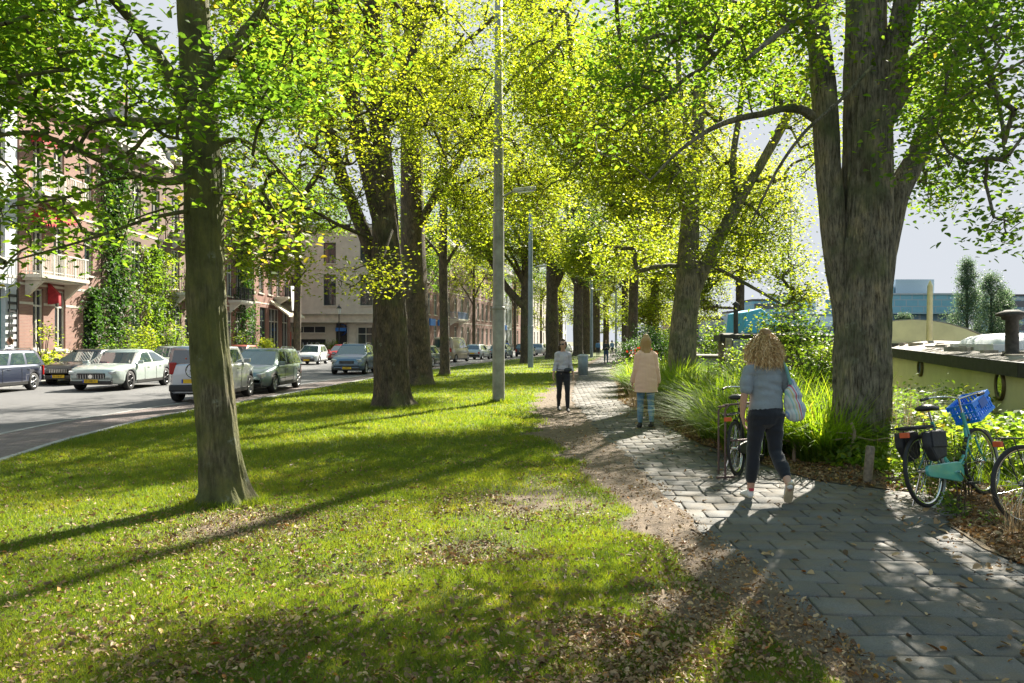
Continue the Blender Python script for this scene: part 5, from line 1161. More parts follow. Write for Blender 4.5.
make_car('parked_car', 'dark blue car beyond the thickest distant trunk', 'car', 5.7, 110, D-R(12), 'hatch', 4.2, 1.75, 1.5, paint('slate', (.035, .045, .085)), .3, detail=False)
make_car('parked_car', 'farthest car, pale, seen above the litter bin', 'car', 8.0, 120, D-R(12), 'hatch', 4.2, 1.75, 1.5, paint('white', (.6, .62, .65), .1), .3, detail=False)
make_car('parked_car', 'dark hatchback at the far kerb beyond the bar, behind the multi-stemmed tree', 'car', -13.0, 84, -D-R(10), 'hatch', 4.2, 1.75, 1.5, paint('darkgreen', (.02, .035, .03), .3), .3)
# bicycle carried on the rear of the off-roader is built with the bicycles
# ---------------------------------------------------------------- people
def skinmat(name, c):
    m, nt, b = newmat(name); b.inputs['Roughness'].default_value = .5; b.inputs['Subsurface Weight'].default_value = .15; b.inputs['Subsurface Radius'].default_value = (.02, .01, .005)
    nt.links.new(ramp(nt, noise(nt, 14, 3), [(.3, [q*.88 for q in c]), (.7, c)]), b.inputs['Base Color']); return m
SKIN = skinmat('skin', (.52, .31, .22))
def cloth(name, c, var=.18, bs=9): 
    m, nt, b = newmat(name); f = noise(nt, bs, 5); nt.links.new(ramp(nt, f, [(.3, [q*(1-var) for q in c]), (.7, [min(1, q*(1+var)) for q in c])]), b.inputs['Base Color'])
    b.inputs['Roughness'].default_value = .9; b.inputs['Sheen Weight'].default_value = .25; bump(nt, b, noise(nt, 26, 5), .5, .012); return m
def chain(mb, pts, n=14, side=(1, 0, 0), cap=True):
    "pts: (x, y, z, ra, rb): ra along 'side', rb across; closed blob with round ends"
    P_ = [np.array(p[:3], float) for p in pts]; Rr = [(p[3], p[4] if len(p) > 4 else p[3]) for p in pts]
    rings = []
    for i, p in enumerate(P_):
        t = P_[min(i+1, len(P_)-1)]-P_[max(i-1, 0)]; t /= np.linalg.norm(t)+1e-9
        s = np.array(side, float); s -= t*s.dot(t); s /= np.linalg.norm(s)+1e-9; u = np.cross(t, s)
        a = np.arange(n)*2*np.pi/n
        ring = lambda c, k: [c+s*math.cos(q)*Rr[i][0]*k+u*math.sin(q)*Rr[i][1]*k for q in a]
        if i == 0 and cap:
            for k, o in ((.35, .93), (.75, .66)): rings.append(ring(p-t*min(Rr[i])*o, k))
        rings.append(ring(p, 1))
        if i == len(P_)-1 and cap:
            for k, o in ((.75, .66), (.35, .93)): rings.append(ring(p+t*min(Rr[i])*o, k))
    vs = [tuple(v) for r_ in rings for v in r_]
    fs = [(i*n+k, i*n+(k+1) % n, (i+1)*n+(k+1) % n, (i+1)*n+k) for i in range(len(rings)-1) for k in range(n)]
    m = len(rings); fs += [tuple(range(n))[::-1], tuple((m-1)*n+k for k in range(n))]
    mb.add(vs, fs, True)
def fuse(mb, name, mat_, parent, voxel=.008, sm=3, disp=0, cut=None):
    "melt the chains into one continuous skin"
    o = mb.build(name, mat_, None)
    md = o.modifiers.new('r', 'REMESH'); md.mode = 'VOXEL'; md.voxel_size = voxel; md.use_smooth_shade = True
    s = o.modifiers.new('s', 'SMOOTH'); s.iterations = sm; s.factor = .5
    dg = bpy.context.evaluated_depsgraph_get(); me = bpy.data.meshes.new_from_object(o.evaluated_get(dg)); o.modifiers.clear(); o.data = me
    if not me.materials: me.materials.append(mat_)
    smooth(me)
    if disp:
        n = len(me.vertices); co = np.empty(n*3); no = np.empty(n*3); me.vertices.foreach_get('co', co); me.vertices.foreach_get('normal', no)
        co = co.reshape(-1, 3); no = no.reshape(-1, 3)
        w_ = vnoise(co[:, 0]*3+co[:, 2]*2, co[:, 1]*3+co[:, 2]*9, 2.2, 61)-.5; co += no*w_[:, None]*disp
        me.vertices.foreach_set('co', co.ravel())
    if cut:   # clean hems: drop what lies beyond the given planes
        bm = bmesh.new(); bm.from_mesh(me)
        for (pc, pn) in cut:
            bmesh.ops.bisect_plane(bm, geom=bm.verts[:]+bm.edges[:]+bm.faces[:], plane_co=pc, plane_no=pn, clear_outer=True)
        bm.to_mesh(me); bm.free()
        so = o.modifiers.new('t', 'SOLIDIFY'); so.thickness = .006; so.offset = 1
    o.parent = parent; return o
def hand(mb, wrist, dirv, palmn, s=1.0, curl=.35, thumb_side=1):
    w_ = Vector(wrist); d = Vector(dirv).normalized(); nrm = Vector(palmn).normalized(); nrm = (nrm-d*nrm.dot(d)).normalized(); sd_ = d.cross(nrm)*thumb_side
    f = lambda a, b, c: tuple(w_+d*a*s+sd_*b*s+nrm*c*s)
    chain(mb, [(*f(0, 0, 0), .025*s, .019*s), (*f(.045, 0, 0), .036*s, .016*s), (*f(.085, 0, .002), .038*s, .014*s)], 12, tuple(sd_))
    for k, (o, L) in enumerate(((.029, .072), (.010, .080), (-.010, .075), (-.029, .060))):
        pts = []; a = 0; p = Vector((0.083, o, .002))
        for j in range(4):
            pts.append((*f(p.x, p.y, p.z), (.0088-.0008*j)*s, (.0085-.0008*j)*s)); a = curl*(j+.5)*.75; p = p+Vector((math.cos(a), o*.06, math.sin(a)))*L/3
        chain(mb, pts, 8, tuple(sd_))
    pts = [(*f(.02, .022, .004), .012*s, .012*s), (*f(.048, .045, .014), .0105*s, .0105*s), (*f(.073, .055, .024), .0095*s, .0095*s), (*f(.094, .056, .034), .008*s, .008*s)]
    chain(mb, pts, 8)
def head(mb, c, yaw=0, pitch=0, s=1.0):
    "c: centre of the skull; face looks along +y turned by yaw"
    M = Matrix.Rotation(yaw, 3, 'Z') @ Matrix.Rotation(pitch, 3, 'X'); C_ = Vector(c)
    f = lambda x, y, z: tuple(C_+M @ Vector((x, y, z))*s)
    sx = tuple(M @ Vector((1, 0, 0)))
    chain(mb, [(*f(0, -.005, .095), .035*s, .045*s), (*f(0, -.005, .075), .06*s, .075*s), (*f(0, -.005, .03), .076*s, .094*s), (*f(0, 0, -.01), .074*s, .092*s), (*f(0, .012, -.05), .062*s, .078*s), (*f(0, .03, -.09), .044*s, .052*s), (*f(0, .045, -.112), .024*s, .028*s)], 18, sx)
    chain(mb, [(*f(0, .088, .0), .007*s, .008*s), (*f(0, .103, -.025), .010*s, .012*s), (*f(0, .102, -.038), .014*s, .010*s)], 8, sx)   # nose
    chain(mb, [(*f(-.02, .088, -.064), .006*s, .006*s), (*f(0, .094, -.064), .008*s, .008*s), (*f(.02, .088, -.064), .006*s, .006*s)], 8, (0, 0, 1))  # lips
    for q in (-1, 1):
        chain(mb, [(*f(q*.076, -.005, .018), .005*s, .016*s), (*f(q*.082, -.01, -.005), .006*s, .018*s), (*f(q*.076, 0, -.032), .005*s, .009*s)], 8, sx)
        chain(mb, [(*f(q*.045, .075, .022), .006*s, .006*s), (*f(q*.02, .086, .022), .007*s, .006*s)], 8, (0, 0, 1))     # brow
    return f
def eyes(f, parent, yaw, s=1.0):
    for q in (-1, 1):
        e = MB(); c = f(q*.030, .080, .004); e.lathe([(.011*s*math.sin(t*math.pi/8), -.011*s*math.cos(t*math.pi/8)) for t in range(9)], c, 'z', 10); e.build('eye', mat('eye_white', (.6, .58, .55), .3), parent)
def hair_strands(name, parent, mat_, roots, n_seg=6, seed=0):
    pass
def hairmat(name, stops):
    m, nt, b = newmat(name); at = nt.nodes.new('ShaderNodeAttribute'); at.attribute_name = 'rnd'
    nt.links.new(ramp(nt, at.outputs['Fac'], stops), b.inputs['Base Color']); b.inputs['Roughness'].default_value = .45; b.inputs['Specular IOR Level'].default_value = .4
    return m
def ribbons(name, starts, dirs_fn, n_seg, w_, mat_, parent, rng):
    "many thin locks of hair; dirs_fn gives the path points (n,k,3)"
    Pth = dirs_fn(); n, k, _ = Pth.shape
    T = np.gradient(Pth, axis=1); rv = rng.normal(0, 1, (n, 1, 3)); S = np.cross(T, rv); S /= np.linalg.norm(S, axis=2)[..., None]+1e-9
    ww = w_*np.interp(np.linspace(0, 1, k), [0, .15, .8, 1], [.6, 1, .9, .15])[None, :, None]
    V = np.stack([Pth-S*ww, Pth+S*ww], 2).reshape(-1, 3); i = np.arange(n)[:, None]*(2*k)+np.arange(k-1)[None]*2; i = i.ravel()
    Q = np.stack([i, i+1, i+3, i+2], 1); rn = np.repeat(np.clip(rng.beta(2, 2, n), 0, 1), k-1)
    return np_mesh(name, V, Q, mat_, parent, True, {'rnd': rn})
def shoe(mb, sole, ankle, toe_dir, L=.25, W=.088, tilt=0, yaw=0):
    "foot block around the heel-toe axis starting at the heel point"
    h = Vector(sole); d = Vector(toe_dir).normalized(); up = Vector((0, 0, 1)); sd_ = d.cross(up).normalized(); u = sd_.cross(d).normalized()
    f = lambda a, c: tuple(h+d*a+u*c)
    chain(mb, [(*f(.035, .045), .036, .042), (*f(.09, .048), .036, .046), (*f(.15, .038), .042, .034), (*f(L-.05, .03), .044, .026), (*f(L-.025, .026), .034, .022)], 12, tuple(sd_))
    chain(mb, [(*ankle, .036, .04), (*f(.05, .06), .04, .045)], 12, tuple(sd_))
def sole(mb, heel, toe_dir, L=.255):
    h = Vector(heel); d = Vector(toe_dir).normalized(); sd_ = d.cross(Vector((0, 0, 1))).normalized(); u = sd_.cross(d).normalized()
    out = []
    for a, w_ in ((0, .022), (.015, .033), (.06, .036), (.12, .036), (.18, .046), (.22, .043), (.245, .03), (L, .012)): out.append((a, w_))
    poly = [h+d*a+sd_*w_ for a, w_ in out]+[h+d*a-sd_*w_ for a, w_ in reversed(out)]
    mb.prism([p-u*.006 for p in poly], u*.024)

def person_near():
    # walking away from the camera; left foot planted, right heel lifting behind
    root = thing('person', 'woman with curly blond hair, grey-blue t-shirt and dark cropped trousers, walking away', 'person', (2.62, 8.22, .012), R(4))
    b = MB()
    lh, rh = (-.085, .0, .90), (.085, .0, .90); lk, rk = (-.115, .05, .49), (.10, -.0, .50); la, ra = (-.125, .10, .095), (.125, -.30, .20)
    chain(b, [(0, 0, .90, .15, .11), (0, .0, 1.0, .135, .10), (0, .0, 1.1, .125, .085), (0, -.0, 1.22, .145, .095), (0, -.005, 1.34, .165, .09), (0, -.01, 1.41, .12, .07)], 20)
    chain(b, [(-.14, -.01, 1.385, .055, .05), (0, -.01, 1.41, .07, .06), (.14, -.01, 1.385, .055, .05)], 12, (0, 1, 0))
    chain(b, [(0, -.01, 1.40, .052, .055), (0, .01, 1.47, .047, .05), (0, .02, 1.53, .05, .05)], 14)
    for (h_, k_, a_) in ((lh, lk, la), (rh, rk, ra)):
        m1 = [(h_[i]+k_[i])/2 for i in range(3)]; m2 = [k_[i]*.7+a_[i]*.3 for i in range(3)]
        chain(b, [(*h_, .09, .095), (*m1, .074, .078), (*k_, .054, .056), (m2[0], m2[1]-.012, m2[2], .053, .056), (*a_, .034, .038)], 14)
    # arms: left hangs down, right bent holding the strap
    le, lw = (-.235, -.03, 1.10), (-.235, .03, .865)
    chain(b, [(-.165, -.01, 1.375, .05, .05), (-.205, -.025, 1.25, .043, .045), (*le, .037, .038), (-.24, .0, 1.0, .036, .038), (*lw, .024, .026)], 12)
    hand(b, lw, (.25, .25, -1), (1, -.3, 0), 1.0, .35, -1)
    re, rw = (.225, .02, 1.12), (.14, .19, 1.24)
    chain(b, [(.165, -.01, 1.375, .05, .05), (.205, 0, 1.25, .043, .045), (*re, .037, .038), (.19, .12, 1.17, .034, .034), (*rw, .024, .024)], 12)
    hand(b, rw, (-.3, .25, .8), (0, -1, .2), 1.0, 1.1, 1)
    # feet
    fl = (-.128, .055, .0); chain(b, [(*la, .034, .036), (-.128, .13, .05, .034, .03), (-.13, .22, .03, .036, .02)], 10)
    td = Vector((.05, .50, -.87)).normalized(); hr = Vector((.128, -.335, .235))
    chain(b, [(*ra, .034, .036), tuple(hr+td*.1+Vector((0, .03, 0)))+(.034, .03), tuple(hr+td*.18+Vector((0, .03, 0)))+(.036, .02)], 10)
    f = head(b, (0, .035, 1.615), R(-4), R(-4), 1.0)
    body = fuse(b, 'body', SKIN, root, .0055, 2); eyes(f, root, 0)
    # t-shirt
    t = MB()
    chain(t, [(0, 0, .93, .172, .132), (0, 0, 1.02, .162, .125), (0, 0, 1.12, .155, .118), (0, -.005, 1.24, .160, .115), (0, -.008, 1.33, .158, .10), (0, -.01, 1.395, .115, .075), (0, -.005, 1.435, .07, .06)], 24)
    chain(t, [(-.12, -.01, 1.375, .055, .055), (-.17, -.015, 1.345, .058, .058), (-.205, -.022, 1.25, .060, .058), (-.222, -.026, 1.15, .060, .058)], 14)
    chain(t, [(.12, -.01, 1.375, .055, .055), (.17, -.008, 1.345, .058, .058), (.205, 0, 1.25, .060, .058), (.222, .01, 1.165, .060, .058)], 14)
    fuse(t, 'tshirt', cloth('tshirt_greyblue', (.21, .245, .27), .1), root, .008, 3, .022, [((0, 0, .925), (0, 0, -1)), ((-.222, 0, 1.165), (-.12, 0, -1)) if False else ((0, 0, 1.445), (0, 0, 1))])
    # trousers
    p = MB()
    chain(p, [(0, .0, 1.02, .142, .108), (0, -.01, .94, .172, .128), (0, -.015, .87, .178, .132)], 20)
    for (h_, k_, a_) in ((lh, lk, la), (rh, rk, ra)):
        m1 = [(h_[i]+k_[i])/2 for i in range(3)]; m2 = [k_[i]*.6+a_[i]*.4 for i in range(3)]; m3 = [k_[i]*.28+a_[i]*.72 for i in range(3)]
        chain(p, [(h_[0], h_[1]-.012, h_[2], .103, .112), (*m1, .088, .092), (*k_, .070, .072), (m2[0], m2[1]-.01, m2[2], .066, .068), (*m3, .056, .06)], 16)
    fuse(p, 'trousers', cloth('trousers_navy', (.006, .008, .014), .3), root, .008, 3, .016)
    # sneakers with cream soles, a touch of red at the heel
    SH = cloth('sneaker_white', (.62, .62, .60), .06); SO = mat('sneaker_sole', (.5, .42, .27), .8, 0, .15, 14)
    s = MB(); shoe(s, fl, (-.127, .10, .085), (-.05, 1, 0)); o = fuse(s, 'shoe', SH, root, .007, 1)
    q = MB(); sole(q, (-.128, .055, .003), (-.05, 1, 0)); q.build('shoe_sole', SO, o, .004); q = MB(); q.obox((-.128, .062, .10), (.05, .02, .03)); q.build('heel_tab', mat('red_sock', (.5, .05, .07), .8), o, .004)
    s = MB(); shoe(s, tuple(hr), (ra[0], ra[1], ra[2]), tuple(td)); o = fuse(s, 'shoe', SH, root, .007, 1)
    q = MB(); sole(q, tuple(hr), tuple(td)); q.build('shoe_sole', SO, o, .004)
    # curly hair: thousands of corkscrew locks round the skull down to the shoulders
    g = np.random.default_rng(90); n = 4200; k = 20
    HM = hairmat('curly_blond_hair', [(0, (.22, .12, .05)), (.4, (.52, .34, .14)), (.75, (.78, .58, .30)), (1, (.9, .75, .5))])
    a = g.uniform(0, 2*np.pi, n); el = np.arcsin(g.uniform(-.25, 1, n)); face = (np.sin(a) > .55) & (el < .75)
    a[face] += np.pi
    dirn = np.stack([np.cos(a)*np.cos(el), np.sin(a)*np.cos(el), np.sin(el)], 1); c0 = np.array([0, .03, 1.625])
    S = c0+dirn*np.array([.074, .09, .092]); Lk = g.uniform(.10, .25, n)*(1-.25*np.clip(dirn[:, 2], 0, 1))
    tt = np.linspace(0, 1, k)
    out = np.stack([dirn[:, 0], dirn[:, 1]*.8, np.zeros(n)], 1)
    puff = g.uniform(.04, .115, n)*(.8+.5*vnoise(a*2.2, el*3, 1.0, 5))
    base = S[:, None]+dirn[:, None]*puff[:, None, None]*np.sqrt(tt)[None, :, None]*.65+out[:, None]*puff[:, None, None]*.5*tt[None, :, None]
    base[:, :, 2] -= (Lk[:, None]*1.12)*tt[None]**1.5
    ph = g.uniform(0, 6.28, n); fr = g.uniform(3, 5.5, n); rad = g.uniform(.006, .013, n)
    hx = np.cos(ph[:, None]+2*np.pi*fr[:, None]*tt)*rad[:, None]; hy = np.sin(ph[:, None]+2*np.pi*fr[:, None]*tt)*rad[:, None]
    base[:, :, 0] += hx; base[:, :, 1] += hy; base[:, :, 2] += hx*.5
    ribbons('hair', S, lambda: base, k, .0028, HM, root, g)
    hb = MB(); chain(hb, [(0, .02, 1.70, .07, .085), (0, .015, 1.64, .098, .105), (0, -.01, 1.56, .108, .095), (0, -.03, 1.47, .10, .07), (0, -.045, 1.42, .08, .05)], 18)
    # inner mass so that no scalp shows
    hs = fuse(hb, 'hair', hairmat('hair_inner', [(0, (.22, .13, .05)), (1, (.3, .18, .07))]), root, .009, 2, .03)
    return root
def striped_bag():
    root = thing('shoulder_bag', 'light striped shopping bag hanging from the right shoulder of the curly-haired woman', 'bag', (2.62, 8.22, .012), R(4))
    m, nt, b = newmat('striped_cloth'); tc = nt.nodes.new('ShaderNodeTexCoord').outputs['Object']; s_ = nt.nodes.new('ShaderNodeSeparateXYZ'); nt.links.new(tc, s_.inputs[0])
    ma = nt.nodes.new('ShaderNodeMath'); ma.operation = 'MULTIPLY_ADD'; nt.links.new(s_.outputs[2], ma.inputs[0]); ma.inputs[1].default_value = .33; nt.links.new(s_.outputs[0], ma.inputs[2])
    ad_ = nt.nodes.new('ShaderNodeMath'); ad_.operation = 'MULTIPLY_ADD'; nt.links.new(s_.outputs[1], ad_.inputs[0]); ad_.inputs[1].default_value = .45; nt.links.new(ma.outputs[0], ad_.inputs[2])
    mo = nt.nodes.new('ShaderNodeMath'); mo.operation = 'MULTIPLY'; nt.links.new(ad_.outputs[0], mo.inputs[0]); mo.inputs[1].default_value = 6.5; fr_ = nt.nodes.new('ShaderNodeMath'); fr_.operation = 'FRACT'; nt.links.new(mo.outputs[0], fr_.inputs[0])
    W_ = (.5, .56, .54)
    c = ramp(nt, fr_.outputs[0], [(0, W_), (.14, (.28, .48, .45)), (.22, W_), (.34, (.55, .50, .2)), (.42, W_), (.54, (.5, .12, .2)), (.64, W_), (.74, (.2, .3, .5)), (.82, W_), (.9, (.4, .45, .46))], 'CONSTANT')
    nt.links.new(c, b.inputs['Base Color']); b.inputs['Roughness'].default_value = .85; bump(nt, b, noise(nt, 22, 4), .4, .01)
    bg_ = MB(); chain(bg_, [(.235, -.085, 1.24, .03, .045), (.245, -.085, 1.15, .075, .055), (.255, -.085, 1.04, .095, .06), (.275, -.085, .94, .115, .06), (.29, -.085, .87, .10, .045)], 20)
    fuse(bg_, 'bag_body', m, root, .008, 2, .03)
    st = MB(); pts = [(.215, -.11, 1.2), (.18, -.10, 1.34), (.155, -.06, 1.425), (.15, .0, 1.452), (.155, .07, 1.40), (.19, .10, 1.28), (.23, .02, 1.2)]
    q = resample([(*p, .018) for p in pts], .03); st.tube([tuple(p[:3]) for p in q], .017, 8); st.build('strap', mat('teal_strap', (.12, .28, .27), .8, 0, .2), root)
    return root
def generic_person(name_label, x, y, z, rz, H, top, bottom, hairc, stride=.2, arms=((-.25, .0), (.25, .05)), coat=0, skin=SKIN, boots=None, head_yaw=0, hair='long', extra=None, vox=.009, sleeve=1.0, fem=1.0):
    s = H/1.70; root = thing('person', name_label, 'person', (x, y, z), rz); arms = [(a*(.55+.45*fem), b) for a, b in arms]
    b = MB(); S_ = lambda L_: [tuple(q*s for q in p) for p in L_]
    la, ra = (-.09, stride*.9, .08), (.09, -stride*.75, .10+stride*.18); lh, rh = (-.085, 0, .88), (.085, 0, .88); lk, rk = (-.09, stride*.55+.02, .48), (.09, .02-stride*.1, .48)
    chain(b, S_([(0, 0, .88, .15, .11), (0, 0, 1.08, .12*fem, .085), (0, 0, 1.22, .14*fem, .095), (0, 0, 1.33, .15*fem, .09), (0, 0, 1.39, .10*fem, .07)]), 18)
    chain(b, S_([(-.13*fem, 0, 1.37, .05, .048), (.13*fem, 0, 1.37, .05, .048)]), 12, (0, 1, 0)); chain(b, S_([(0, 0, 1.39, .05, .055), (0, .02, 1.5, .048, .05)]), 12)
    legs = []
    for (h_, k_, a_) in ((lh, lk, la), (rh, rk, ra)):
        chain(b, S_([(*h_, .088, .095), (*[(h_[i]+k_[i])/2 for i in range(3)], .072, .078), (*k_, .052, .055), (k_[0], (k_[1]*.65+a_[1]*.35)-.012, k_[2]*.65+a_[2]*.35, .05, .055), (*a_, .033, .036)]), 12); legs.append((h_, k_, a_))
    ap = []
    for sg, (ax, ay) in zip((-1, 1), arms):
        sh = (sg*.165*fem, 0, 1.365); e = (sg*(.165*fem+.045), -.02+ay*.4, 1.09); w_ = (ax, ay+.03, .865) if ay < .2 else (ax*.6, ay, 1.05); ap.append((sh, e, w_))
        chain(b, S_([(*sh, .048, .048), (*e, .036, .038), (*w_, .024, .025)]), 12); hand(b, [q*s for q in w_], (0, .25, -1) if ay < .2 else (-sg*.4, .5, .5), (-sg, 0, 0), s, .45, sg)
    f = head(b, (0, .03*s, 1.585*s), head_yaw, 0, s); fuse(b, 'body', skin, root, vox*.75, 2); eyes(f, root, 0, s)
    # trousers
    p = MB(); chain(p, S_([(0, 0, 1.0, .14, .105), (0, -.01, .92, .165, .12), (0, -.01, .86, .17, .12)]), 18)
    for (h_, k_, a_) in legs:
        chain(p, S_([(*h_, .098, .105), (*[(h_[i]+k_[i])/2 for i in range(3)], .082, .086), (*k_, .062, .064), (k_[0], k_[1]*.5+a_[1]*.5-.01, k_[2]*.5+a_[2]*.5, .057, .06), (a_[0], a_[1], a_[2]+.03, .044, .048)]), 14)
    fuse(p, 'trousers', bottom, root, vox, 2, .012)
    # top or coat
    t = MB(); zb = .95 if not coat else coat
    if coat: chain(t, S_([(0, -.0, zb, .215, .155), (0, 0, .9, .20, .15), (0, 0, 1.1, .178, .135), (0, 0, 1.25, .165, .12), (0, -.0, 1.345, .14, .10), (0, 0, 1.43, .075, .065)]), 22)
    else: chain(t, S_([(0, 0, .93, .168, .13), (0, 0, 1.08, .145*fem, .115), (0, 0, 1.24, .155*fem, .115), (0, 0, 1.33, .145*fem, .10), (0, 0, 1.385, .09*fem, .07)]), 22)
    for (sh, e, w_) in ap:
        k = sleeve; w2 = [e[i]*(1-k)+w_[i]*k for i in range(3)]
        chain(t, S_([(sh[0]*.72, 0, sh[2]+.005, .062, .062), (sh[0]*1.02, 0, sh[2]-.012, .064, .062), (*e, .052 if coat else .046, .05), (*w2, .044 if coat else .038, .042)]), 14)
    fuse(t, 'coat' if coat else 'top', top, root, vox, 3, .010 if coat else .02, [((0, 0, (zb+.01)*s), (0, 0, -1))])
    bt = boots or mat('black_leather', (.015, .015, .016), .75, 0, .1)
    for (h_, k_, a_), up in zip(legs, (0, 1)):
        m_ = MB(); d = (0, 1, -.0 if not up else -.35*min(1, stride*3)); shoe(m_, (a_[0]*s, (a_[1]-.06)*s, max(0, (a_[2]-.085))*s), (a_[0]*s, a_[1]*s, (a_[2]+.04)*s), d, .24*s)
        fuse(m_, 'shoe', bt, root, vox*.9, 1)
    # hair
    g = np.random.default_rng(int(x*100) % 977); n = 900; k = 10; tt = np.linspace(0, 1, k)
    a = g.uniform(0, 2*np.pi, n); el = np.arcsin(g.uniform(-.2, 1, n)); fy = head_yaw+np.pi/2
    fm = (np.cos(a-fy) > .35) & (el < .8); a[fm] += np.pi
    dirn = np.stack([np.cos(a)*np.cos(el), np.sin(a)*np.cos(el), np.sin(el)], 1); S = np.array([0, .03, 1.6])+dirn*np.array([.08, .09, .09])
    L_ = {'long': .30, 'tail': .07, 'short': .03}[hair]
    base = S[:, None]+dirn[:, None]*.022*np.sqrt(tt)[None, :, None]; base[:, :, 2] -= L_*g.uniform(.6, 1.1, n)[:, None]*tt[None]**1.2
    if hair == 'tail': tgt = np.array([-math.sin(-head_yaw)*-.10, .03-.11*math.cos(head_yaw), 1.60]); base = base*(1-tt[None, :, None]**1.5)+tgt*tt[None, :, None]**1.5
    HM = hairmat('hair_'+name_label[:14], hairc); ribbons('hair', S, lambda: base*s, k, .006*s, HM, root, g)
    hc = MB(); chain(hc, S_([(0, .005, 1.672, .066, .076), (0, .0, 1.645, .088, .098), (0, -.005, 1.595, .098, .10), (0, -.018, 1.53, .092, .08)]+([(0, -.045, 1.46, .07, .04), (0, -.07, 1.39, .06, .02)] if hair == 'long' else [])), 16)
    if hair == 'tail': chain(hc, [((tgt*s)[0], (tgt*s)[1], (tgt*s)[2], .025*s, .025*s), ((tgt*s)[0]*1.2, (tgt*s)[1]-.05*s, 1.54*s, .042*s, .036*s), ((tgt*s)[0]*1.3, (tgt*s)[1]-.05*s, 1.38*s, .028*s, .024*s)], 10)
    fuse(hc, 'hair', HM, root, vox, 1)
    return root, s
person_near(); striped_bag()
BLOND = [(0, (.4, .25, .10)), (.5, (.68, .47, .22)), (1, (.85, .68, .42))]; BRUN = [(0, (.03, .015, .008)), (.6, (.09, .035, .016)), (1, (.16, .07, .03))]
cx_, cy2 = (646-512)/F*15.0, 15.0
generic_person('blond woman in a knee-length beige coat and blue jeans walking away along the path', cx_, cy2, heave(cx_, cy2)+.012, R(3), 1.74, cloth('coat_beige', (.80, .52, .38), .04), cloth('jeans_blue', (.10, .22, .36), .2), BLOND, .10, ((-.25, .05), (.25, .0)), coat=.66, hair='long', fem=.86)
wx, wy = (563-512)/F*18.5, 18.5
r_, s_ = generic_person('woman with sunglasses and ponytail in a grey top and black trousers walking towards us', wx, wy, heave(wx, wy)+.014, math.pi+R(4), 1.66, cloth('top_grey', (.46, .44, .50), .15), cloth('trousers_black', (.014, .014, .02), .2), BRUN, .17, ((-.27, .02), (.27, .06)), hair='tail', head_yaw=R(-32), sleeve=.75, fem=.8)
sg = MB()
for q in (-1, 1): 
    a = R(-32); c = Vector((0, .03, 1.59))*s_; M = Matrix.Rotation(a, 3, 'Z'); p = c+M @ Vector((q*.034, .093, .004)); sg.obox(tuple(p), (.052, .012, .036), (0, 0, a))
sg.build('sunglasses', mat('dark_lens', (.01, .01, .01), .1), r_)
bp2 = thing('waist_bag', 'small dark pouch worn at the hip of the woman with sunglasses', 'bag', (wx, wy, 0), math.pi)
q = MB(); chain(q, [(-.05, .12, .985, .05, .035), (-.13, .10, .99, .06, .04), (-.17, .08, 1.0, .04, .03)], 14, (0, 0, 1)); fuse(q, 'pouch', mat('dark_pouch', (.02, .025, .035), .5), bp2, .008, 2)
q = MB(); q.tube([(-.17, .06, 1.0), (-.195, 0, 1.03), (-.15, -.12, 1.06), (0, -.145, 1.07), (.15, -.1, 1.05), (.175, .03, 1.03), (.1, .128, 1.0), (-.05, .15, .99)], .008, 6); q.build('strap', M_PLAST, bp2)
mx, my = (606-512)/F*58, 58
generic_person('distant man in a dark jacket and jeans standing on the path with hands raised', mx, my, .02, math.pi, 1.78, cloth('jacket_dark', (.03, .035, .045)), cloth('jeans_dark', (.05, .09, .16)), BRUN, .05, ((-.2, .3), (.2, .3)), hair='short', vox=.014)
generic_person('person with brown hair standing on the far sidewalk behind the slate-blue estate', -19.9, 31.6, .02, R(120), 1.78, cloth('shirt_light', (.4, .42, .45)), cloth('jeans_dark2', (.05, .09, .16)), [(0, (.1, .05, .02)), (1, (.3, .18, .1))], .08, hair='short', vox=.014)
for i, (px, d, c, lb) in enumerate([(598, 84, (.10, .22, .42), 'far figure in light blue left of the man on the path'), (612, 90, (.16, .28, .4), 'far figure in pale blue right of the man on the path'), (507, 88, (.03, .12, .5), 'distant person in bright blue beside the parked cars')]):
    generic_person(lb, (px-512)/F*d, d, .02, R(20*i), 1.75, cloth('far_top%d' % i, c), cloth('far_trouser%d' % i, (.04, .05, .08)), BRUN, .1, hair='short', vox=.02)
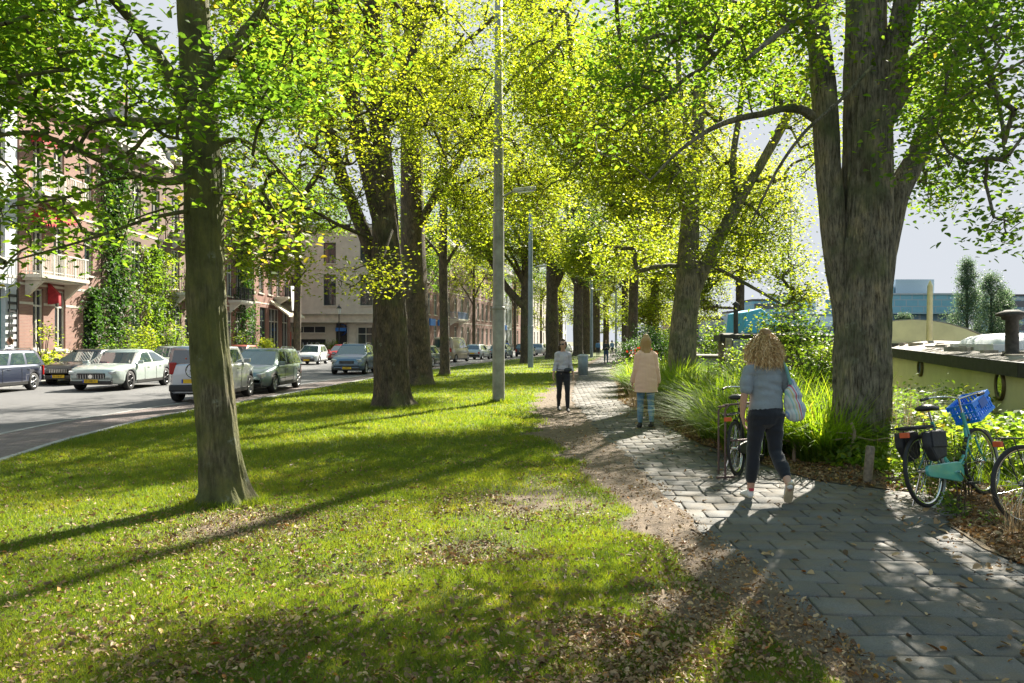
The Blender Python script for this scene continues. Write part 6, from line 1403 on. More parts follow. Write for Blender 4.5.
# ---------------------------------------------------------------- lamp posts, bin, bicycles, small things
M_POST = mat('galvanised_post', (.30, .30, .28), .55, .35, .3, 3, 0, .2, 40)
M_POSTB = mat('blue_grey_post', (.24, .29, .34), .5, .3, .2, 3)
def post(label, px, d, m, r, arm_z, H, name='lamp_post', armdir=1, collars=(2.55, 5.2, 7.1), big=True):
    root = thing(name, label, 'lamp post', ((px-512)/F*d, d, 0), group='grey lamp posts along the lawn')
    b = MB(); pr = [(r*1.0, -.1), (r*1.0, collars[0]), (r*.93, collars[0]+.06)]
    for i, z in enumerate(collars[1:]): pr += [(r*(.90-.12*i), z), (r*(.82-.12*i), z+.06)]
    pr += [(r*.5, H), (0, H)]; b.lathe(pr, n=20); b.build('pole', m, root)
    c = MB()
    for i, z in enumerate(collars): rr = r*(1.06-.13*i); c.lathe([(rr*.9, z-.05), (rr, z-.045), (rr, z+.03), (rr*.9, z+.04)], n=20)
    c.build('collar', m, root)
    dr = MB(); dr.lathe([(r*1.012, .55), (r*1.012, .95)], n=6, a0=-115, a1=-65); dr.build('service_hatch', m, root)
    a = MB(); a.tube([(0, 0, arm_z-.25), (armdir*.25, 0, arm_z-.12), (armdir*.45, 0, arm_z-.02)], .028, 8); a.build('arm', m, root)
    l = MB(); l.obox((armdir*.7, 0, arm_z), (.62, .20, .11), (0, R(-6*armdir), 0)); lo = l.build('lamp_head', mat('lamp_housing', (.55, .56, .55), .4, .2), root, .03)
    g = MB(); g.obox((armdir*.74, 0, arm_z-.062), (.42, .15, .02), (0, R(-6*armdir), 0)); g.build('lens', M_LAMPG, lo)
    return root
post('tall grey tapering lamp post standing on the lawn in front of the others', 498.5, 21.5, M_POST, .165, 5.75, 13.5)
post('slimmer blue-grey lamp post farther back, right of the tall one', 530.5, 50, M_POSTB, .17, 6.4, 11.5, collars=(2.6, 5.5, 8))
post('third thin lamp post between the far trunks beyond the litter bin', 591.5, 82, M_POSTB, .16, 7, 11, collars=(2.6, 5.5, 8))
post('fourth far lamp post right of the man on the path', 616, 112, M_POSTB, .16, 7, 11, collars=(2.6, 5.5, 8))
# street lantern before the corner building
lt = thing('street_lantern', 'black antique street lantern in front of the cream corner building', 'lantern', (-17.7, 81.5, 0))
b = MB(); b.lathe([(.16, 0), (.16, .8), (.09, .9), (.06, 1.2), (.05, 4.3), (.10, 4.4), (.03, 4.45)], n=12); b.build('post', M_IRON, lt)
b = MB(); b.lathe([(.12, 4.46), (.24, 5.0), (.24, 5.02)], n=6, sm=False); b.build('lantern_glass', mat('milky_glass', (.6, .62, .6), .2), lt)
b = MB(); b.lathe([(.30, 5.02), (.12, 5.25), (.05, 5.3), (.02, 5.5), (0, 5.5)], n=6, sm=False); b.build('lantern_cap', M_IRON, lt)
# litter bin
lb_ = thing('litter_bin', 'grey cylindrical litter bin at the lawn edge behind the walking woman', 'litter bin', ((583-512)/F*38.6, 38.6, 0))
b = MB(); b.lathe([(.17, 0), (.24, .05), (.25, .92), (.22, .95), (.20, .90), (.19, .5), (0, .5)], n=24); b.build('bin_body', M_POSTB, lb_)
b = MB(); b.lathe([(.27, .93), (.27, .99), (.12, 1.03), (.11, 1.0)], n=24); b.build('bin_lid', mat('lid_grey', (.4, .42, .43), .5), lb_)
# wooden stake
def stake(px, y, x, h, r, lb, tilt=0, nm='wooden_post'):
    b = MB(); b.tube([(0, 0, -.2), (.0, 0, h*.5), (0, 0, h-.02), (0, 0, h)], [r*1.02, r, r*.98, r*.8], 10); o = b.build(nm, mat('weathered_wood', (.2, .16, .12), .9, 0, .4, 20, 0, .4, 30), None)
    o.location = (x, y, 0); o.rotation_euler = (R(2), R(tilt), R(30)); return tag(o, lb, 'post')
stake(0, 9.15, 4.08, .45, .05, 'short weathered wooden stake at the path edge below the massive tree', 5)
# low branch fence
fe = thing('branch_fence', 'low fence of thin dead branches tied along the bed left of the massive tree', 'fence', (3.2, 11, 0))
wd = mat('dead_branch', (.26, .19, .14), .9, 0, .3, 25)
g = random.Random(4)
def stick(a, b_, r=.014, nm='rail'):
    p = [Vector(a).lerp(Vector(b_), t/6)+Vector((g.gauss(0, .015), g.gauss(0, .015), g.gauss(0, .018))) for t in range(7)]
    m = MB(); m.tube([q-Vector((3.2, 11, 0)) for q in p], [r*(1-.06*t) for t in range(7)], 6); m.build(nm, wd, fe)
for (a, b_) in (((3.0, 11.5, .62), (3.9, 10.5, .52)), ((3.8, 10.6, .54), (4.9, 9.9, .33)), ((3.0, 11.4, .38), (4.0, 10.4, .30)), ((3.9, 10.5, .32), (4.9, 9.8, .48)), ((3.3, 11.1, .5), (4.1, 10.3, .12))): stick(a, b_)
for (x, y) in ((3.15, 11.2), (3.75, 10.6), (4.3, 10.15)): stick((x, y, -.1), (x+.03, y, .62), .028, 'post')
# ---------------------------------------------------------------- bicycles
def bicycle(name, label, mats, loc, rz, rack=True, crate=None, bags=False, carrier=False, lady=True, rot=None, wr=.34):
    fm, guard = mats; root = thing(name, label, 'bicycle', loc, rz, rot=rot)
    wx_ = 1.12; A = (-wx_/2, 0, wr); B = (wx_/2, 0, wr)
    for k, c in enumerate((A, B)):
        t = MB(); prof = [(wr-.018+.018*math.cos(a), .018*math.sin(a)) for a in np.linspace(0, 2*math.pi, 9)]; t.lathe(prof, (0, 0, 0), 'y', 44)
        w_ = t.build('wheel', M_TYRE, root); w_.location = c
        m = MB(); m.lathe([(wr-.036, -.012), (wr-.034, .012), (wr-.052, .010), (wr-.052, -.010), (wr-.036, -.012)], (0, 0, 0), 'y', 44); m.build('rim', M_CHROME, w_)
        s = MB()
        for i in range(28):
            a = 2*math.pi*i/28; a2 = a+(.5 if i % 2 else -.5); sy = .03 if i % 4 < 2 else -.03
            s.tube([(math.cos(a2)*.025, sy, math.sin(a2)*.025), (math.cos(a)*(wr-.045), 0, math.sin(a)*(wr-.045))], .0016, 4, False)
        s.lathe([(0, -.05), (.022, -.045), (.016, 0), (.022, .045), (0, .05)], (0, 0, 0), 'y', 12); s.build('spokes', M_CHROME, w_)
    bb = (-.08, 0, .29); sc = (-.27, 0, .80); hb, ht = (wx_/2-.155, 0, .62), (wx_/2-.21, 0, .86)
    f = MB(); f.tube([bb, sc], .016, 8)
    if lady: 
        q = resample([(*ht[:2], .70, .016), (wx_/2-.22, 0, .52, .016), (.12, 0, .35, .016), (*bb, .016)], .06); f.tube([tuple(p[:3]) for p in q], .017, 8)
        q = resample([(*hb, .016), (.22, 0, .36, .016), (.02, 0, .32, .016), (-.14, 0, .44, .016)], .06); f.tube([tuple(p[:3]) for p in q], .014, 8)
    else: f.tube([hb, bb], .017, 8); f.tube([(ht[0], 0, .80), (-.25, 0, .76)], .016, 8)
    f.tube([hb, ht], .02, 8)
    for s_ in (-1, 1): f.tube([(bb[0], s_*.03, bb[2]), (A[0], s_*.055, A[2])], .010, 6); f.tube([(-.24, s_*.015, .70), (A[0], s_*.055, A[2])], .008, 6)
    f.build('frame', fm, root)
    k = MB(); k.tube([hb, (hb[0]+.02, 0, .58)], .018, 8)
    for s_ in (-1, 1): q = resample([(hb[0]+.02, s_*.05, .60, .01), (hb[0]+.08, s_*.055, .45, .01), (B[0], s_*.055, wr, .01)], .06); k.tube([tuple(p[:3]) for p in q], .011, 6)
    k.build('fork', fm, root)
    s = MB(); s.tube([sc, (-.30, 0, .90)], .012, 8)
    s.build('seat_post', M_CHROME, root)
    sa = MB(); chain(sa, [(-.40, 0, .935, .085, .03), (-.34, 0, .94, .09, .035), (-.25, 0, .935, .05, .03), (-.13, 0, .925, .024, .022)], 14, (0, 1, 0)); sa.build('saddle', mat('black_saddle', (.015, .015, .018), .45, 0, .2), root)
    h = MB(); h.tube([ht, (ht[0]-.02, 0, 1.0)], .012, 8)
    for s_ in (-1, 1): q = resample([(ht[0]-.02, 0, 1.0, .01), (ht[0]+.03, s_*.12, 1.03, .01), (ht[0]-.04, s_*.26, 1.04, .01), (ht[0]-.20, s_*.29, 1.02, .01)], .05); h.tube([tuple(p[:3]) for p in q], .011, 8)
    ho = h.build('handlebar', M_CHROME, root)
    for s_ in (-1, 1): gm = MB(); gm.tube([(ht[0]-.22, s_*.29, 1.02), (ht[0]-.10, s_*.28, 1.035)], .017, 8); gm.build('grip', M_PLAST, ho)
    for (c, a0, a1) in ((A, 20, 175), (B, 30, 150)):
        g_ = MB(); g_.lathe([(wr+.012, -.028), (wr+.026, 0), (wr+.012, .028)], (0, 0, 0), 'y', 20, True, a0, a1); o = g_.build('mudguard', guard, root); o.location = c
        so = o.modifiers.new('t', 'SOLIDIFY'); so.thickness = .003
        if c is A: o.rotation_euler = (0, R(-8), 0)
    # chain case, crank, pedals
    c = MB(); pts = []
    for a in np.linspace(-90, 90, 9): pts.append((bb[0]+.03+.10*math.cos(R(a)), -.05, bb[2]+.10*math.sin(R(a))))
    for a in np.linspace(90, 270, 9): pts.append((A[0]-.02+.055*math.cos(R(a)), -.05, A[2]+.055*math.sin(R(a))))
    c.prism(pts, (0, -.03, 0)); c.build('chain_case', fm if crate else M_PLAST, root, .008)
    cr = MB(); cr.tube([(bb[0], -.10, bb[2]), (bb[0]+.12, -.10, bb[2]-.12)], .009, 6); cr.tube([(bb[0], .10, bb[2]), (bb[0]-.12, .10, bb[2]+.12)], .009, 6); cr.tube([(bb[0], -.105, bb[2]), (bb[0], .105, bb[2])], .013, 8); co = cr.build('crank', M_CHROME, root)
    for (x, y, z) in ((bb[0]+.12, -.15, bb[2]-.12), (bb[0]-.12, .15, bb[2]+.12)): p = MB(); p.obox((x, y, z), (.09, .07, .022)); p.build('pedal', M_PLAST, co)
    if rack:
        r_ = MB()
        for y in (-.06, -.02, .02, .06): r_.tube([(-.30, y, .74), (-.78, y, .75)], .006, 6)
        for x in (-.32, -.5, -.78): r_.tube([(x, -.065, .745), (x, .065, .745)], .006, 6)
        for y in (-.065, .065): r_.tube([(-.70, y, .745), (A[0]-.0, y, wr)], .006, 6)
        r_.build('rear_rack', M_PLAST, root)
    rl = MB(); rl.obox((-.80, 0, .70), (.03, .09, .05)); rl.build('rear_light', mat('red_orange_reflector', (.6, .10, .03), .3), root, .006)
    fl = MB(); fl.lathe([(0, 0), (.035, .0), (.04, .04), (.02, .08), (0, .085)], (hb[0]+.04, 0, .80), 'x', 12); fl.build('front_light', M_CHROME, root)
    if bags:
        for s_ in (-1, 1):
            m = MB(); m.prism([(-.68, s_*.085, .72), (-.40, s_*.085, .73), (-.36, s_*.085, .62), (-.40, s_*.085, .46), (-.60, s_*.085, .43), (-.70, s_*.085, .58)], (0, s_*.09, 0)); mo = m.build('pannier', mat('black_canvas', (.018, .02, .024), .7, 0, .3, 14, 0, .3, 30), root, .03)
            q = MB(); q.obox((-.53, s_*.182, .64), (.26, .012, .15), (0, R(3), 0)); q.build('flap', mat('black_canvas', (.018, .02, .024), .7), mo, .01)
        q = MB(); q.obox((-.60, 0, .765), (.36, .20, .025)); q.build('pannier_bridge', mat('black_canvas', (.018, .02, .024), .7), root, .01)
    if carrier:
        m = MB()
        for y in (-.2, .2): m.tube([(.52, y, .72), (.92, y, .72), (.92, y, .78)], .010, 6); m.tube([(.52, y, .72), (B[0], y*.3, wr)], .008, 6)
        for x in (.52, .66, .80, .92): m.tube([(x, -.2, .72), (x, .2, .72)], .009, 6)
        m.build('front_carrier', M_PLAST, root)
    st = MB(); st.tube([(A[0]+.05, .06, wr-.02), (A[0]+.0, .16, .015)], .009, 6); st.build('kickstand', M_CHROME, root)
    return root
def mark_crate(loc, rot):
    root = thing('bicycle_crate', 'bright blue plastic crate fixed to the front of the teal bicycle', 'crate', loc, rot=rot); mb = MB(); L_, W_, H_ = .34, .27, .21
    cm = mat('blue_plastic', (.01, .22, .8), .4, 0, .08)
    f = .022
    for z in (0, .10, H_-f):
        hh_ = f if z else .03
        mb.box(-L_/2, L_/2, -W_/2, -W_/2+.012, z, z+hh_); mb.box(-L_/2, L_/2, W_/2-.012, W_/2, z, z+hh_)
        mb.box(-L_/2, -L_/2+.012, -W_/2+.0121, W_/2-.0121, z, z+hh_); mb.box(L_/2-.012, L_/2, -W_/2+.0121, W_/2-.0121, z, z+hh_)
    for i in range(9):
        x = -L_/2+.02+(L_-.04)*i/8
        for y in (-W_/2+.002, W_/2-.010): mb.box(x-.008, x+.008, y, y+.008, .001, H_-.001)
    for i in range(7):
        y = -W_/2+.02+(W_-.04)*i/6
        for x in (-L_/2+.002, L_/2-.010): mb.box(x, x+.008, y-.008, y+.008, .001, H_-.001)
    mb.box(-L_/2+.013, L_/2-.013, -W_/2+.013, W_/2-.013, .004, .012); mb.box(-L_/2-.012, L_/2+.012, -W_/2-.012, -W_/2-.0002, H_-.05, H_); mb.box(-L_/2-.012, L_/2+.012, W_/2+.0002, W_/2+.012, H_-.05, H_)
    mb.build('crate_basket', cm, root); b = MB(); b.box(-.07, .07, -W_/2-.016, -W_/2-.0125, .10, .19); b.build('crate_badge', mat('blue_plastic_dark', (.01, .1, .4), .4), root)
    return root
M_TEALB = mat('teal_bike_paint', (.06, .36, .33), .35, .1, .12, 8, .6); M_GUARD = mat('pale_mudguard', (.5, .55, .53), .4, .1, .1)
# teal bicycle leaning a little, rear wheel to the left
TB = (4.43, 7.9, .07); TZ = R(35)
bicycle('teal_bicycle', 'teal ladies bicycle with black panniers and a blue front crate parked beside the path', (M_TEALB, M_GUARD), TB, TZ, True, True, True, rot=(R(-9), 0, TZ), wr=.345)
Mt = Matrix.Translation(TB) @ Euler((R(-9), 0, TZ)).to_matrix().to_4x4()
pc = Mt @ Vector((.62, 0, .80)); mark_crate(tuple(pc), (R(-16), R(-22), TZ))
bicycle('black_bicycle', 'black bicycle with rear rack and red reflector at the right edge', (M_PLAST, mat('silver_guard', (.45, .46, .46), .35, .5)), (4.98, 6.95, .07), R(12), rot=(R(-6), 0, R(12)), wr=.345)
bicycle('black_bicycle', 'black bicycle parked in the bed, mostly hidden behind the curly-haired woman', (M_PLAST, M_PLAST), (3.0, 10.1, .03), R(75), lady=False, rot=(R(-4), 0, R(60)), wr=.33)
# bicycle stand of rusty tube
bs = MB()
bs.tube([(-.05, 0, -.1), (-.05, 0, .82), (.0, 0, .88), (.26, .05, .9), (.30, .10, .84), (.30, .10, .2)], .013, 8); bs.tube([(-.02, .42, -.1), (-.02, .42, .78), (.04, .42, .84), (.28, .44, .86), (.30, .46, .8)], .013, 8)
bs.tube([(-.05, 0, .86), (-.02, .42, .82)], .012, 8); bs.tube([(-.05, 0, .45), (.30, .08, .46)], .012, 8); bs.tube([(.27, .05, .9), (.28, .44, .86)], .012, 8); bs.tube([(-.16, -.02, .02), (.06, .02, .02)], .014, 8)
o = bs.build('bicycle_stand', mat('rusty_tube', (.13, .08, .07), .6, .3, .4, 20), None); o.location = (2.58, 9.45, .02); tag(o, 'rusty tubular bicycle stand left of the curly-haired woman', 'bicycle stand')
# bicycle hanging on the jeep
cbk = bicycle('carried_bicycle', 'small bicycle strapped upright across the rear of the silver off-roader', (M_PLAST, M_PLAST), (-8.55, 22.42, .62), 0, False, lady=False, wr=.27); cbk.scale = (.78, .78, .78)
# planter with red flowers and a sign by the bank
pl = thing('flower_planter', 'white planter with red geraniums beside the forked tree', 'planter', ((644-512)/F*27, 27, 0))
b = MB(); b.lathe([(.22, 0), (.3, .75), (.33, .78), (.33, .85), (.28, .85)], n=20); b.build('pot', M_WHITEW, pl)
g2 = np.random.default_rng(3); C = np.stack([g2.normal(0, .2, 420), g2.normal(0, .2, 420), .95+np.abs(g2.normal(0, .16, 420))], 1)
V, Q, rep = leaves_np(C, .09, g2, .8); np_mesh('foliage', V, Q, L_SHRUB, pl, attr={'rnd': g2.random(len(Q))})
C = np.stack([g2.normal(0, .2, 150), g2.normal(0, .2, 150), 1.15+np.abs(g2.normal(0, .14, 150))], 1); V, Q, rep = leaves_np(C, .1, g2, 1.2); np_mesh('flowers', V, Q, leafmat('red_petal', [(0, (.5, .03, .02)), (1, (.65, .08, .03))], .3, (1.2, .8, .8)), pl, attr={'rnd': g2.random(len(Q))})
# ---------------------------------------------------------------- river side: houseboats, quay clutter, far bank
M_HULL = mat('cream_hull', (.62, .58, .37), .6, 0, .14, 1.5); M_DECK = mat('weathered_roofing', (.24, .215, .19), .95, 0, .45, 5, 0, .5, 25)
M_TAR = mat('dark_tar_edge', (.035, .035, .033), .8, 0, .4, 8); M_FOIL = mat('pale_tarpaulin', (.55, .58, .62), .6, 0, .15, 4, 0, .3, 6)
def boat_cabin(root, pts_near, pts_far, z0, ztop, edge=.18, camber=.18, hull=M_HULL):
    "long low cabin: near and far side outlines (x, y) pairs with the roof height at each"
    n = len(pts_near); h = MB()
    for side in (pts_near, pts_far):
        for i in range(n-1):
            a, b = side[i], side[i+1]; h.add([(a[0], a[1], z0), (b[0], b[1], z0), (b[0], b[1], b[2]), (a[0], a[1], a[2])], [(0, 1, 2, 3)])
    for i in (0, n-1):
        a, b = pts_near[i], pts_far[i]; h.add([(a[0], a[1], z0), (b[0], b[1], z0), (b[0], b[1], b[2]), (a[0], a[1], a[2])], [(0, 1, 2, 3)])
    for i in (0, n-1):
        a, b = Vector(pts_near[i]), Vector(pts_far[i]); K = 10; top = [a.lerp(b, k/K)+Vector((0, 0, camber*(1-(2*k/K-1)**2))) for k in range(K+1)]
        h.add(top, [tuple(range(K+1))])
    h.build('hull', hull, root)
    r = MB(); K = 10; vs = []
    for i in range(n):
        a, b = Vector(pts_near[i]), Vector(pts_far[i]); d = (b-a).normalized(); a2 = a-d*.12; b2 = b+d*.12
        for k in range(K+1): t = k/K; p = a2.lerp(b2, t); vs.append((p.x, p.y, p.z+camber*(1-(2*t-1)**2)+.02))
    fs = [(i*(K+1)+k, i*(K+1)+k+1, (i+1)*(K+1)+k+1, (i+1)*(K+1)+k) for i in range(n-1) for k in range(K)]
    r.add(vs, fs, True); ro = r.build('deck_roof', M_DECK, root); so = ro.modifiers.new('t', 'SOLIDIFY'); so.thickness = .05
    e = MB()
    ring = [Vector(p) for p in pts_near]+[Vector(p) for p in reversed(pts_far)]; c = sum(ring, Vector())/len(ring); ring = [p+(p-c).normalized()*.14 for p in ring]
    for i in range(len(ring)):
        a, b = ring[i], ring[(i+1) % len(ring)]; d = (b-a).normalized(); nrm = Vector((d.y, -d.x, 0))*.06
        e.add([a-nrm+Vector((0, 0, -edge)), b-nrm+Vector((0, 0, -edge)), b-nrm+Vector((0, 0, .05)), a-nrm+Vector((0, 0, .05)), a+nrm+Vector((0, 0, -edge)), b+nrm+Vector((0, 0, -edge)), b+nrm+Vector((0, 0, .05)), a+nrm+Vector((0, 0, .05))],
              [(0, 1, 2, 3), (4, 5, 6, 7), (0, 1, 5, 4), (3, 2, 6, 7), (0, 3, 7, 4), (1, 2, 6, 5)])
    e.build('roof_edge', M_TAR, root); return ro
hb1 = thing('houseboat', 'cream houseboat with a weathered flat roof, stovepipe and oval porthole behind the bicycles', 'houseboat', (0, 0, 0))
near = [P(1190, 380, 9.5), P(1024, 365, 12.2), P(960, 357, 15.5), P(892, 349, 20.5)]
far = [(near[0][0]+4.2, near[0][1]+1.2, 1.22), (near[1][0]+4.2, near[1][1]+1.2, 1.32), (near[2][0]+4.0, near[2][1]+1.1, 1.42), (near[3][0]+2.4, near[3][1]+.6, 1.5)]
boat_cabin(hb1, near, far, -1.6, 1.3)
def porthole(px, py, d, rx, rz_, parent, nrm):
    c = Vector(P(px, py, d)); n = Vector(nrm).normalized(); t = Vector((0, 0, 1)).cross(n).normalized()
    m = MB(); vs = []; K = 24
    for (k, o) in ((1.0, .0), (1.0, .05), (.78, .05), (.78, .01)):
        for i in range(K): a = 2*math.pi*i/K; vs.append(c+t*math.cos(a)*rx*k+Vector((0, 0, 1))*math.sin(a)*rz_*k+n*o)
    m.add(vs, [(j*K+i, j*K+(i+1) % K, (j+1)*K+(i+1) % K, (j+1)*K+i) for j in range(3) for i in range(K)], True); po = m.build('porthole', mat('brass_rim', (.12, .09, .04), .5, .4), parent)
    g = MB(); g.add([c+t*math.cos(2*math.pi*i/K)*rx*.79+Vector((0, 0, 1))*math.sin(2*math.pi*i/K)*rz_*.79+n*.03 for i in range(K)], [tuple(range(K))]); g.build('pane', M_GLASS, po)
nv = Vector((near[1][1]-near[2][1], near[2][0]-near[1][0], 0)); nv = -nv if nv.x > 0 else nv
def hp(t, i=1): a, b = Vector(near[i]), Vector(near[i+1]); return a.lerp(b, t)
for (i, t, rx, dz) in ((1, .3, .22, -.38), (2, .5, .17, -.34), (0, .4, .22, -.4)):
    p = hp(t, i); c = p+Vector((0, 0, dz)); d = c.y; px = 512+c.x/d*F; py = HOR-(c.z-CAMH)/d*F
    e_ = Vector(near[i+1])-Vector(near[i]); nn = Vector((-e_.y, e_.x, 0)); nn = nn if nn.x < 0 else -nn; porthole(px, py, d, rx, rx*1.15, hb1, nn)
def dome(name, label, cat, c, L_, W_, H_, rz, m, n=14, parent=None):
    b = MB(); vs = []; K = 8
    for i in range(n+1):
        x = -L_/2+L_*i/n; e = math.sqrt(max(0, 1-(2*i/n-1)**4))
        for k in range(K+1): a = math.pi*k/K; vs.append((x, -W_/2*math.cos(a)*(.6+.4*e), H_*math.sin(a)*(.35+.65*e)))
    b.add(vs, [(i*(K+1)+k, i*(K+1)+k+1, (i+1)*(K+1)+k+1, (i+1)*(K+1)+k) for i in range(n) for k in range(K)], True)
    b.add([vs[k] for k in range(K+1)], [tuple(range(K+1))]); b.add([vs[n*(K+1)+k] for k in range(K+1)], [tuple(range(K+1))])
    b.box(-L_/2-.03, L_/2+.03, -W_/2-.03, W_/2+.03, -.16, .0)
    o = b.build(name, m, parent); o.location = c; o.rotation_euler = (0, 0, rz)
    if label: tag(o, label, cat)
    return o
def on_roof(px, py, z): d = (CAMH-z)/((py-HOR)/F); return ((px-512)/F*d, d, z)
ry = math.atan2(near[2][1]-near[1][1], near[2][0]-near[1][0])
dome('skylight', None, None, (near[2][0]+1.35, near[2][1]+.7, 1.60), 2.9, 1.3, .22, ry, M_FOIL, parent=hb1); dome('skylight', None, None, (near[1][0]+1.7, near[1][1]+.9, 1.54), 1.9, 1.2, .14, ry, M_FOIL, parent=hb1)
sp = MB(); sp.lathe([(.17, 0), (.17, .03), (.11, .06), (.105, .62), (.16, .63), (.17, .68), (.26, .70), (.25, .74), (.1, .80), (0, .80)], n=16); o = sp.build('stovepipe', mat('sooty_pipe', (.045, .04, .035), .8, .2, .5, 12), hb1); o.location = ((1012-512)/F*13.9, 13.9, 1.40)
g = np.random.default_rng(8)
tr = MB()
for k in range(38): 
    t = g.random(); s_ = g.random(); a = Vector(near[1]).lerp(Vector(near[3]), t); b_ = Vector(far[1]).lerp(Vector(far[3]), t); p = a.lerp(b_, .04+.6*s_); tr.obox((p.x, p.y, p.z+.14), (g.uniform(.12, .6), g.uniform(.04, .2), g.uniform(.02, .09)), (0, 0, g.uniform(0, 3)))
tag(tr.build('roof_clutter', mat('old_planks', (.3, .27, .22), .9, 0, .4, 9), None), 'old planks and scraps lying on the cream houseboat roof', 'junk', kind='stuff')
hb2 = thing('houseboat', 'second cream houseboat with an arched cabin, half hidden by the massive trunk', 'houseboat', (0, 0, 0))
a = P(930, 339, 27); boat_cabin(hb2, [(9.8, 24.5, 1.55), (11.2, 28, 1.62), (12.6, 31, 1.6)], [(14.2, 23.2, 1.55), (15.4, 27, 1.62), (16.6, 30, 1.6)], -1.6, 1.6, .08, .75)
ms = MB(); q0 = P(929, 360, 21.5); ms.tube([(q0[0], 21.5, 1.0), (q0[0]+.03, 21.5, 3.15)], [.085, .07], 10); ms.tube([(q0[0]+.03, 21.5, 3.15), (q0[0]+.03, 21.5, 3.3)], [.07, .01], 10)
tag(ms.build('mooring_mast', mat('cream_mast', (.55, .50, .3), .6, 0, .2, 3), None), 'cream wooden mast standing between the two cream houseboats', 'mast')
# third boat with grey cabin and blue tarpaulin, right of the forked tree
hb3 = thing('houseboat', 'brown houseboat with a flat ledge roof and a grey cabin door behind the curly-haired woman', 'houseboat', (0, 0, 0))
n3 = [(8.9, 29.5, 1.85), (10.4, 29.0, 1.85), (12.6, 29.5, 1.8), (14.6, 31, 1.75)]; f3 = [(p[0]+1.2, p[1]+5, p[2]) for p in n3]
boat_cabin(hb3, [(7.95, 29.8, 1.85)]+n3[1:], [(8.8, 34, 1.85)]+f3[1:], -1.6, 1.8, .2, .12, mat('brown_boat', (.13, .10, .075), .8, 0, .4, 3))
b = MB(); b.box(8.15, 8.9, 29.36, 29.46, .2, 1.72); b.build('cabin_door', mat('grey_blue_panel', (.26, .30, .36), .7, 0, .15, 2), hb3)
b = MB(); b.box(7.88, 8.08, 29.28, 29.42, -.4, 1.78); b.build('corner_post', mat('old_planks', (.3, .27, .22), .9, 0, .4, 9), hb3)
tt_ = MB(); tt_.prism([(9.0, 31, 1.95), (10.9, 31, 1.95), (10.5, 31, 2.3), (9.7, 31, 2.95), (9.1, 31, 2.8)], (0, 2.6, 0)); tag(tt_.build('blue_tarpaulin', mat('blue_tarp', (.06, .38, .58), .6, 0, .2, 3, 0, .4, 4), None, .05), 'bright blue tarpaulin tent on the brown houseboat', 'tarpaulin')
b = MB(); b.tube([(0, 0, 0), (0, 0, 1.15)], .09, 10); b.lathe([(.14, 1.15), (.14, 1.2), (0, 1.3)], n=10); o = b.build('boat_chimney', M_TAR, None); o.location = (8.6, 30.6, 1.9); tag(o, 'short dark chimney pipe beside the blue tarpaulin', 'chimney')
b = MB(); b.tube([(0, 0, -1.5), (0, 0, 9.5)], [.07, .035], 8); o = b.build('flag_mast', mat('grey_mast', (.35, .36, .38), .5, .2), None); o.location = (14.0, 40, 0); tag(o, 'thin tall mast on the water right of the blue tarpaulin', 'mast')
# moored clutter and small boats left of it
def rowboat(lb, c, rz, m, L_=3.6):
    b = MB(); vs = []; n = 12
    for i in range(n+1):
        t = i/n; x = -L_/2+L_*t; w_ = .62*math.sin(math.pi*min(1, .12+t*.8))**.6*(1-.9*max(0, t-.8)/.2); zt = .35+.18*(2*t-1)**2
        for (k, z) in ((0, -.15), (.75, -.05), (1, zt), (.9, zt), (.6, .02), (0, 0)): vs.append((x, k*w_, z))
        for (k, z) in ((.6, .02), (.9, zt), (1, zt), (.75, -.05)): vs.append((x, -k*w_, z))
    m_ = 10; b.add(vs, [(i*m_+k, i*m_+(k+1) % m_, (i+1)*m_+(k+1) % m_, (i+1)*m_+k) for i in range(n) for k in range(m_)], True); b.add(vs[:m_], [tuple(range(m_))])
    root = thing('rowing_boat', lb, 'boat', c, rz); b.build('hull', m, root)
    for x in (-.9, .3): q = MB(); q.box(x, x+.22, -.5, .5, .24, .27); q.build('bench', mat('old_planks', (.3, .27, .22), .9, 0, .4, 9), root)
rowboat('white rowing boat moored left of the grey cabin door', (9.0, 36, -.95), R(70), M_WHITEW); rowboat('grey dinghy moored beyond the white rowing boat', (11.5, 44, -.95), R(75), M_GREYST)
for i, (px, d, w_, hgt, c, lb) in enumerate([(702, 42, 3.4, 2.1, (.32, .34, .38), 'pale grey boat cabin seen left of the grey door'), (716, 55, 5, 2.6, (.5, .52, .56), 'white boat cabin farther along the quay, behind the pale grey one'), (805, 46, 4, 2.2, (.10, .17, .3), 'dark blue boat cabin right of the thin mast'), (672, 75, 5, 3.0, (.4, .36, .3), 'beige barge wheelhouse far along the quay')]):
    x = (px-512)/F*d; rt = thing('cabin_boat', lb, 'boat', (x, d, -1.2), R(75)); m = mat('cabin%d' % i, c, .6, 0, .1)
    h = MB(); L_ = w_*1.5; h.prism([(-L_, -1.3, -.4), (L_, -1.3, -.4), (L_*1.3, 0, -.3), (L_, 1.3, -.4), (-L_, 1.3, -.4)], (0, 0, 1.3)); h.build('hull', mat('boat_dark', (.04, .05, .07), .5), rt, .05)
    h = MB(); h.box(-L_*.7, L_*.6, -1.05, 1.05, .905, hgt); h.build('cabin', m, rt, .06)
    h = MB(); h.box(-L_*.74, L_*.64, -1.15, 1.15, hgt+.001, hgt+.09); h.build('cabin_roof', M_DECK, rt, .02)
    for k in range(4): q = MB(); x0 = -L_*.6+k*L_*.3; q.box(x0, x0+L_*.2, 1.051, 1.07, 1.2, hgt-.35); q.build('window', M_GLASS, rt)
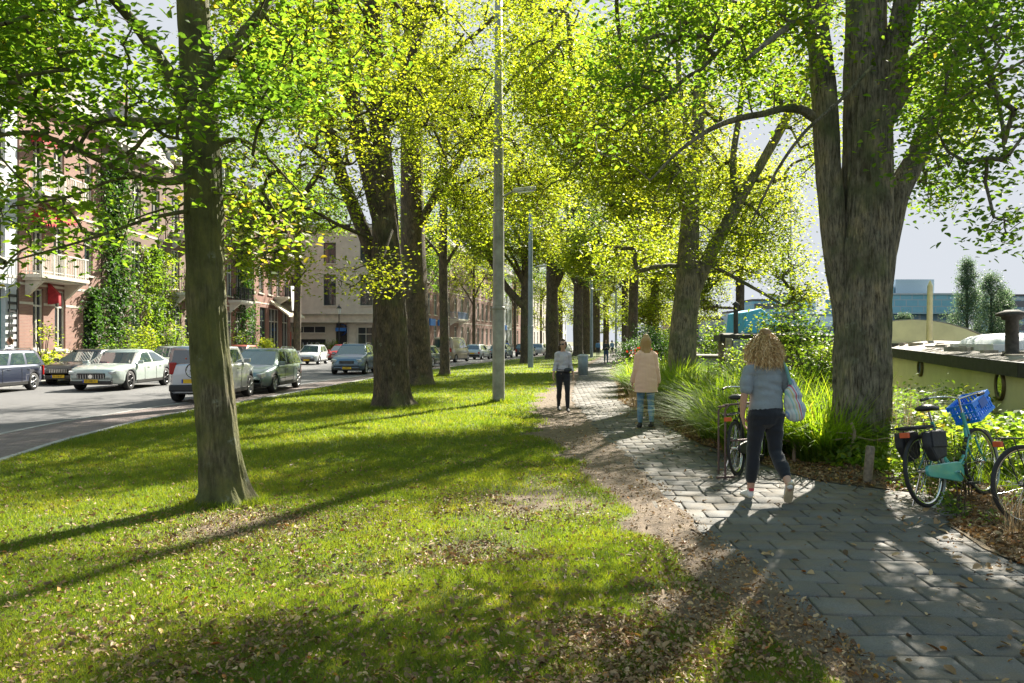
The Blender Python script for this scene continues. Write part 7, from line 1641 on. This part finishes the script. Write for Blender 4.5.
# ---- far bank buildings and poplars
GLB = brickmat('curtain_wall', (.22, .46, .58), (.28, .52, .64), (.42, .5, .56), 1, 3.0, 1.7, .12, plane='XZ', var=.1)
GLD = brickmat('curtain_wall_dark', (.16, .25, .36), (.25, .36, .48), (.42, .47, .52), 1, 2.4, 3.2, .3, plane='XZ', var=.1)
off = thing('office_block', 'wide blue glass office block on the far bank behind the cream mast', 'office building', ((915-512)/F*205, 205, .4))  # its colours are lightened, distance haze is put into them
def box_part(nm, m, x0, x1, y0, y1, z0, z1, par): b = MB(); b.box(x0, x1, y0, y1, z0, z1); return b.build(nm, m, par)
box_part('lower_block', GLD, -14, 13.5, 0, 18, 0, 8.3, off); box_part('upper_block', GLB, -16, 14, -1.5, 18, 8.303, 13.2, off); box_part('top_storey', mat('pale_blue_panel', (.42, .52, .60), .5), -4, 6, 2, 14, 13.6, 17.4, off)
box_part('cornice', M_WHITEW, -16.3, 14.3, -1.8, 18.3, 13.203, 13.6, off); box_part('terrace_storey', GLB, -15, -4.4, 2, 14, 13.603, 15.4, off)
FB = 'buildings and towers along the far bank'
for i, (px, d, w_, h_, m, lb) in enumerate([(780, 230, 16, 13, GLB, 'pale blue glass tower right of the thin mast'), (755, 240, 14, 10, mat('pale_blue_panel', (.42, .52, .60), .5), 'pale blue block behind the blue tarpaulin'), (728, 250, 14, 8, mat('far_grey', (.4, .42, .46), .7), 'low grey building left of the blue tarpaulin'), (800, 250, 10, 16, mat('pale_blue_panel', (.42, .52, .60), .5), 'slim pale tower near the massive trunk'), (1040, 215, 22, 13.5, GLD, 'dark glazed building at the right edge behind the stovepipe'), (700, 260, 20, 9, mat('far_brick', (.3, .2, .16), .8), 'low brick block beyond the forked tree'), (835, 240, 18, 9, mat('far_grey', (.4, .42, .46), .7), 'grey block hidden behind the massive trunk')]):
    rt = thing('far_building', lb, 'building', ((px-512)/F*d, d, .4), group=FB); box_part('wall', m, -w_/2, w_/2, 0, 12, 0, h_, rt); box_part('roof', M_ROOF, -w_/2-.2, w_/2+.2, -.2, 12.2, h_+.002, h_+.5, rt)
    for s in range(int(h_/3.2)):
        wb = MB(); wb.box(-w_/2+.6, w_/2-.6, -.06, -.003, 1+s*3.2, 2.6+s*3.2); wb.build('window_band', M_GLASS, rt)
L_FAR = leafmat('poplar_leaf', [(0, (.05, .09, .06)), (.5, (.08, .13, .08)), (1, (.12, .17, .09))], .4, (2.0, 2.0, 1.5))
for i, (px, d, h_, w_, lb) in enumerate([(967, 185, 20.6, 4.3, 'tallest narrow poplar on the far bank'), (991, 190, 17.5, 4.3, 'rounder tree right of the tallest poplar'), (1004, 200, 14, 2.6, 'small tree between the poplar pair and the stovepipe'), (904, 195, 7.5, 2.4, 'low tree below the blue office block'), (1060, 190, 12, 4, 'tree on the far bank beyond the right edge')]):
    x = (px-512)/F*d; g = np.random.default_rng(700+i); root = thing('poplar', lb, 'tree', (x, d, .4), group='trees on the far bank')
    t = MB(); t.tube([(0, 0, -.3), (0, 0, h_*.5), (0, 0, h_*.92)], [.4, .25, .06], 8)
    n = 420; z = h_*(.12+.86*g.random(n)); rad = w_*np.sin(np.pi*np.clip((z/h_)**.75*.92+.06, 0, 1))**.6*(.45+1.0*vnoise(z*1.6, z*0+i, .5, i)); a = g.uniform(0, 6.28, n); rr = rad*np.sqrt(g.random(n)); C0 = np.stack([np.cos(a)*rr, np.sin(a)*rr, z], 1)
    for j in range(0, n, 4): t.tube([(0, 0, max(.5, z[j]-2.5)), tuple(C0[j])], [.08, .02], 3, False)
    t.build('trunk', BARK2, root)
    C = (C0[:, None]+g.normal(0, 1, (n, 34, 3))*np.array([.6, .6, .6])).reshape(-1, 3); V, Q, rep = leaves_np(C, .34, g, .9); np_mesh('crown', V, Q, L_FAR, root, attr={'rnd': g.random(len(C))})
# low far-bank greenery
g = np.random.default_rng(77); n = 26000; y = g.uniform(60, 420, n); x = far_bank_x(y)+3+np.abs(g.normal(0, 3.5, n)); z = .4+2.6*vnoise(x, y, .16, 9)*g.random(n)**.5
V, Q, rep = leaves_np(np.stack([x, y, z], 1), .6, g, .9); tag(np_mesh('far_bank_shrubs', V, Q, L_FAR, attr={'rnd': g.random(n)}), 'green belt of shrubs along the far bank', kind='stuff')
